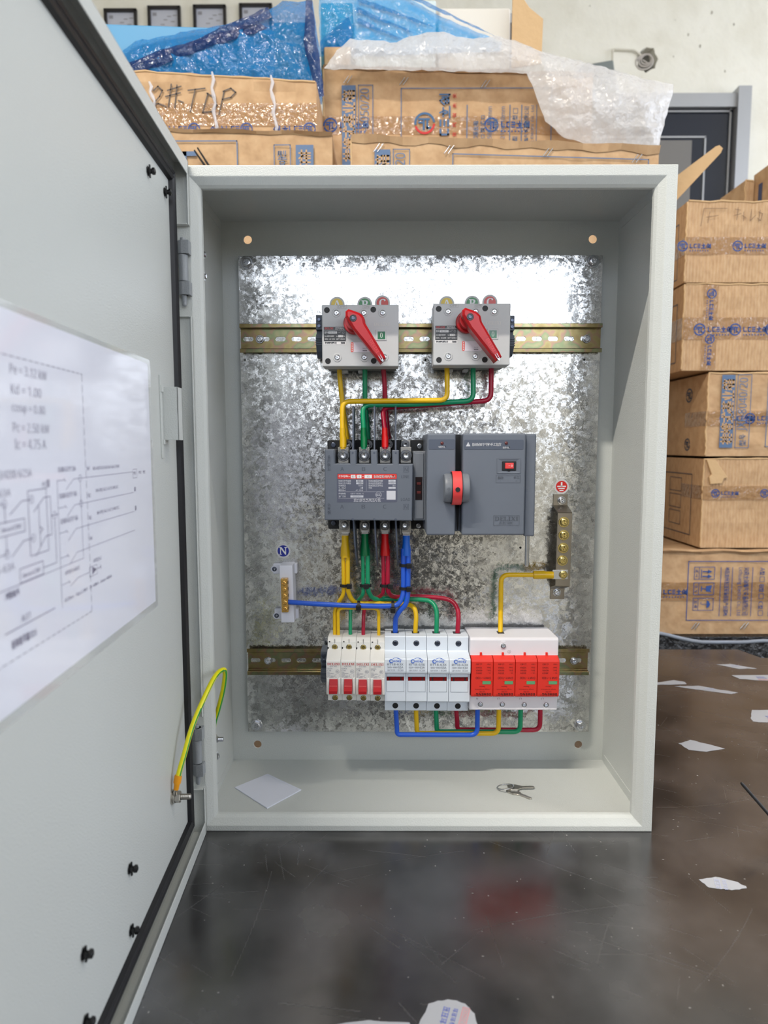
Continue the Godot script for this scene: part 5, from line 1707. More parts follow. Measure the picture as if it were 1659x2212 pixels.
# ---------------------------------------------------------------- four fuse holders
func fuses() -> void:
	var xc := -0.0314
	var w := 0.01265
	var t := thing("fuse_holder", "", "fuse holder", Vector3(xc, 0.0976, -0.147), "white fuse holders")
	var b := MB.new()
	b.x = Transform3D(side_on(), Vector3())
	b.prism(poly([[97.6, -147], [97.6, -101], [98.4, -100], [113.6, -100], [114.4, -99], [115.0, -84.6], [116.6, -83], [150.0, -83], [171.0, -83.5], [173.2, -99.0], [174.6, -100], [190.6, -100], [191.6, -101], [192.2, -108], [191.4, -108.4], [191.9, -112], [191.1, -112.4], [191.4, -117], [188.0, -147]]), xc - w, xc + w, 0.0004)
	part(t, "body", b, M.white_cool)
	# the hinged fuse carrier: its name band bulges, its window shows the red cartridge
	b = MB.new()
	b.x = Transform3D(side_on(), Vector3())
	b.prism(poly([[151.0, -84], [151.2, -80.6], [153.0, -78.2], [155.0, -77.6], [169.2, -78.2], [170.6, -79.2], [170.8, -84]]), xc - w, xc + w, 0.0004)
	part(t, "carrier", b, M.white_cool)
	b = MB.new()
	b.rbox(Vector3(xc - 0.0103, 0.1284, -0.0834), Vector3(xc + 0.0103, 0.1418, -0.0824), 0.0003, 1)
	b.rbox(Vector3(xc - 0.0103, 0.1470, -0.0834), Vector3(xc + 0.0103, 0.1506, -0.0824), 0.0003, 1)
	part(t, "window_panel", b, M.white_cool)
	b = MB.new()
	b.box(Vector3(xc - 0.0106, 0.1281, -0.0832), Vector3(xc + 0.0106, 0.1508, -0.08285))
	part(t, "panel_joint", b, mat(rgb(116, 122, 134), 0.6))
	b = MB.new()
	b.rbox(Vector3(xc - 0.0103, 0.1421, -0.0834), Vector3(xc + 0.0103, 0.1466, -0.0823), 0.0003, 1)
	var win := part(t, "red_window", b, M.red_window)
	b = MB.new()
	for s: float in [-0.0068, 0.0068]:
		b.box(Vector3(xc + s - 0.0007, 0.1423, -0.0826), Vector3(xc + s + 0.0007, 0.1464, -0.0822))
	part(win, "cartridge_edge", b, M.black)
	for y: float in [0.1830, 0.1040]:
		b = MB.new().at(Vector3(xc + 0.0003, y, -0.1))
		b.lathe([Vector2(0.0036, 0.0001), Vector2(0.0034, 0.0003), Vector2(0.0033, 0.0001), Vector2(0, 0.0001)], 22)
		part(t, "screw_well", b, M.black)
		if y > 0.15:
			screw(t, Vector3(xc + 0.0003, y, -0.0999), 0.0030, 0.0007, M.screw_dark, Basis(), 0.0, "terminal_screw", 0.5)
	b = MB.new()
	b.box(Vector3(xc - 0.0046, 0.1888, -0.124), Vector3(xc + 0.0046, 0.1916, -0.111))
	part(t, "cable_entry", b, M.black)
	b = MB.new().at(Vector3(xc, 0, -0.0774))
	var dy := 0.0
	b.x.origin.y = 0.0012
	b.ink(rgb(52, 104, 206))
	b.arc(Vector2(-0.0048, 0.1665 + dy), 0.0020, 0.7, TAU - 0.7, 0.0010, 0, 14)
	b.text("HOEJ", Vector2(-0.0030, 0.1648 + dy), 0.0026, 0.0096, 0, 0, "Droid Sans", true)
	b.arc(Vector2(0.0010, 0.1640 + dy), 0.0066, 0.75, 2.2, 0.0006, 0, 14)
	b.arc(Vector2(0.0030, 0.1630 + dy), 0.0066, 0.7, 1.7, 0.0004, 0, 10)
	b.ink(rgb(92, 98, 112)).text("RT18-63X", Vector2(0, 0.1612 + dy), 0.0026, 0.0192, 1)
	b.text("500V~690V", Vector2(-0.0094, 0.1578 + dy), 0.0021, 0.0122)
	b.text("63A", Vector2(0.0034, 0.1576 + dy), 0.0026, 0.0060)
	b.text("GB13539.1  IEC269", Vector2(0, 0.1543 + dy), 0.0019, 0.0192, 1)
	part(t, "print", b, M.print)
	var names := ["fuse holder with the blue wire entering on top, beside the small breakers", "fuse holder with the yellow wire entering on top", "fuse holder with the green wire entering on top", "fuse holder with the red wire on top, beside the red surge arrester"]
	for k in 4:
		var o: Node3D = t
		if k:
			o = t.duplicate()
			o.name = "fuse_holder_%03d" % k
			o.position = Vector3(xc + k * 0.0257, 0.0976 - k * 0.0002, -0.147)
			add_child(o, true)
		tag(o, names[k], "fuse holder", "white fuse holders")

# ---------------------------------------------------------------- the surge arrester with its four red plugs
func surge_arrester() -> void:
	var t := thing("surge_arrester", "white surge arrester base with four red plug-in modules", "surge arrester", Vector3(0.1124, 0.1020, -0.147))
	var x0 := 0.0592
	var x1 := 0.1656
	var b := MB.new()
	b.x = Transform3D(side_on(), Vector3())
	b.prism(poly([[102.4, -147], [102.4, -91], [103.2, -90], [121.5, -90], [121.5, -100], [171.0, -100], [171.0, -90], [189.4, -90], [191.0, -90.6], [192.2, -93], [190.0, -147]]), x0, x1, 0.0006)
	b.x = Transform3D()
	for p: Vector2 in [Vector2(0.0723, 0.1098), Vector2(0.0989, 0.1098), Vector2(0.1255, 0.1094), Vector2(0.1522, 0.1091), Vector2(0.0990, 0.1824)]:
		var d := -1.0 if p.y < 0.15 else 1.0
		b.x = Transform3D(Basis(), Vector3(p.x, p.y, -0.09))
		b.prism(MB.rrect(-0.0040, -0.0040, 0.0040, 0.0040, 0.0038), -0.0002, 0.0006, 0.0002, false)
		b.prism(poly([[-2.6, 0], [2.6, 0], [2.6, 6.0 * d], [-2.6, 6.0 * d]]), -0.0002, 0.0005, 0.0002, false)
	b.x = Transform3D()
	part(t, "base", b, M.white_spd)
	for p: Vector2 in [Vector2(0.0723, 0.1098), Vector2(0.0989, 0.1098), Vector2(0.1255, 0.1094), Vector2(0.1522, 0.1091), Vector2(0.0990, 0.1824)]:
		b = MB.new().at(Vector3(p.x, p.y, -0.0894))
		b.lathe([Vector2(0.0031, 0.0002), Vector2(0.0029, 0.0001), Vector2(0, 0.0001)], 20)
		part(t, "screw_well", b, M.black)
		screw(t, Vector3(p.x, p.y, -0.0894), 0.0027, 0.0008, M.steel, Basis(), 0.0, "terminal_screw", p.x * 30)
	b = MB.new()
	b.box(Vector3(0.0960, 0.1880, -0.122), Vector3(0.1040, 0.1922, -0.112))
	part(t, "cable_entry", b, M.black)
	b = MB.new().at(Vector3(0, 0, -0.0898))
	b.ink(rgb(90, 92, 104))
	b.x = Transform3D(Basis(Vector3(0, 0, 1), PI), Vector3(0.1062, 0.1753, -0.0898))
	b.arc(Vector2(), 0.0019, 0, TAU, 0.0002, 0, 18)
	b.line([Vector2(0, 0.0012), Vector2(0, 0.0002)], 0.0002).line([Vector2(-0.0011, 0.0002), Vector2(0.0011, 0.0002)], 0.0002).line([Vector2(-0.0006, -0.0004), Vector2(0.0006, -0.0004)], 0.0002)
	for k in 4:
		b.x = Transform3D(Basis(Vector3(0, 0, 1), PI), Vector3(0.0684 + k * 0.0266, 0.1178, -0.0898))
		b.text(["N", "L3", "L2", "L1"][k], Vector2(-0.0008, 0.0), 0.0020, 0.0018 if k == 0 else 0.0030)
	part(t, "print", b, M.print)
	for k in 4:
		var a := 0.0598 + k * 0.02642
		var e := a + 0.0260
		b = MB.new()
		b.x = Transform3D(side_on(), Vector3())
		b.prism(poly([[122.4, -99], [122.4, -82], [123.6, -80.4], [126, -80], [166.0, -80], [168.4, -81.2], [171.0, -88.6], [171.0, -99]]), a, e, 0.0008)
		b.x = Transform3D()
		b.rbox(Vector3(a + 0.0110, 0.1700, -0.0915), Vector3(a + 0.0136, 0.1748, -0.0885), 0.0004, 1)
		b.box(Vector3(a + 0.0113, 0.1426, -0.0801), Vector3(a + 0.0242, 0.1436, -0.0794))
		var m := part(t, "plug_module", b, M.red_spd)
		b = MB.new()
		b.rbox(Vector3(a + 0.0132, 0.1384, -0.0802), Vector3(a + 0.0234, 0.1428, -0.0796), 0.0002, 1)
		part(m, "status_window", b, M.green_flag)
		b = MB.new().at(Vector3(a + 0.0130, 0.0, -0.0797), Basis(Vector3(0, 0, 1), PI))
		b.ink(rgb(96, 26, 28))
		var rows := [[0.1622, "Up:", "≤2.4KV"], [0.1580, "Imax:", "100KA"], [0.1545, "In:", "60KA"], [0.1512, "Uc:  ~", "385V"]]
		for q: Array in rows:
			b.text(q[1], Vector2(-0.0098, -q[0] - 0.0020), 0.0020, 0.0046)
			b.text(q[2], Vector2(0.0004, -q[0] - 0.0020), 0.0020, 0.0074)
		b.text("DM1-100", Vector2(-0.0102, -0.1476), 0.0028, 0.0180)
		b.text("Device", Vector2(0.0, -0.1365), 0.0016, 0.0066, 1)
		b.text("Surge Protective", Vector2(0.0, -0.1332), 0.0016, 0.0176, 1)
		b.text("ELECTRIC", Vector2(0.0, -0.1302), 0.0016, 0.0070, 1)
		b.ink(rgb(44, 16, 20)).text("DEMENG", Vector2(-0.0104, -0.1277), 0.0030, 0.0176, 0, 0, "Droid Sans", true)
		b.arc(Vector2(0.0086, -0.1252), 0.0006, 0, TAU, 0.0002, 0, 10)
		part(m, "print", b, M.print)

# ---------------------------------------------------------------- neutral bar, earth bar and round stickers
func bars_and_stickers() -> void:
	var t := thing("neutral_bar", "small brass neutral bar on a white plastic holder at the left", "terminal bar", Vector3(-0.168, 0.2, -0.155))
	var b := MB.new()
	var tl := Basis(Vector3(0, 0, 1), 0.018)
	b.x = Transform3D(tl, Vector3(-0.1672, 0.2375, 0))
	b.rbox(Vector3(-0.0082, -0.0365, -0.155), Vector3(0.0082, 0.0365, -0.128), 0.0008)
	b.rbox(Vector3(-0.0195, 0.0225, -0.155), Vector3(0.0115, 0.0355, -0.146), 0.0012)
	b.rbox(Vector3(-0.0195, -0.0365, -0.155), Vector3(0.0115, -0.0235, -0.146), 0.0012)
	part(t, "holder", b, M.nbase)
	b = MB.new().at(Vector3(-0.1672, 0.2375, 0), tl)
	b.rbox(Vector3(-0.0058, -0.0212, -0.129), Vector3(0.0026, 0.0212, -0.1195), 0.0006, 1)
	var br := part(t, "brass_bar", b, M.brass)
	b = MB.new().at(Vector3(-0.1672, 0.2375, 0), tl)
	for k in 5:
		b.x = Transform3D(tl, Vector3(-0.1672, 0.2375, 0)) * Transform3D(Basis(Vector3.UP, PI / 2), Vector3(0.0027, 0.0158 - k * 0.0081, -0.1240))
		b.lathe([Vector2(0.0024, 0), Vector2(0.0022, 0.0001), Vector2(0, 0.0001)], 14)
	part(br, "wire_hole", b, M.black)
	for k in 5:
		screw(br, Vector3(-0.1672, 0.2375, 0) + tl * Vector3(-0.0018, 0.0158 - k * 0.0081, -0.1196), 0.0033, 0.0020, M.brass, Basis(), 0.0, "clamp_screw", k * 1.3)
	for p: Vector2 in [Vector2(-0.1856, 0.2662), Vector2(-0.1838, 0.2054)]:
		b = MB.new().at(Vector3(p.x, p.y, -0.146))
		b.lathe([Vector2(0.0042, 0.0001), Vector2(0.0038, -0.0004), Vector2(0, -0.0004)], 20)
		part(t, "screw_well", b, M.nbase)
		screw(t, Vector3(p.x + 0.0004, p.y, -0.1462), 0.0030, 0.0009, M.screw_dark)
	# earth bar
	t = thing("earth_bar", "metal earth bar with five yellow screws at the plate's right edge", "terminal bar", Vector3(0.181, 0.2265, -0.155))
	b = MB.new()
	var tr := Basis(Vector3(0, 0, 1), -0.008)
	b.x = Transform3D(tr, Vector3(0.1795, 0.2935, 0)) * Transform3D(side_on(), Vector3())
	b.prism(poly([[-68.0, -155], [-68.0, -153], [-54.0, -153], [-47.0, -130.4], [-45.6, -129], [46.0, -129], [47.4, -130.4], [54.0, -153], [68.0, -153], [68.0, -155], [52.6, -155], [45.6, -131.4], [44.6, -131], [-44.4, -131], [-45.4, -131.4], [-52.4, -155]]), -0.0090, 0.0090, 0.0003)
	part(t, "bar", b, mat(rgb(150, 142, 130), 0.3, 1.0))
	for p: Vector2 in [Vector2(0.1784, 0.3285), Vector2(0.1787, 0.3122), Vector2(0.1784, 0.2960), Vector2(0.1778, 0.2802), Vector2(0.1790, 0.2625)]:
		screw(t, Vector3(p.x, p.y, -0.129), 0.0052, 0.0026, M.zinc, Basis(), 0.0067, "clamp_screw", p.y * 20)
	for p: Vector2 in [Vector2(0.1812, 0.3535), Vector2(0.1780, 0.2345)]:
		screw(t, Vector3(p.x, p.y, -0.153), 0.0043, 0.0026, M.steel, Basis(), 0.0054, "mounting_screw", p.y * 9)
	# stickers
	var ks := [["A", Vector2(-0.1033, 0.5977), "y", "yellow round sticker A peeping over the left isolator"], ["B", Vector2(-0.0688, 0.5976), "g", "green round sticker B peeping over the left isolator"], ["C", Vector2(-0.0469, 0.5993), "r", "red round sticker C peeping over the left isolator"],
		["A", Vector2(0.0330, 0.5984), "y", "yellow round sticker A peeping over the right isolator"], ["B", Vector2(0.0646, 0.5988), "g", "green round sticker B peeping over the right isolator"], ["C", Vector2(0.0865, 0.6001), "r", "red round sticker C peeping over the right isolator"],
		["N", Vector2(-0.1749, 0.2882), "b", "blue round sticker N above the white neutral bar"], ["E", Vector2(0.1812, 0.3711), "e", "red round sticker with the earth sign above the earth bar"]]
	for k: Array in ks:
		var p: Vector2 = k[1]
		var o := thing("round_sticker", k[3], "sticker", Vector3(p.x, p.y, -0.155), "round phase stickers on the plate")
		b = MB.new().at(Vector3(p.x, p.y, -0.155))
		b.prism(MB.circle(Vector2(), 0.0094, 40), 0.00005, 0.0003)
		part(o, "backing", b, mat(rgb(206, 206, 206), 0.5))
		b = MB.new().at(Vector3(p.x, p.y, -0.15465))
		b.ink({"y": rgb(224, 190, 10), "g": rgb(26, 132, 56), "r": rgb(208, 44, 28), "b": rgb(32, 44, 150), "e": rgb(206, 34, 32)}[k[2]]).disc(Vector2(), 0.0073, 0.0, 40)
		b.ink(rgb(232, 232, 234))
		if k[0] == "E":
			b.rect(-0.0010, 0.0002, 0.0010, 0.0056, 0.0001).rect(-0.0056, -0.0006, 0.0056, 0.0010, 0.0001).rect(-0.0041, -0.0032, 0.0041, -0.0017, 0.0001).rect(-0.0026, -0.0058, 0.0026, -0.0043, 0.0001)
		else:
			b.text(k[0], Vector2(0, -0.0048), 0.0098, 0.0, 1, 0.0001, "Droid Serif", true)
		part(o, "print", b, M.gloss_print)

# ---------------------------------------------------------------- wires: each a thing of its own, with its sleeves and lugs
func wire(label: String, ps: Array, r: float, col: String, called := "wire", group := "") -> Node3D:
	var t := thing(called, label, "wire", ps[-1], group)
	var b := MB.new()
	b.tube(ps, r, 14)
	part(t, "insulation", b, M["wire_" + col])
	return t

func v3(a: Array) -> Array:
	var o := []
	for q: Array in a:
		o.append(Vector3(q[0], q[1], q[2]) * 0.001)
	return o

func sleeve(t: Node3D, ps: Array, rs: Array, m: Material) -> void:
	var b := MB.new()
	b.tube(ps, rs, 20)
	part(t, "sleeve", b, m)

func wires() -> void:
	var names := {"y": "yellow", "g": "green", "r": "dark red", "b": "blue"}
	# straight down from the left isolator to the rear terminals of the transfer switch
	var rear := {"y": [[-99.6, 519, -130], [-98.2, 498, -131], [-96.2, 478, -132.5], [-92.5, 447, -133], [-90.4, 431, -133]], "g": [[-68.1, 519, -130], [-68.2, 498, -131], [-68.0, 478, -132.5], [-65.6, 447, -133], [-64.6, 431, -133]], "r": [[-45.8, 519, -130], [-44.2, 498, -132], [-43.6, 478, -134.5], [-40.8, 447, -134], [-39.4, 431, -133]]}
	for k: String in rear:
		wire(names[k] + " wire running straight down from the left isolator", curve(v3(rear[k])), 0.0030, k, "wire", "wires between the isolators and the transfer switch")
	# from the right isolator down, across and down to the front terminals
	var front := {"y": [[31.1, 519, -124], [31.7, 477.6, -119], [-95.2, 476.2, -118], [-94.8, 443, -112.5], [-93.9, 419, -107]], "g": [[63.2, 519, -127], [63.7, 477.4, -124.5], [-12, 472.8, -124], [-70.8, 472.2, -122], [-69.5, 443, -112.5], [-68.9, 419, -107]], "r": [[85.7, 519, -130], [85.9, 478.0, -130], [16, 472.9, -130.5], [-46.6, 469.4, -128], [-44.0, 443, -112.5], [-43.5, 419, -107]]}
	var sl := {"y": [-0.0945, -0.0938], "g": [-0.0695, -0.0689], "r": [-0.0439, -0.0435]}
	for k: String in front:
		var t := wire(names[k] + " wire bent across from the right isolator to the transfer switch", bend(v3(front[k]), 0.010), 0.0031, k, "wire", "wires between the isolators and the transfer switch")
		var xa: float = sl[k][0]
		var xb: float = sl[k][1]
		sleeve(t, [Vector3(xa, 0.4440, -0.1128), Vector3(xa, 0.4432, -0.1126), Vector3(xa, 0.4350, -0.1107), Vector3(xb, 0.4320, -0.1100), Vector3(xb, 0.4215, -0.1078), Vector3(xb, 0.4208, -0.1077)], [0.0032, 0.0036, 0.0037, 0.0042, 0.0042, 0.0039], M["sleeve_" + k])
		var b := MB.new()
		b.rbox(Vector3(xb - 0.0046, 0.4060, -0.1086), Vector3(xb + 0.0046, 0.4225, -0.1072), 0.0005, 1)
		part(t, "lug", b, M.steel_dull)
	# pairs leaving the lower terminals
	var low := {
		"yl": ["yellow wire from the transfer switch to the first small breaker", 2.4, [[-95.9, 295, -119], [-95.5, 288, -118.5], [-95.2, 250.8, -118], [-96.0, 239, -119], [-101.5, 229, -121], [-106.0, 219, -121.5], [-106.6, 208, -121], [-106.6, 184, -120]]],
		"yr": ["yellow wire from the transfer switch to the second fuse holder", 2.9, [[-89.6, 295, -119], [-89.7, 288, -118.5], [-89.9, 250.8, -118], [-88.4, 240, -119], [-83.4, 230.4, -122], [-75, 226.8, -125], [-40, 225.8, -127], [-16.5, 225.0, -126.5], [-7.4, 221, -122], [-5.0, 211.5, -119.5], [-5.6, 200, -118], [-6.0, 186, -118]]],
		"gl": ["green wire from the transfer switch to the second small breaker", 2.3, [[-71.4, 297, -119], [-71.2, 288, -118.5], [-70.8, 250.8, -118], [-71.6, 239, -119.5], [-77, 230, -127.5], [-84.5, 224, -129], [-87.0, 216, -127], [-87.2, 204, -123], [-87.2, 184, -120]]],
		"gr": ["green wire from the transfer switch to the third fuse holder", 2.9, [[-65.2, 297, -119], [-65.1, 288, -118.5], [-64.9, 250.8, -118], [-63.0, 240, -119.5], [-57.6, 232.6, -125], [-48, 231, -130], [-38.7, 230.9, -132], [4, 229.4, -132], [15.5, 226.4, -129], [20.2, 219, -123], [20.7, 208, -119], [20.2, 186, -118]]],
		"rl": ["dark red wire from the transfer switch to the third small breaker", 2.3, [[-46.4, 297, -119], [-46.2, 288, -118.5], [-45.8, 250.8, -118], [-47.2, 239, -121], [-56, 230.4, -134], [-66.5, 224.4, -134], [-70.0, 217, -128], [-70.8, 204, -123], [-71.0, 184, -120]]],
		"rr": ["dark red wire from the transfer switch to the fourth fuse holder", 2.9, [[-40.2, 297, -119], [-40.3, 288, -118.5], [-40.3, 250.8, -118], [-38.4, 240, -120.5], [-31, 233.6, -130], [-18, 232.4, -137], [2, 232, -139], [30, 230.2, -137], [42.0, 226.6, -131], [47.2, 218.6, -124], [47.7, 208, -119.5], [46.4, 186, -118]]],
		"bl": ["blue wire running left from the transfer switch to the neutral bar", 3.1, [[-21.3, 297, -117.5], [-21.3, 288, -117], [-21.1, 250, -115.5], [-22.0, 239, -114], [-26.8, 229.6, -112.5], [-38, 226.3, -112], [-80, 226.6, -112.5], [-125, 227.3, -117.5], [-164.5, 228.4, -124]]],
		"br": ["blue wire from the transfer switch to the first fuse holder", 3.1, [[-14.9, 297, -117.5], [-14.9, 288, -117], [-15.3, 250, -115.5], [-15.9, 238, -114], [-18.5, 228, -113.5], [-25.4, 219.6, -114], [-30.0, 211, -115.5], [-30.9, 201, -117], [-30.9, 186, -118]]],
	}
	var made := {}
	for k: String in low:
		made[k] = wire(low[k][0], curve(v3(low[k][2]), 6), low[k][1] * 0.001, k[0], "wire", "wires below the transfer switch")
	# shrink sleeves over each pair, and their lugs
	for q: Array in [["yl", -0.0928, 0.3132, 0.2864, "y"], ["gl", -0.0685, 0.3150, 0.2885, "g"], ["rl", -0.0437, 0.3150, 0.2885, "r"], ["bl", -0.0175, 0.3130, 0.2885, "b"]]:
		var x: float = q[1]
		var ya: float = q[2]
		var yb: float = q[3]
		sleeve(made[q[0]], [Vector3(x, ya, -0.1205), Vector3(x, ya - 0.0006, -0.1205), Vector3(x, ya - 0.010, -0.120), Vector3(x, ya - 0.0155, -0.119), Vector3(x, yb + 0.0008, -0.1183), Vector3(x, yb, -0.1183)], [0.0042, 0.0045, 0.0046, 0.0056, 0.0059, 0.0056], M["sleeve_" + q[4]])
		var b := MB.new()
		b.rbox(Vector3(x - 0.0060, ya + 0.0022, -0.1249), Vector3(x + 0.0060, ya + 0.0180, -0.1226), 0.0005, 1)
		b.rbox(Vector3(x - 0.0050, ya - 0.001, -0.1246), Vector3(x + 0.0050, ya + 0.0030, -0.1195), 0.0010, 1)
		part(made[q[0]], "lug", b, M.steel_dull)
	wire("yellow jumper wire bridging the first and fourth small breakers", bend(v3([[-101.9, 184, -118.2], [-102.3, 222.4, -118.2], [-51.6, 222.0, -118.2], [-51.5, 184, -118.2]]), 0.007), 0.0021, "y", "jumper_wire")
	# loops from the fuse holders under to the surge arrester
	for q: Array in [["b", -30.6, -29.0, 71.6, 63.0, -108.5], ["y", -5.2, -3.9, 99.3, 62.0, -115.2], ["g", 20.2, 21.6, 128.0, 61.2, -121.8], ["r", 46.0, 48.4, 154.4, 61.0, -128.2]]:
		wire(names[q[0]] + " wire looping under from fuse holder to surge arrester", bend(v3([[q[1], 101, q[5]], [q[2], 72, q[5]], [q[2] + 0.3, q[4], q[5]], [q[3], q[4] - 0.3, q[5]], [q[3], 106, q[5]]]), 0.009), 0.0030, q[0], "loop_wire", "loops below the fuse holders")
	# earth wire of the surge arrester: yellow with its green side to the plate
	var t := thing("earth_wire", "yellow earth wire from the surge arrester's top to the earth bar", "wire", Vector3(0.1, 0.19, -0.117))
	var b := MB.new().ink(rgb(236, 188, 16))
	b.tube(bend(v3([[100, 188, -117], [101.2, 202, -125], [101.8, 262, -129.5], [146, 261.8, -129.5]]), 0.010), 0.0030, 20, rgb(10, 130, 84), Vector3(0, 0, -1), 0.15)
	part(t, "insulation", b, M.wire_pe)
	sleeve(t, v3([[142, 262, -129.5], [142.8, 262, -129.5], [155, 262, -129.5], [157.5, 261.9, -129.2], [166.5, 261.8, -128.5], [167.2, 261.8, -128.4]]), [0.0046, 0.0054, 0.0055, 0.0047, 0.0046, 0.0043], M.sleeve_y)
	b = MB.new()
	b.rbox(Vector3(0.1655, 0.2565, -0.1290), Vector3(0.1850, 0.2685, -0.1278), 0.0005, 1)
	part(t, "lug", b, M.steel)
	# bonding strap of the door
	var ps := [Vector3(-0.2440, 0.0990, 0.0840), Vector3(-0.2428, 0.1075, 0.0815), Vector3(-0.2400, 0.1223, 0.0720), Vector3(-0.2361, 0.1442, 0.0550), Vector3(-0.2300, 0.1639, 0.0340), Vector3(-0.2243, 0.1790, 0.0100), Vector3(-0.2195, 0.1815, -0.0050), Vector3(-0.2185, 0.1753, -0.0110), Vector3(-0.2223, 0.1551, -0.0160), Vector3(-0.2289, 0.1324, -0.0200), Vector3(-0.2345, 0.1144, -0.0220), Vector3(-0.2354, 0.1010, -0.0210)]
	t = thing("earth_strap", "yellow and green bonding cable arching from the door stud into the cabinet", "wire", Vector3(-0.2466, 0.09, 0.083))
	b = MB.new().ink(rgb(238, 232, 20))
	b.tube(curve(ps), 0.0026, 20, rgb(34, 150, 60), Vector3(0.75, -0.15, 0.65).normalized(), 0.86)
	part(t, "insulation", b, M.wire_pe)
	sleeve(t, [Vector3(-0.2431, 0.1060, 0.0818), Vector3(-0.2433, 0.1052, 0.0821), Vector3(-0.2440, 0.0995, 0.0838), Vector3(-0.2442, 0.0983, 0.0840), Vector3(-0.2450, 0.0930, 0.0842)], [0.0034, 0.0037, 0.0036, 0.0027, 0.0025], M.sleeve_o)
	b = MB.new()
	b.tube([Vector3(-0.2449, 0.0940, 0.0842), Vector3(-0.2470, 0.0870, 0.0835)], [0.0018, 0.0030], 12)
	part(t, "lug", b, M.steel_dull)
	# black cable ties
	for q: Array in [["black cable tie round the yellow wire pair", Vector3(-0.0925, 0.2508, -0.118), 0.0061, 0.0036, 0.0048, 0.0], ["black cable tie round the green wire pair", Vector3(-0.0678, 0.2508, -0.118), 0.0061, 0.0036, 0.0010, 0.0], ["black cable tie round the red wire pair", Vector3(-0.0430, 0.2508, -0.118), 0.0061, 0.0036, 0.0058, 0.0],
		["upper black cable tie on the blue wire pair", Vector3(-0.0182, 0.2765, -0.1167), 0.0068, 0.0038, 0.0040, 0.0], ["lower black cable tie on the blue wire pair", Vector3(-0.0182, 0.2478, -0.1155), 0.0068, 0.0038, 0.0040, 0.0],
		["black cable tie at the middle of the long blue wire", Vector3(-0.0763, 0.2250, -0.1150), 0.0062, 0.0056, 0.0, PI / 2], ["black cable tie at the bend of the long blue wire", Vector3(-0.0340, 0.2245, -0.1145), 0.0066, 0.0060, -0.0022, PI / 2]]:
		var o := thing("cable_tie", q[0], "cable tie", q[1], "black cable ties")
		var ring := []
		var ro := Basis(Vector3(0, 0, 1), q[5])
		for i in 29:
			var a := TAU * i / 28
			ring.append(q[1] + ro * Vector3(cos(a) * q[2], 0.0, sin(a) * q[3]))
		b = MB.new()
		for i in 28:
			var up := ro * Vector3(0, 0.0018, 0)
			var c0: Vector3 = ring[i] - q[1]
			var c1: Vector3 = ring[i + 1] - q[1]
			var o0: Vector3 = ring[i] + c0.normalized() * 0.0013
			var o1: Vector3 = ring[i + 1] + c1.normalized() * 0.0013
			b.quad(o0 + up, o1 + up, o1 - up, o0 - up)
			b.quad(ring[i] + up, ring[i + 1] + up, o1 + up, o0 + up)
			b.quad(o0 - up, o1 - up, ring[i + 1] - up, ring[i] - up)
			b.quad(ring[i] - up, ring[i + 1] - up, ring[i + 1] + up, ring[i] + up)
		part(o, "strap", b, M.tie)
		b = MB.new()
		b.x = Transform3D(ro, q[1] + ro * Vector3(q[4], 0, 0) + Vector3(0, 0, q[3] + 0.0012))
		b.rbox(Vector3(-0.0033, -0.0031, -0.0014), Vector3(0.0033, 0.0031, 0.0028), 0.0008)
		b.box(Vector3(-0.0016, -0.0016, 0.0027), Vector3(0.0016, 0.0016, 0.0030))
		part(o, "lock", b, M.tie)

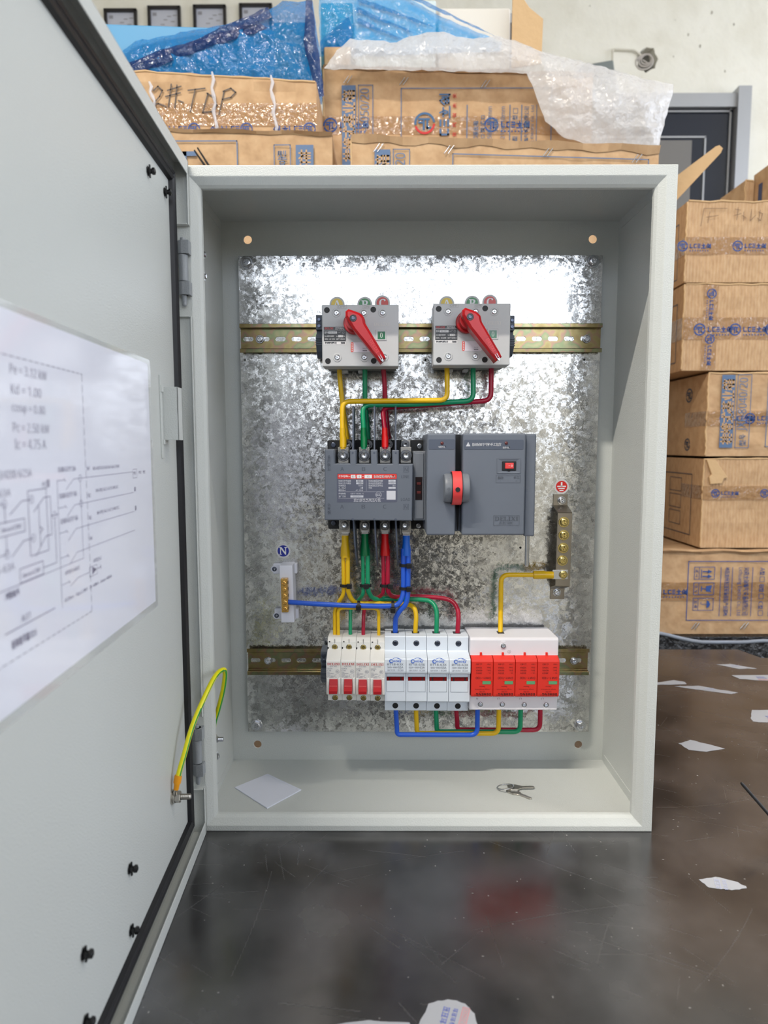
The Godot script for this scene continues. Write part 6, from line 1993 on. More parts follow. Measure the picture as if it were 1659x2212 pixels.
# ---------------------------------------------------------------- card and keys on the cabinet floor, screwdriver on the bench
func loose_things() -> void:
	var up := Basis(Vector3.RIGHT, -PI / 2)
	var b := MB.new().at(Vector3(0, 0.0017, 0), up)
	var o := thing("envelope", "pale square paper packet lying askew on the cabinet's left floor", "paper packet", Vector3(-0.19, 0.0015, -0.085))
	b.prism(poly([[-229.8, 91.7], [-181.2, 43.5], [-146.6, 86.2], [-195.1, 126.2]]), 0.0, 0.0012, 0.0003)
	part(o, "packet", b, M.paper)
	b = MB.new().at(Vector3(0, 0.0031, 0), up)
	b.prism(poly([[-150.5, 85.5], [-147.5, 86.2], [-194.5, 125.2], [-197.5, 124.0]]), -0.0003, 0.0001, 0.0001)
	part(o, "flap", b, M.paper)
	# keys
	var k := thing("key_ring", "split ring with two small steel keys on the cabinet floor", "keys", Vector3(0.105, 0.0015, -0.085))
	var ring := []
	for i in 57:
		var a := TAU * i / 28
		ring.append(Vector3(0.1045 + cos(a) * 0.0100, 0.0042 + 0.0028 * sin(a + 0.6) + i * 0.00001, -0.0900 + sin(a) * 0.0100))
	b = MB.new()
	b.tube(ring, 0.00075, 8)
	part(k, "ring", b, M.steel)
	for q: Array in [[Vector3(0.1105, 0.0034, -0.0895), 0.02, 1.0], [Vector3(0.1095, 0.0019, -0.0850), -0.72, -1.0]]:
		b = MB.new()
		b.x = Transform3D(Basis(Vector3.UP, q[1]) * Basis(Vector3.RIGHT, -PI / 2), q[0])
		var s: float = q[2]
		b.prism(poly([[-3, -4.5], [0, -5.8], [8, -5.8], [11, -3.6], [13, -3.2], [14, -2.2], [28, -2.2], [30, -0.4], [28.5, 2.0], [25, 2.2 + 0.5 * s], [22, 1.6], [20, 2.3], [17, 1.7], [14, 2.3], [13, 3.4], [11, 4.0], [8, 5.8], [0, 5.8], [-3, 4.5]]), 0.0, 0.0015, 0.0003)
		part(k, "key", b, M.steel_dull)
	# screwdriver entering from the right
	var a0 := Vector3(0.3345, 0.0580, -0.010)
	var t := thing("screwdriver", "black screwdriver leaning in from the right edge of the bench", "screwdriver", Vector3(0.40, 0.0, 0.05))
	var a := Vector3(0.3460, 0.0560, -0.002)
	var d := Vector3(0.0335, -0.0400, 0.020).normalized()
	b = MB.new()
	b.tube([a, a + d * 0.003, a + d * 0.058], [0.0012, 0.0017, 0.0017], 14)
	part(t, "shaft", b, M.black)
	b = MB.new()
	var e := Vector3(0.3895, 0.0150, 0.030)
	b.tube([Vector3(0.3790, 0.0178, 0.0175), Vector3(0.3815, 0.0150, 0.0190), Vector3(0.3850, 0.0145, 0.024), Vector3(0.3930, 0.0140, 0.034), Vector3(0.4300, 0.0150, 0.080), Vector3(0.4340, 0.0150, 0.085)], [0.0035, 0.0100, 0.0138, 0.0140, 0.0142, 0.0090], 20)
	part(t, "handle", b, M.black)

# ---------------------------------------------------------------- cardboard cartons behind the cabinet
# spec keys: flute, tape (list of [y, height]), staples, print (Callable on a builder lying on the front face), flap (top edge), side_print
func carton(label: String, lo: Vector3, hi: Vector3, spec := {}) -> Node3D:
	hi.y -= 0.0045 + absf(spec.get("tilt", 0.0)) * 0.5
	lo.y += 0.0005
	var t := thing("carton", label, "carton", Vector3((lo.x + hi.x) / 2, lo.y, (lo.z + hi.z) / 2), spec.get("group", ""))
	var rn := RandomNumberGenerator.new()
	rn.seed = hash(label)
	var m: Material = spec.get("mat", M.card_flute if spec.get("flute", false) else M.card)
	var b := MB.new()
	# the front is a dented sheet, the rest plain panels
	var nx := 14
	var ny := 7
	var dn := func(i: int, j: int) -> float:
		if i == 0 or j == 0 or i == nx or j == ny:
			return 0.0
		return rn.randfn(0, 0.0016)
	var g := []
	for j in ny + 1:
		var row := []
		for i in nx + 1:
			var x := lerpf(lo.x, hi.x, float(i) / nx)
			var y := lerpf(lo.y, hi.y, float(j) / ny)
			if j == ny:
				y += rn.randfn(0, 0.0015) + spec.get("tilt", 0.0) * (float(i) / nx - 0.5)
			row.append(Vector3(x, y, hi.z + dn.call(i, j)))
		g.append(row)
	for j in ny:
		for i in nx:
			b.quad(g[j][i], g[j][i + 1], g[j + 1][i + 1], g[j + 1][i])
	var A: Vector3 = g[ny][0]
	var B: Vector3 = g[ny][nx]
	b.quad(Vector3(lo.x, lo.y, lo.z), Vector3(lo.x, lo.y, hi.z), A, Vector3(lo.x, A.y, lo.z))
	b.quad(Vector3(hi.x, lo.y, hi.z), Vector3(hi.x, lo.y, lo.z), Vector3(hi.x, B.y, lo.z), B)
	b.quad(Vector3(hi.x, lo.y, lo.z), Vector3(lo.x, lo.y, lo.z), Vector3(lo.x, A.y, lo.z), Vector3(hi.x, B.y, lo.z))
	b.quad(Vector3(lo.x, lo.y, lo.z), Vector3(hi.x, lo.y, lo.z), Vector3(hi.x, lo.y, hi.z), Vector3(lo.x, lo.y, hi.z))
	for i in nx:
		b.quad(g[ny][i], g[ny][i + 1], Vector3(g[ny][i + 1].x, g[ny][i + 1].y, lo.z), Vector3(g[ny][i].x, g[ny][i].y, lo.z))
	part(t, "box", b, m)
	# worn rims along the top and the upright corner: torn liner paper standing a little proud
	for e: Array in [[Vector3(lo.x + 0.002, A.y, hi.z), Vector3(hi.x - 0.002, B.y, hi.z)], [Vector3(lo.x, lo.y + 0.004, hi.z), Vector3(lo.x, A.y, hi.z)]]:
		b = MB.new()
		var ps := []
		var rs := []
		for i in 25:
			ps.append(e[0].lerp(e[1], i / 24.0) + Vector3(rn.randfn(0, 0.0008), rn.randfn(0, 0.0010), 0.0))
			rs.append(0.0016 + rn.randf() * 0.0012)
		b.tube(ps, rs, 6)
		part(t, "worn_edge", b, M.card_light)
	if spec.has("flap"):
		# the top flap's fold: a strip bent over the edge, ragged below
		b = MB.new()
		for i in 24:
			var x0 := lerpf(lo.x, hi.x, i / 24.0)
			var x1 := lerpf(lo.x, hi.x, (i + 1) / 24.0)
			var h0: float = spec.flap * (1.0 + 0.25 * sin(i * 1.7))
			var h1: float = spec.flap * (1.0 + 0.25 * sin((i + 1) * 1.7))
			var z0 := hi.z + 0.004 + 0.002 * sin(i * 0.9)
			var z1 := hi.z + 0.004 + 0.002 * sin((i + 1) * 0.9)
			var ya := lerpf(A.y, B.y, i / 24.0) + 0.002 + 0.0014 * sin(i * 1.3)
			var yb := lerpf(A.y, B.y, (i + 1) / 24.0) + 0.002 + 0.0014 * sin((i + 1) * 1.3)
			b.quad(Vector3(x0, ya - h0, hi.z + 0.002), Vector3(x1, yb - h1, hi.z + 0.002), Vector3(x1, yb, z1 + 0.004), Vector3(x0, ya, z0 + 0.004))
			b.quad(Vector3(x0, ya, z0 + 0.004), Vector3(x1, yb, z1 + 0.004), Vector3(x1, yb + 0.001, hi.z - 0.02), Vector3(x0, ya + 0.001, hi.z - 0.02))
			b.quad(Vector3(x1, yb - h1, hi.z + 0.001), Vector3(x0, ya - h0, hi.z + 0.001), Vector3(x0, ya, hi.z - 0.001), Vector3(x1, yb, hi.z - 0.001))
		part(t, "top_flap", b, M.card)
	for q: Array in spec.get("tape", []):
		b = MB.new()
		b.box(Vector3(lo.x - 0.0006, q[0], hi.z + 0.0022), Vector3(hi.x + 0.0006, q[0] + q[1], hi.z + 0.0028))
		b.box(Vector3(lo.x - 0.0008, q[0], hi.z - 0.12), Vector3(lo.x - 0.0003, q[0] + q[1], hi.z + 0.0028))
		var tp := part(t, "tape", b, M.tape)
		b = MB.new().at(Vector3(0, 0, hi.z + 0.0033))
		b.ink(rgb(20, 74, 150))
		var x: float = lo.x + q[2]
		while x < hi.x - 0.05:
			brand_row(b, Vector2(x, q[0] + q[1] * 0.3), q[3])
			x += q[4]
		if b.v.size():
			part(tp, "print", b, M.print)
	for q: Array in spec.get("tape_down", []):
		b = MB.new()
		b.box(Vector3(q[0], lo.y + 0.002, hi.z + 0.0020), Vector3(q[0] + q[1], A.y - 0.002, hi.z + 0.0026))
		var tp := part(t, "tape", b, M.tape)
		b = MB.new().at(Vector3(q[0] + q[1] * 0.35, 0, hi.z + 0.0031), Basis(Vector3(0, 0, 1), -PI / 2))
		b.ink(rgb(20, 74, 150))
		brand_row(b, Vector2(-(A.y - 0.012), 0), q[2])
		brand_row(b, Vector2(-(lo.y + 0.085), 0), q[2])
		if b.v.size():
			part(tp, "print", b, M.print)
	for p: Vector2 in spec.get("staples", []):
		b = MB.new()
		for s: float in [-0.004, 0.004]:
			var o := Vector3(p.x + s, p.y, hi.z + 0.0045)
			b.tube([o + Vector3(-0.006, -0.008, 0), o + Vector3(0.006, 0.008, 0)], 0.0011, 6)
		part(t, "staple", b, M.steel)
	if spec.has("print"):
		b = MB.new().at(Vector3(0, 0, hi.z + 0.0040))
		spec.print.call(b)
		part(t, "print", b, M.print)
	if spec.has("side_print"):
		b = MB.new().at(Vector3(lo.x - 0.0012, 0, hi.z), Basis(Vector3(0, 0, 1), Vector3.UP, Vector3(-1, 0, 0)))
		spec.side_print.call(b)
		part(t, "print", b, M.print)
	return t

# the ring emblem and the firm's letters as they stand on the packing tape, h tall
func brand_row(b: MB, p: Vector2, h: float) -> void:
	emblem(b, p + Vector2(h * 0.9, h * 0.5), h * 0.95, false)
	lce(b, p + Vector2(h * 2.2, h * 0.15), h * 0.75)
	b.han("立创", p + Vector2(h * 4.3, h * 0.12), h * 0.78, h * 0.8, h * 0.15, h * 0.13)
	for k in 8:
		b.rect(p.x + h * (2.2 + k * 0.46), p.y - h * 0.42, p.x + h * (2.38 + k * 0.46), p.y - h * 0.24)

func lce(b: MB, p: Vector2, h: float) -> void:
	var w := h * 0.2
	b.rect(p.x, p.y, p.x + w, p.y + h).rect(p.x, p.y, p.x + h * 0.75, p.y + w)
	var c := p + Vector2(h * 0.95, 0)
	b.rect(c.x, c.y, c.x + h * 0.7, c.y + w).rect(c.x, c.y + h - w, c.x + h * 0.7, c.y + h).rect(c.x, c.y, c.x + w, c.y + h)
	c = p + Vector2(h * 1.85, 0)
	for k in 3:
		b.rect(c.x, c.y + k * (h - w) / 2, c.x + h * 0.7, c.y + k * (h - w) / 2 + w)

func emblem(b: MB, p: Vector2, r: float, two_tone: bool) -> void:
	var blue := b.col
	b.arc(p, r * 0.9, 0.1, PI * 1.05, r * 0.2, 0, 28)
	if two_tone:
		b.ink(rgb(196, 40, 44))
	b.arc(p, r * 0.9, PI * 1.1, TAU - 0.05, r * 0.2, 0, 28)
	b.col = blue
	b.rect(p.x - r * 0.62, p.y + r * 0.28, p.x + r * 0.5, p.y + r * 0.46)
	b.rect(p.x - r * 0.62, p.y - r * 0.02, p.x - r * 0.2, p.y + r * 0.16)
	b.rect(p.x - r * 0.18, p.y - r * 0.62, p.x + r * 0.0, p.y + r * 0.3)
	b.rect(p.x + r * 0.16, p.y - r * 0.5, p.x + r * 0.34, p.y + r * 0.3)
	b.rect(p.x + r * 0.16, p.y - r * 0.5, p.x + r * 0.62, p.y - r * 0.32)

# the long side of a carton as printed for the wall cabinets; written turned a quarter, so the frame's x runs up the face
func cabinet_print(b: MB, o: Vector2, size: String, full: bool) -> void:
	var z := b.x.origin.z
	var ink := rgb(86, 112, 150)
	b.x = Transform3D(Basis(Vector3(0, 0, 1), PI / 2), Vector3(o.x, o.y, z))
	b.ink(ink)
	# banner with the text left open
	b.rect(0.0, -0.032, 0.175, 0.0, -0.0004)
	b.ink(rgb(196, 158, 114)).han("挂墙式基业箱", Vector2(0.010, -0.0285), 0.025, 0.0225, 0.0035, 0.0034)
	b.ink(ink).frame(0.0, -0.071, 0.175, -0.038, 0.0016)
	b.han("型号", Vector2(0.006, -0.063), 0.014, 0.012, 0.002, 0.0016)
	b.text(size, Vector2(0.040, -0.067), 0.025, 0.128)
	if not full:
		return
	b.frame(-0.010, -0.480, 0.168, -0.136, 0.0018)
	b.ink(rgb(58, 98, 142))
	var turned := b.x
	b.x = Transform3D(Basis(), Vector3(0, 0, z))
	emblem(b, o + Vector2(0.190, 0.092), 0.024, true)
	b.x = turned
	b.ink(rgb(70, 104, 146))
	lce(b, Vector2(0.044, -0.246), 0.022)
	b.han("立创", Vector2(0.104, -0.247), 0.022, 0.024, 0.005, 0.0036)
	b.ink(rgb(196, 60, 54)).han("以业共创未来", Vector2(0.042, -0.262), 0.008, 0.009, 0.012, 0.0012)
	b.ink(ink)
	b.rect(0.030, -0.288, 0.132, -0.286)
	b.han("挂墙式基业箱", Vector2(0.030, -0.312), 0.010, 0.0095, 0.0018, 0.0012)
	b.han("直式口横式口", Vector2(0.030, -0.328), 0.010, 0.0095, 0.0045, 0.0012)
	b.text("600×500×200mm", Vector2(0.030, -0.344), 0.010, 0.098)
	b.han("只/件", Vector2(0.074, -0.358), 0.010, 0.008, 0.002, 0.0012)
	b.text("610×210×610mm", Vector2(0.030, -0.374), 0.010, 0.098)
	b.rect(0.030, -0.386, 0.132, -0.384)
	b.text("B型", Vector2(0.044, -0.402), 0.010, 0.011)
	b.han("型", Vector2(0.054, -0.402), 0.010, 0.009, 0, 0.0012)
	b.frame(0.030, -0.403, 0.041, -0.393, 0.001)
	b.text("C", Vector2(0.090, -0.402), 0.010, 0.008)
	b.han("型", Vector2(0.100, -0.402), 0.010, 0.009, 0, 0.0012)
	b.frame(0.113, -0.403, 0.124, -0.393, 0.001)
	b.rect(0.030, -0.413, 0.132, -0.411)
	b.han("河南立创电气设备有限公司", Vector2(0.012, -0.428), 0.009, 0.0085, 0.0013, 0.001)
	b.text("Lichuang Electric Co., Ltd", Vector2(0.012, -0.442), 0.009, 0.118)
	b.rect(0.030, -0.447, 0.132, -0.4455)

func handwriting(b: MB, strokes: Array, w: float) -> void:
	for s: Array in strokes:
		var q := []
		for i in range(0, s.size(), 2):
			q.append(Vector2(s[i], s[i + 1]) * 0.001)
		b.line(q, w)

func cartons() -> void:
	# the low bench behind, wrapped in black sheet
	var t := thing("packing_bench", "low dark bench behind the steel workbench, carrying the carton stacks", "bench", Vector3(0.3, -0.8, -1.3))
	var b := MB.new()
	b.rbox(Vector3(-1.4, -0.10, -2.1), Vector3(1.9, -0.06, -0.71), 0.006)
	part(t, "top", b, mat(rgb(40, 34, 30), 0.6))
	for p: Vector2 in [Vector2(-1.35, -2.05), Vector2(1.80, -2.05), Vector2(-1.35, -0.78), Vector2(1.80, -0.78)]:
		b = MB.new()
		b.rbox(Vector3(p.x, -0.8, p.y), Vector3(p.x + 0.05, -0.10, p.y + 0.05), 0.005)
		part(t, "leg", b, M.black)
	b = MB.new()
	b.rbox(Vector3(-1.35, -0.70, -0.735), Vector3(1.85, -0.10, -0.72), 0.004)
	part(t, "apron", b, mat(rgb(62, 44, 34), 0.7))
	# black plastic sheet under the right-hand stack, its pale hem raised in front
	b = MB.new()
	b.rbox(Vector3(0.56, -0.0595, -1.62), Vector3(1.45, -0.0405, -0.905), 0.004)
	var rim := []
	var f := func(x: float) -> float: return 0.004 * sin(x * 31.0) + 0.003 * sin(x * 67.0 + 1.0)
	var y := func(x: float) -> float: return lerpf(0.010, -0.008, clampf((x - 0.57) / 0.07, 0, 1)) + 0.0016 * sin(x * 50.0)
	for i in 44:
		var x0 := lerpf(0.545, 1.30, i / 44.0)
		var x1 := lerpf(0.545, 1.30, (i + 1) / 44.0)
		b.quad(Vector3(x0, -0.058, -0.735 + f.call(x0)), Vector3(x1, -0.058, -0.735 + f.call(x1)), Vector3(x1, y.call(x1), -0.748 + f.call(x1)), Vector3(x0, y.call(x0), -0.748 + f.call(x0)))
		b.quad(Vector3(x0, y.call(x0), -0.748 + f.call(x0)), Vector3(x1, y.call(x1), -0.748 + f.call(x1)), Vector3(x1, -0.050, -0.91), Vector3(x0, -0.050, -0.91))
		rim.append(Vector3(x0, y.call(x0) + 0.001, -0.747 + f.call(x0)))
	var sheet := solo("plastic_sheet", "black plastic sheet with a pale hem under the right carton stack", "plastic sheet", Vector3(0.86, -0.0595, -1.1), b, M.bag_black)
	b = MB.new()
	b.tube(rim, 0.0042, 8)
	part(sheet, "hem", b, mat(rgb(132, 140, 154), 0.5))
	# ---- behind the cabinet, left column
	var cg := "cartons stacked behind the cabinet"
	carton("carton hidden low behind the cabinet's left half", Vector3(-0.76, -0.06, -1.24), Vector3(-0.150, 0.488, -0.735), {"group": cg})
	carton("open carton just above the cabinet's top left corner, blue frame print", Vector3(-0.765, 0.490, -1.24), Vector3(-0.152, 1.0675, -0.735), {"group": cg, "tilt": -0.012, "flap": 0.005, "print": func(q: MB) -> void:
		q.ink(rgb(86, 112, 150))
		q.frame(-0.700, 0.800, -0.345, 1.038, 0.0022)
		q.rect(-0.457, 0.985, -0.448, 1.018).rect(-0.457, 1.009, -0.428, 1.018)
		q.frame(-0.270, 0.850, -0.237, 1.030, 0.0018)
		q.rect(-0.226, 0.850, -0.190, 1.030)
		q.ink(rgb(190, 152, 108))
		q.han("挂墙式基业箱", Vector2(-0.219, 0.996), 0.023, 0.022, 0.004, 0.0032, 0.0004, true)
		q.ink(rgb(86, 112, 150))
		q.han("型号", Vector2(-0.262, 1.002), 0.016, 0.017, 0.004, 0.0020, 0, true)
		q.ink(rgb(200, 60, 56)).rect(-0.470, 1.000, -0.464, 1.016)
		})
	b = MB.new()
	for q: Array in [[Vector3(-0.408, 0.985, -0.724), Vector3(-0.428, 1.014, -0.716)], [Vector3(-0.400, 0.985, -0.722), Vector3(-0.421, 1.018, -0.714)]]:
		b.tube([q[0], q[1]], [0.0024, 0.0016], 8)
	b.tube([Vector3(-0.380, 0.965, -0.728), Vector3(-0.408, 0.985, -0.724), Vector3(-0.400, 0.985, -0.722)], 0.0022, 8)
	solo("tweezers", "dark thin tweezers sticking up behind the cabinet's top left edge", "tweezers", Vector3(-0.40, 0.965, -0.724), b, M.black)
	var tdp := carton("carton marked 2#TDP in pen under the blue wrapped box", Vector3(-0.80, 1.068, -1.30), Vector3(-0.188, 1.2175, -0.785), {"group": cg, "tilt": -0.034, "print": func(q: MB) -> void:
		q.ink(rgb(74, 66, 62))
		handwriting(q, [[-527, 1160, -518, 1168, -509, 1160, -515, 1148, -530, 1132, -518, 1134, -502, 1128], [-498, 1160, -470, 1168], [-502, 1148, -472, 1155], [-490, 1172, -497, 1128], [-478, 1170, -484, 1126], [-476, 1140, -466, 1136], [-455, 1160, -420, 1164],
			[-440, 1162, -452, 1118], [-414, 1154, -426, 1116], [-416, 1154, -400, 1146, -396, 1130, -408, 1118, -426, 1116], [-380, 1158, -392, 1112], [-382, 1158, -366, 1164, -356, 1156, -366, 1146, -384, 1142]], 0.0026)
		q.ink(rgb(24, 70, 140))
		for x: float in [-0.500, -0.390, -0.258]:
			emblem(q, Vector2(x + 0.055, 1.083), 0.013, false)
			q.han("创立", Vector2(x - 0.02, 1.076), 0.012, 0.014, 0.003, 0.0024)
			lce(q, Vector2(x + 0.012, 1.078), 0.011)
		, "tape": [[1.090, 0.045, 0.9, 0.012, 0.16]]})
	b = MB.new()
	for q: Array in [[-0.535, 1.176, -0.520, 1.098], [-0.404, 1.195, -0.398, 1.071], [-0.282, 1.188, -0.272, 1.071]]:
		var ps := []
		for i in 9:
			ps.append(Vector3(lerpf(q[0], q[2], i / 8.0) + 0.003 * sin(i * 2.1), lerpf(q[1], q[3], i / 8.0), -0.779))
		b.tube(ps, [0.0022, 0.0040, 0.0030, 0.0048, 0.0026, 0.0044, 0.0030, 0.0040, 0.0020], 6)
	part(tdp, "crumpled_tape", b, mat(Color(0.92, 0.92, 0.95, 0.5), 0.08, 0.0, {"transparency": BaseMaterial3D.TRANSPARENCY_ALPHA}))
	# ---- behind the cabinet, right column
	carton("carton hidden low behind the cabinet's right half", Vector3(-0.110, -0.06, -1.24), Vector3(0.500, 0.488, -0.735), {"group": cg})
	var rl := carton("long carton with a torn brown flap just above the cabinet's top right", Vector3(-0.113, 0.490, -1.10), Vector3(0.512, 1.050, -0.735), {"group": cg, "tilt": -0.022, "flap": 0.013, "staples": [Vector2(-0.058, 1.024), Vector2(0.085, 1.020), Vector2(0.285, 1.014), Vector2(0.466, 1.002)], "print": func(q: MB) -> void:
		var zz := q.x.origin.z
		cabinet_print(q, Vector2(-0.066, 0.846), "JXF-6050/20", false)
		q.x = Transform3D(Basis(), Vector3(0, 0, zz))
		q.ink(rgb(86, 112, 150)).line([Vector2(0.093, 0.80), Vector2(0.093, 1.012), Vector2(0.490, 1.000), Vector2(0.490, 0.80)], 0.0020)
		q.ink(rgb(20, 40, 110))
		q.han("立创电气设备", Vector2(0.190, 0.966), 0.022, 0.03, 0.010, 0.0042)
		})
	b = MB.new()
	for i in 20:
		var x0 := lerpf(0.18, 0.46, i / 20.0)
		var x1 := lerpf(0.18, 0.46, (i + 1) / 20.0)
		b.quad(Vector3(x0, 0.955, -0.7285), Vector3(x1, 0.955, -0.7285), Vector3(x1, 0.985 + 0.003 * sin(x1 * 90), -0.7275), Vector3(x0, 0.985 + 0.003 * sin(x0 * 90), -0.7275))
	part(rl, "tape", b, M.tape)
	carton("carton with a red and blue ring emblem under the clear plastic bag", Vector3(-0.186, 1.047, -1.42), Vector3(0.430, 1.286, -0.93), {"group": cg, "tilt": -0.020, "flap": 0.005, "staples": [Vector2(-0.130, 1.254), Vector2(-0.002, 1.250), Vector2(0.184, 1.244)], "tape": [[1.135, 0.040, 0.0, 0.017, 0.37]], "print": func(q: MB) -> void:
		cabinet_print(q, Vector2(-0.144, 1.067), "JXF-6050/20", true)
		})
	# ---- the stack on the right
	var rg := "cartons in the right-hand stack"
	carton("topmost carton of the right stack, taped, with faint pen writing", Vector3(0.668, 0.809, -1.60), Vector3(1.29, 0.9985, -0.955), {"group": rg, "flute": true, "tape": [[0.874, 0.040, -0.02, 0.013, 0.130]], "print": func(q: MB) -> void:
		q.ink(rgb(112, 84, 62))
		handwriting(q, [[700, 938, 706, 978, 760, 978], [712, 958, 740, 962], [720, 970, 716, 945], [780, 976, 792, 974], [786, 980, 784, 952], [778, 962, 794, 966], [800, 970, 800, 950], [796, 962, 806, 956], [818, 976, 816, 950, 828, 962], [834, 970, 844, 966, 840, 950, 832, 956], [838, 974, 836, 948]], 0.0011)
		, "side_print": func(q: MB) -> void:
		q.ink(rgb(70, 90, 120)).frame(-0.22, 0.825, -0.04, 0.955, 0.002)
		})
	carton("second carton of the right stack, crossed by printed tape at its corner", Vector3(0.670, 0.602, -1.60), Vector3(1.29, 0.8085, -0.955), {"group": rg, "flute": true, "tape": [[0.676, 0.052, 0.025, 0.015, 0.085]], "tape_down": [[0.716, 0.034, 0.012]], "side_print": func(q: MB) -> void:
		q.ink(rgb(60, 78, 110)).frame(-0.20, 0.625, -0.035, 0.765, 0.002)
		})
	carton("third carton of the right stack with a blue banner and JXF lettering", Vector3(0.737, 0.396, -1.60), Vector3(1.35, 0.602, -0.955), {"group": rg, "tape": [[0.470, 0.036, 0.03, 0.014, 0.060]], "print": func(q: MB) -> void:
		var zz := q.x.origin.z
		cabinet_print(q, Vector2(0.768, 0.417), "JXF-8040/20", false)
		q.x = Transform3D(Basis(), Vector3(0, 0, zz))
		q.ink(rgb(86, 112, 150)).frame(0.880, 0.420, 1.30, 0.585, 0.002)
		, "side_print": func(q: MB) -> void:
		q.ink(rgb(40, 56, 90))
		emblem(q, Vector2(-0.10, 0.55), 0.018, false)
		emblem(q, Vector2(-0.10, 0.425), 0.016, false)
		})
	var cd := carton("fourth carton of the right stack with a torn corner flap", Vector3(0.735, 0.170, -1.60), Vector3(1.35, 0.395, -0.955), {"group": rg, "flute": true, "tape": [[0.290, 0.034, 0.02, 0.011, 0.12]], "side_print": func(q: MB) -> void:
		q.ink(rgb(44, 58, 88)).frame(-0.30, 0.195, -0.06, 0.350, 0.002)
		for k in 3:
			q.frame(-0.19, 0.215 + k * 0.044, -0.12, 0.250 + k * 0.044, 0.0016)
		})
	b = MB.new()
	b.prism(poly([[738, 388], [760, 388], [786, 352], [792, 344], [782, 342], [778, 330], [750, 328], [746, 346], [752, 352]]), -0.953, -0.948, 0.001)
	part(cd, "torn_flap", b, M.card_light)
	carton("bottom carton of the right stack, printed with handling signs", Vector3(0.622, -0.040, -1.60), Vector3(1.23, 0.1695, -0.925), {"group": rg, "flap": 0.006, "staples": [Vector2(0.716, -0.018), Vector2(0.836, -0.018)], "tape": [[0.045, 0.045, -0.02, 0.015, 0.5]], "print": func(q: MB) -> void: sign_print(q)})
	# a dark pair of cartons further back
	carton("narrow carton edge standing on the right stack's top", Vector3(1.003, 0.9945, -1.50), Vector3(1.028, 1.192, -1.35), {"group": "cartons on top of the right stack"})
	carton("carton with a blue bar at the right edge on top of the right stack", Vector3(1.032, 0.9945, -1.36), Vector3(1.50, 1.214, -1.06), {"group": "cartons on top of the right stack", "side_print": func(q: MB) -> void:
		q.ink(rgb(60, 76, 116)).rect(-0.27, 1.04, -0.25, 1.17)})
	# loose flap of board rising between the two stacks
	b = MB.new()
	b.x = Transform3D(Basis(Vector3(0, 1, 0), -0.25), Vector3(0.70, 1.05, -1.02))
	b.prism(poly([[-60, -60], [66, 74], [70, 84], [62, 92], [54, 90], [-60, 10]]), -0.002, 0.002, 0.0005)
	solo("board_flap", "loose cardboard flap slanting up behind the cabinet's top right corner", "cardboard", Vector3(0.66, 0.994, -1.02), b, M.card_light)

func sign_print(q: MB) -> void:
	var zz := q.x.origin.z
	q.ink(rgb(52, 82, 150))
	q.frame(0.693, -0.004, 1.20, 0.142, 0.002)
	for k in 3:
		var y := 0.128 - k * 0.0385
		q.frame(0.708, y - 0.030, 0.757, y, 0.0014)
		q.rect(0.7195, y - 0.030, 0.7207, y)
		q.han([["向", "上"], ["小", "心"], ["防", "潮"]][k][0] + [["向", "上"], ["小", "心"], ["防", "潮"]][k][1], Vector2(0.7105, y - 0.013), 0.0065, 0.007, 0.004, 0.0009, 0, true)
	# two arrows lying on their side
	for s: float in [0.0, 0.012]:
		q.rect(0.728, 0.117 - s - 0.0015, 0.742, 0.117 - s + 0.0015)
		q.cap(PackedVector2Array([Vector2(0.752, 0.117 - s), Vector2(0.741, 0.117 - s + 0.005), Vector2(0.741, 0.117 - s - 0.005)]), 0)
	q.rect(0.7245, 0.101, 0.7265, 0.122)
	# broken cup
	q.cap(PackedVector2Array([Vector2(0.752, 0.083), Vector2(0.738, 0.081), Vector2(0.738, 0.068), Vector2(0.752, 0.066), Vector2(0.748, 0.071), Vector2(0.751, 0.075)]), 0)
	q.rect(0.728, 0.0735, 0.738, 0.0755).rect(0.7255, 0.068, 0.728, 0.081)
	# umbrella
	q.cap(PackedVector2Array([Vector2(0.741, 0.046), Vector2(0.741, 0.026), Vector2(0.747, 0.029), Vector2(0.750, 0.036), Vector2(0.747, 0.043)]), 0)
	q.rect(0.729, 0.0353, 0.741, 0.0367)
	q.arc(Vector2(0.729, 0.0385), 0.0025, PI / 2, PI * 1.5, 0.0012)
	for x: float in [0.772, 0.800, 0.849, 0.892]:
		q.rect(x, 0.006, x + 0.0014, 0.128)
	q.x = Transform3D(Basis(Vector3(0, 0, 1), -PI / 2), Vector3(0.0, 0.0, zz))
	q.han("地址郑州高端装备制造产业基地", Vector2(-0.127, 0.783), 0.0105, 0.0078, 0.0008, 0.0010)
	q.text("Lichuang Electric Co., Ltd", Vector2(-0.127, 0.813), 0.0125, 0.119)
	q.han("河南立创电气设备有限公司", Vector2(-0.127, 0.829), 0.0125, 0.0090, 0.0010, 0.0011)
	for k in 3:
		q.text("ABC"[k], Vector2(-0.127 + k * 0.042, 0.868), 0.0105, 0.0085)
		q.han("型", Vector2(-0.117 + k * 0.042, 0.868), 0.0105, 0.0085, 0, 0.0011)
		q.frame(-0.104 + k * 0.042, 0.868, -0.092 + k * 0.042, 0.879, 0.0011)
	q.x = Transform3D(Basis(), Vector3(0, 0, zz))

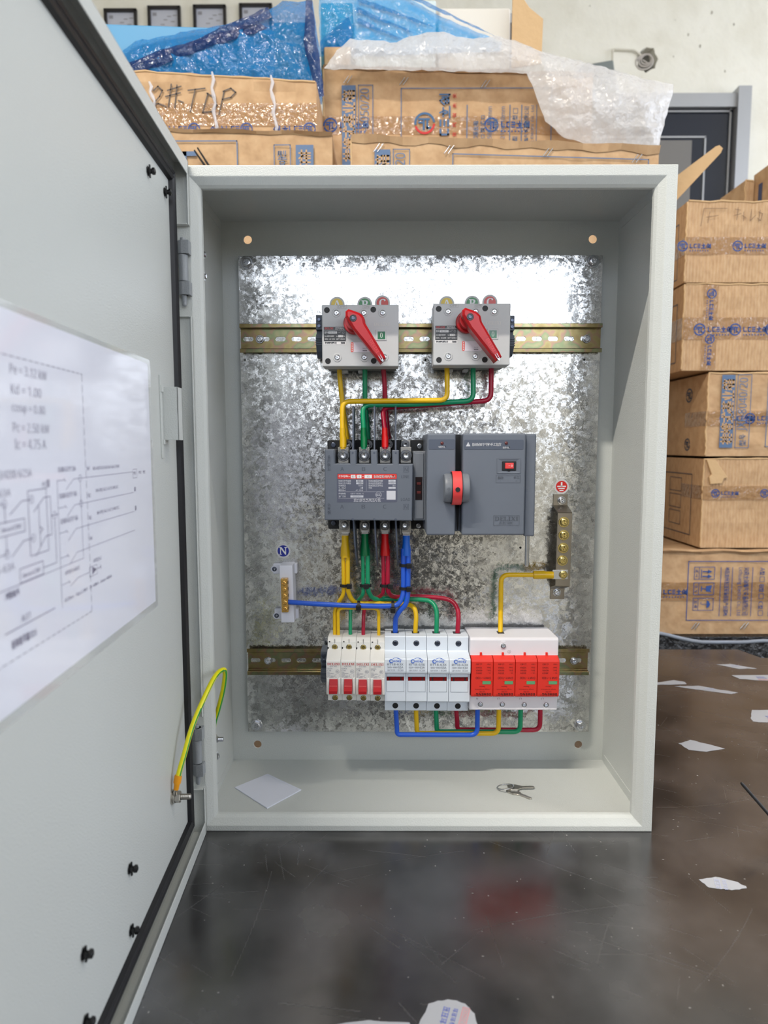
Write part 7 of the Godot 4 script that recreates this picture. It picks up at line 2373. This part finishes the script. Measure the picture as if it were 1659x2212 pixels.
# a puffed or slack sheet of film: an outline filled with points, bulging from its edge, wrinkled
func pillow(b: MB, out: PackedVector2Array, z: float, depth: float, soft: float, wr: float, seed_no: int, both := true, step := 0.014) -> void:
	var no := FastNoiseLite.new()
	no.noise_type = FastNoiseLite.TYPE_SIMPLEX
	no.fractal_type = FastNoiseLite.FRACTAL_RIDGED
	no.fractal_octaves = 3
	no.frequency = 9.0
	no.seed = seed_no
	var rim := PackedVector2Array()
	for i in out.size():
		var a := out[i]
		var e := out[(i + 1) % out.size()]
		var k := maxi(1, int(a.distance_to(e) / step))
		for j in k:
			rim.append(a.lerp(e, float(j) / k) + Vector2(no.get_noise_2d(i * 7.1 + j, 3.0), no.get_noise_2d(i * 5.3 + j, 9.0)) * 0.0025)
	var ps := rim.duplicate()
	var lo := Vector2(1e9, 1e9)
	var hi := -lo
	for p in rim:
		lo = lo.min(p)
		hi = hi.max(p)
	var rn := RandomNumberGenerator.new()
	rn.seed = seed_no
	var dist := func(p: Vector2) -> float:
		var d := 1e9
		for i in rim.size():
			d = minf(d, p.distance_to(Geometry2D.get_closest_point_to_segment(p, rim[i], rim[(i + 1) % rim.size()])))
		return d
	var ds := PackedFloat32Array()
	ds.resize(rim.size())
	ds.fill(0.0)
	var y := lo.y
	while y < hi.y:
		var x := lo.x
		while x < hi.x:
			var p := Vector2(x, y) + Vector2(rn.randf() - 0.5, rn.randf() - 0.5) * step * 0.6
			if Geometry2D.is_point_in_polygon(p, rim):
				var d: float = dist.call(p)
				if d > step * 0.45:
					ps.append(p)
					ds.append(d)
			x += step
		y += step
	var id := Geometry2D.triangulate_delaunay(ps)
	for side: float in ([1.0, -1.0] if both else [1.0]):
		var vs := PackedVector3Array()
		var ns := PackedVector3Array()
		for i in ps.size():
			var w := 1.0 - pow(1.0 - minf(1.0, ds[i] / soft), 2.0)
			var q := no.get_noise_2d(ps[i].x * 1.0 + ps[i].y * 0.55, ps[i].y * 1.7)
			vs.append(Vector3(ps[i].x, ps[i].y, z + side * (depth * w + wr * q * (0.25 + 0.75 * w))))
			ns.append(Vector3())
		var keep := []
		for i in range(0, id.size(), 3):
			var ce := (ps[id[i]] + ps[id[i + 1]] + ps[id[i + 2]]) / 3.0
			if not Geometry2D.is_point_in_polygon(ce, rim):
				continue
			var tr := [id[i], id[i + 1], id[i + 2]]
			if ((ps[tr[1]] - ps[tr[0]]).cross(ps[tr[2]] - ps[tr[0]]) < 0) == (side > 0):
				tr = [tr[0], tr[2], tr[1]]
			keep.append(tr)
			var m := (vs[tr[1]] - vs[tr[0]]).cross(vs[tr[2]] - vs[tr[0]])
			for k: int in tr:
				ns[k] += m
		for tr: Array in keep:
			b.tri(vs[tr[0]], vs[tr[1]], vs[tr[2]], ns[tr[0]], ns[tr[1]], ns[tr[2]])

# ---------------------------------------------------------------- film-wrapped goods and the clear bag on top of the stacks
func bundles() -> void:
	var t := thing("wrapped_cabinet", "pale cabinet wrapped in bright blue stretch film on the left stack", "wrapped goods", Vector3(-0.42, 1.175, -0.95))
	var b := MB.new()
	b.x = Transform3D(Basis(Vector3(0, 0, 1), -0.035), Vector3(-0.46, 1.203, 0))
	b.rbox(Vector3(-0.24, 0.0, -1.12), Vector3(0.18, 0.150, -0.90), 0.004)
	part(t, "film_tinted_box", b, mat(rgb(84, 156, 204), 0.5))  # pale box; the blue light through the film is put into its colour
	b = MB.new()
	b.rbox(Vector3(-0.292, 1.194, -1.12), Vector3(-0.212, 1.356, -0.888), 0.004)
	part(t, "green_panel", b, mat(rgb(86, 138, 120), 0.5))
	for x: float in [-0.520, -0.464, -0.410]:
		b = MB.new().at(Vector3(x, 1.236 - (x + 0.52) * 0.03, -0.900))
		b.lathe([Vector2(0.011, -0.004), Vector2(0.011, 0.006), Vector2(0.009, 0.008), Vector2(0, 0.008)], 20)
		part(t, "button", b, mat(rgb(30, 62, 40) if x < -0.42 else rgb(40, 44, 90), 0.4))
	b = MB.new()
	b.rbox(Vector3(-0.345, 1.188, -0.905), Vector3(-0.300, 1.232, -0.894), 0.002)
	part(t, "label_plate", b, mat(rgb(150, 196, 214), 0.5))
	b = MB.new()
	pillow(b, poly([[-655, 1282], [-600, 1318], [-500, 1336], [-400, 1352], [-330, 1368], [-270, 1400], [-205, 1400], [-186, 1250], [-186, 1186], [-300, 1200], [-420, 1206], [-560, 1222], [-650, 1226]]), -0.892, 0.022, 0.05, 0.012, 5, false)
	part(t, "stretch_film", b, M.film)
	b = MB.new()
	pillow(b, poly([[-660, 1240], [-560, 1280], [-430, 1316], [-320, 1342], [-300, 1330], [-430, 1292], [-560, 1248], [-655, 1208]]), -0.868, 0.008, 0.02, 0.006, 9, false)
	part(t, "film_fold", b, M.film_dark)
	b = MB.new()
	pillow(b, poly([[-205, 1398], [-196, 1320], [-178, 1186], [-196, 1186], [-224, 1300], [-214, 1396]]), -0.860, 0.008, 0.015, 0.005, 10, false)
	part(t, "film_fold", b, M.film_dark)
	b = MB.new()
	pillow(b, poly([[-300, 1372], [-290, 1352], [-400, 1312], [-480, 1290], [-470, 1302], [-390, 1338]]), -0.866, 0.006, 0.02, 0.006, 12, false)
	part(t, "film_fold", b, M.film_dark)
	# the second bundle: white boxes under lighter film, with an open carton flap
	t = thing("wrapped_boxes", "white boxes half wrapped in light blue film behind the plastic bag", "wrapped goods", Vector3(0.03, 1.27, -1.1))
	b = MB.new()
	b.rbox(Vector3(-0.118, 1.272, -1.22), Vector3(0.076, 1.470, -1.0), 0.006)
	part(t, "white_box", b, mat(rgb(206, 222, 226), 0.5))
	b = MB.new()
	b.rbox(Vector3(0.082, 1.272, -1.22), Vector3(0.252, 1.452, -1.0), 0.006)
	part(t, "white_box", b, mat(rgb(224, 222, 216), 0.5))
	b = MB.new()
	b.rbox(Vector3(0.0, 1.452, -1.26), Vector3(0.31, 1.476, -1.06), 0.003)
	part(t, "grey_lid", b, mat(rgb(150, 152, 156), 0.5))
	b = MB.new()
	b.rbox(Vector3(-0.198, 1.272, -1.22), Vector3(-0.122, 1.470, -1.01), 0.004)
	part(t, "teal_box", b, mat(rgb(60, 130, 150), 0.5))
	b = MB.new()
	pillow(b, poly([[-200, 1478], [-10, 1478], [80, 1430], [232, 1370], [225, 1350], [-60, 1340], [-200, 1340]]), -0.992, 0.010, 0.03, 0.005, 21, false)
	part(t, "stretch_film", b, M.film_light)
	b = MB.new()
	pillow(b, poly([[-198, 1366], [-130, 1420], [-122, 1400], [-122, 1340], [-196, 1336]]), -0.978, 0.008, 0.02, 0.006, 22, false)
	part(t, "film_fold", b, M.film)
	for q: Array in [[-110, 1462, 60, 1400], [-112, 1440, 20, 1385], [-110, 1416, -10, 1372], [0, 1474, 215, 1374]]:
		b = MB.new()
		pillow(b, poly([[q[0], q[1]], [q[2], q[3]], [q[2] + 14, q[3] - 8], [q[0], q[1] - 12]]), -0.976, 0.004, 0.008, 0.002, int(q[1]), false)
		part(t, "film_fold", b, M.film)
	b = MB.new()
	b.prism(poly([[250, 1300], [320, 1310], [322, 1408], [290, 1432], [262, 1470], [250, 1470]]), -0.972, -0.968, 0.0008)
	solo("carton_flap", "pale upright carton flap beside the white boxes", "cardboard", Vector3(0.28, 1.27, -0.97), b, M.card_light)
	b = MB.new()
	b.rbox(Vector3(-0.187, 1.272, -0.976), Vector3(-0.125, 1.345, -0.962), 0.003)
	solo("brown_board", "brown cardboard piece left of the white boxes", "cardboard", Vector3(-0.156, 1.272, -0.97), b, M.card)
	# the clear bag lying over the carton and hanging down its right corner
	b = MB.new()
	pillow(b, poly([[-180, 1250], [-150, 1288], [-122, 1312], [-60, 1309], [-20, 1305], [10, 1318], [46, 1324], [84, 1326], [112, 1316], [150, 1312], [196, 1318], [240, 1308], [300, 1286], [350, 1272], [440, 1252], [520, 1230], [592, 1215], [588, 1188], [572, 1120], [562, 1072], [500, 1078], [424, 1084], [352, 1106], [312, 1140], [296, 1176], [284, 1206], [268, 1240], [200, 1242], [60, 1246], [-60, 1248]]), -0.875, 0.030, 0.09, 0.009, 31, true, 0.011)
	solo("plastic_bag", "crumpled clear plastic bag draped over the right cartons", "plastic bag", Vector3(0.2, 1.08, -0.88), b, M.bag)

# ---------------------------------------------------------------- on the back wall
func wall_things() -> void:
	var zw := -2.5
	for k in 4:
		var x0: float = [-1.294, -1.100, -0.898, -0.694][k]
		var y1: float = [2.348, 2.359, 2.363, 2.368][k]
		var t := thing("certificate", ["black framed certificate at the far left of the wall", "black framed certificate, second from the left", "black framed certificate, third, half behind blue film", "black framed certificate seen wholly through the blue film"][k], "framed certificate", Vector3(x0 + 0.073, y1 - 0.2, zw), "framed certificates on the wall")
		var w := 0.146
		var h := 0.205
		var b := MB.new()
		for q: Array in [[0.0, 0.0, w, 0.013], [0.0, -h + 0.013, w, 0.013]]:
			b.rbox(Vector3(x0, y1 + q[1] - 0.013, zw + 0.0005), Vector3(x0 + w, y1 + q[1], zw + 0.016), 0.002, 1)
		for q: float in [0.0, w - 0.013]:
			b.rbox(Vector3(x0 + q, y1 - h, zw + 0.0005), Vector3(x0 + q + 0.013, y1, zw + 0.016), 0.002, 1)
		part(t, "frame", b, M.frame_black)
		b = MB.new()
		b.box(Vector3(x0 + 0.008, y1 - h + 0.008, zw + 0.001), Vector3(x0 + w - 0.008, y1 - 0.008, zw + 0.004))
		part(t, "paper", b, mat(rgb(198, 202, 216), 0.35))
		b = MB.new().at(Vector3(0, 0, zw + 0.0045))
		b.ink(rgb(150, 150, 160))
		b.rect(x0 + 0.020, y1 - 0.038, x0 + 0.038, y1 - 0.024)
		for q: Array in [[0.085, 0.038], [0.110, 0.034], [0.068, 0.052], [0.100, 0.060], [0.055, 0.072]]:
			b.rect(x0 + q[0], y1 - q[1] - 0.004, x0 + q[0] + 0.018, y1 - q[1])
		part(t, "print", b, M.print)
	# grey junction box with a thin cable to the hole
	var j := thing("junction_box", "small grey metal box on the wall peeping over the plastic bag", "junction box", Vector3(0.91, 2.0, zw))
	var b := MB.new()
	b.x = Transform3D(Basis(Vector3(0, 0, 1), 0.16), Vector3(0.94, 2.03, zw))
	b.rbox(Vector3(-0.12, -0.06, 0.0), Vector3(0.025, 0.072, 0.06), 0.008)
	part(j, "box", b, mat(rgb(126, 134, 134), 0.5))
	b = MB.new()
	b.tube(bend([Vector3(0.962, 2.09, zw + 0.02), Vector3(0.962, 2.172, zw + 0.012), Vector3(1.06, 2.168, zw + 0.012), Vector3(1.09, 2.15, zw + 0.006)], 0.01), 0.0045, 10)
	solo("white_cable", "thin white cable from the grey wall box to the knocked-out hole", "cable", Vector3(1.0, 2.09, zw), b, mat(rgb(214, 210, 196), 0.5))
	b = MB.new()
	for q: Array in [[1.112, 2.128, 0.028, 0.9], [1.108, 2.122, 0.036, 1.2], [1.116, 2.133, 0.022, 0.7]]:
		var ring := []
		for i in 25:
			var a := TAU * i / 24
			ring.append(Vector3(q[0] + cos(a) * q[2], q[1] + sin(a) * q[2] * 0.85, zw + 0.006 + 0.006 * sin(a + q[3])))
		b.tube(ring, 0.0036, 8)
	b.tube([Vector3(1.10, 2.13, zw + 0.006), Vector3(1.13, 2.115, zw + 0.002)], 0.003, 8)
	solo("cable_coil", "coil of white wire hanging in the knocked-out wall hole", "cable", Vector3(1.112, 2.09, zw), b, mat(rgb(196, 190, 184), 0.5))
	# knocks and nail holes in the plaster
	var rn := RandomNumberGenerator.new()
	rn.seed = 77
	var wall: Node3D = get_node("wall_back")
	for p: Vector2 in [Vector2(1.238, 2.148), Vector2(1.355, 2.190), Vector2(1.47, 2.085), Vector2(1.40, 2.33), Vector2(1.50, 2.28), Vector2(0.86, 2.36), Vector2(1.05, 2.41), Vector2(1.24, 2.30), Vector2(1.58, 2.02), Vector2(1.3, 2.24)]:
		b = MB.new()
		var o := PackedVector2Array()
		var r := rn.randf_range(0.003, 0.009)
		for i in 9:
			o.append(p + Vector2.from_angle(TAU * i / 9) * Vector2(r * 0.6, r) * rn.randf_range(0.6, 1.2))
		b.prism(o, zw - 0.001, zw + 0.0006, 0.0, false)
		part(wall, "plaster_chip", b, mat(rgb(176, 172, 160), 0.95))

# ---------------------------------------------------------------- the photographer, whose dark clothes the zinc plate mirrors
# limbs: [from, to, radius from, radius to, colour]; their distances are joined smoothly and meshed as surface nets
func flesh(limbs: Array, cell: float, soft: float, b: MB) -> void:
	var lo := Vector3(1e9, 1e9, 1e9)
	var hi := -lo
	for l: Array in limbs:
		var r := Vector3.ONE * (maxf(l[2], l[3]) + soft + cell * 2)
		lo = lo.min(l[0] - r).min(l[1] - r)
		hi = hi.max(l[0] + r).max(l[1] + r)
	var nx := int((hi.x - lo.x) / cell) + 2
	var ny := int((hi.y - lo.y) / cell) + 2
	var nz := int((hi.z - lo.z) / cell) + 2
	var f := PackedFloat32Array()
	f.resize(nx * ny * nz)
	f.fill(1.0)
	var who := PackedInt32Array()
	who.resize(nx * ny * nz)
	var best := PackedFloat32Array()
	best.resize(nx * ny * nz)
	best.fill(1e9)
	for li in limbs.size():
		var l: Array = limbs[li]
		var a: Vector3 = l[0]
		var e: Vector3 = l[1] - a
		var ee := maxf(e.length_squared(), 1e-9)
		var r := Vector3.ONE * (maxf(l[2], l[3]) + soft + cell * 1.5)
		var p0 := (a.min(l[1]) - r - lo) / cell
		var p1 := (a.max(l[1]) + r - lo) / cell
		for k in range(maxi(0, int(p0.z)), mini(nz, int(p1.z) + 1)):
			for j in range(maxi(0, int(p0.y)), mini(ny, int(p1.y) + 1)):
				for i in range(maxi(0, int(p0.x)), mini(nx, int(p1.x) + 1)):
					var p := lo + Vector3(i, j, k) * cell - a
					var t := clampf(p.dot(e) / ee, 0, 1)
					var d := (p - e * t).length() - lerpf(l[2], l[3], t)
					var id := (k * ny + j) * nx + i
					if d < best[id]:
						best[id] = d
						who[id] = li
					var q := f[id]
					var h := clampf(0.5 + 0.5 * (q - d) / soft, 0, 1)
					f[id] = lerpf(q, d, h) - soft * h * (1.0 - h)
	var at := {}
	var off := [Vector3i(0, 0, 0), Vector3i(1, 0, 0), Vector3i(0, 1, 0), Vector3i(1, 1, 0), Vector3i(0, 0, 1), Vector3i(1, 0, 1), Vector3i(0, 1, 1), Vector3i(1, 1, 1)]
	var edges := [[0, 1], [2, 3], [4, 5], [6, 7], [0, 2], [1, 3], [4, 6], [5, 7], [0, 4], [1, 5], [2, 6], [3, 7]]
	for k in nz - 1:
		for j in ny - 1:
			for i in nx - 1:
				var id := (k * ny + j) * nx + i
				if f[id] > cell * 2.5:
					continue
				var v := []
				var neg := 0
				for o: Vector3i in off:
					var q := f[id + o.x + o.y * nx + o.z * nx * ny]
					v.append(q)
					neg += int(q < 0)
				if neg == 0 or neg == 8:
					continue
				var s := Vector3()
				var m := 0
				for g: Array in edges:
					if (v[g[0]] < 0) != (v[g[1]] < 0):
						var t: float = v[g[0]] / (v[g[0]] - v[g[1]])
						s += Vector3(off[g[0]]).lerp(Vector3(off[g[1]]), t)
						m += 1
				var n := Vector3(v[1] + v[3] + v[5] + v[7] - v[0] - v[2] - v[4] - v[6], v[2] + v[3] + v[6] + v[7] - v[0] - v[1] - v[4] - v[5], v[4] + v[5] + v[6] + v[7] - v[0] - v[1] - v[2] - v[3])
				at[id] = [lo + (Vector3(i, j, k) + s / m) * cell, n.normalized(), limbs[who[id]][4]]
	var put := func(c: Array, flip: bool) -> void:
		for u: int in c:
			if not at.has(u):
				return
		b.ink(at[c[0]][2])
		if flip:
			c.reverse()
		b.quadn(at[c[0]][0], at[c[1]][0], at[c[2]][0], at[c[3]][0], at[c[0]][1], at[c[1]][1], at[c[2]][1], at[c[3]][1])
	var sx := 1
	var sy := nx
	var sz := nx * ny
	for id: int in at:
		var q := f[id] < 0
		if q != (f[id + sx] < 0):
			put.call([id, id - sy, id - sy - sz, id - sz], q)
		if q != (f[id + sy] < 0):
			put.call([id, id - sz, id - sz - sx, id - sx], q)
		if q != (f[id + sz] < 0):
			put.call([id, id - sx, id - sx - sy, id - sy], q)

func photographer() -> void:
	var navy := rgb(22, 25, 36)
	var trouser := rgb(30, 30, 34)
	var skin := rgb(196, 150, 122)
	var shoe := rgb(24, 24, 26)
	var t := thing("person", "person in dark navy jacket and trousers holding up a phone before the cabinet", "person", Vector3(-0.02, -0.8, 1.12))
	var c := Vector3(-0.02, 0, 1.12)
	var v := func(x: float, y: float, z: float) -> Vector3: return c + Vector3(x, y, z)
	var l := []
	l.append([v.call(0, 0.10, 0), v.call(0, 0.36, 0.0), 0.135, 0.150, navy])
	for s: float in [-1.0, 1.0]:
		l.append([v.call(s * 0.05, 0.08, 0), v.call(s * 0.10, 0.44, 0.01), 0.125, 0.105, navy])
		l.append([v.call(s * 0.02, 0.52, 0.01), v.call(s * 0.185, 0.505, 0.01), 0.075, 0.068, navy])
		l.append([v.call(s * 0.195, 0.49, 0.0), v.call(s * 0.235, 0.25, -0.03), 0.060, 0.050, navy])
		l.append([v.call(s * 0.235, 0.25, -0.03), v.call(s * 0.085, 0.345, -0.275), 0.048, 0.034, navy])
		l.append([v.call(s * 0.085, 0.345, -0.275), v.call(s * 0.072, 0.36, -0.315), 0.028, 0.027, skin])
		l.append([v.call(s * 0.09, 0.05, 0), v.call(s * 0.10, -0.35, -0.01), 0.100, 0.066, trouser])
		l.append([v.call(s * 0.10, -0.35, -0.01), v.call(s * 0.11, -0.73, 0.02), 0.060, 0.044, trouser])
		l.append([v.call(s * 0.11, -0.765, 0.03), v.call(s * 0.13, -0.770, -0.16), 0.036, 0.032, shoe])
	l.append([v.call(0, 0.54, 0.02), v.call(0, 0.66, 0.0), 0.056, 0.050, skin])
	l.append([v.call(0, 0.735, -0.005), v.call(0, 0.805, 0.015), 0.070, 0.088, skin])
	l.append([v.call(0, 0.690, -0.050), v.call(0, 0.730, -0.020), 0.036, 0.055, skin])
	l.append([v.call(0, 0.742, -0.098), v.call(0, 0.768, -0.080), 0.012, 0.010, skin])
	var b := MB.new()
	flesh(l, 0.016, 0.035, b)
	# hands: palm, four fingers round the phone's edge and a thumb on its back
	for s: float in [-1.0, 1.0]:
		var h := []
		var w: Vector3 = v.call(s * 0.070, 0.36, -0.325)
		h.append([w, w + Vector3(-s * 0.004, 0.035, -0.045), 0.024, 0.020, skin])
		for k in 4:
			var k0 := w + Vector3(-s * 0.002, 0.012 + k * 0.017, -0.050 - 0.003 * k)
			var k1 := k0 + Vector3(-s * 0.010, 0.003, -0.026 + 0.003 * absf(k - 1.5))
			var k2 := k1 + Vector3(-s * 0.022, 0.002, -0.006)
			h.append([k0, k1, 0.0090, 0.0082, skin])
			h.append([k1, k2, 0.0082, 0.0068, skin])
		var th0 := w + Vector3(-s * 0.012, 0.030, -0.010)
		var th1 := th0 + Vector3(-s * 0.018, 0.022, -0.014)
		h.append([th0, th1, 0.0115, 0.0095, skin])
		h.append([th1, th1 + Vector3(-s * 0.014, 0.018, -0.006), 0.0095, 0.0078, skin])
		flesh(h, 0.0045, 0.007, b)
	part(t, "body", b, mat(Color(1, 1, 1), 0.75, 0.0, {"vertex_color_use_as_albedo": true}))
	b = MB.new().ink(rgb(26, 22, 20))
	flesh([[v.call(0, 0.81, 0.04), v.call(0, 0.845, 0.0), 0.088, 0.078, rgb(26, 22, 20)]], 0.014, 0.01, b)
	part(t, "hair", b, mat(rgb(26, 22, 20), 0.6))
	b = MB.new().ink(rgb(20, 18, 18))
	for s: float in [-1.0, 1.0]:
		b.x = Transform3D(Basis(Vector3.UP, PI), v.call(s * 0.030, 0.772, -0.068))
		b.lathe([Vector2(0.010, 0), Vector2(0.007, 0.004), Vector2(0, 0.006)], 12, true)
	b.x = Transform3D()
	b.tube([v.call(-0.024, 0.700, -0.078), v.call(0, 0.698, -0.087), v.call(0.024, 0.700, -0.078)], 0.004, 8)
	part(t, "face", b, mat(rgb(90, 50, 46), 0.5))
	b = MB.new()
	b.rbox(Vector3(-0.080, 0.352, 0.7225), Vector3(-0.005, 0.512, 0.7305), 0.004)
	solo("phone", "black phone held up by the person in the navy jacket", "phone", Vector3(-0.042, 0.352, 0.726), b, M.black_gloss)
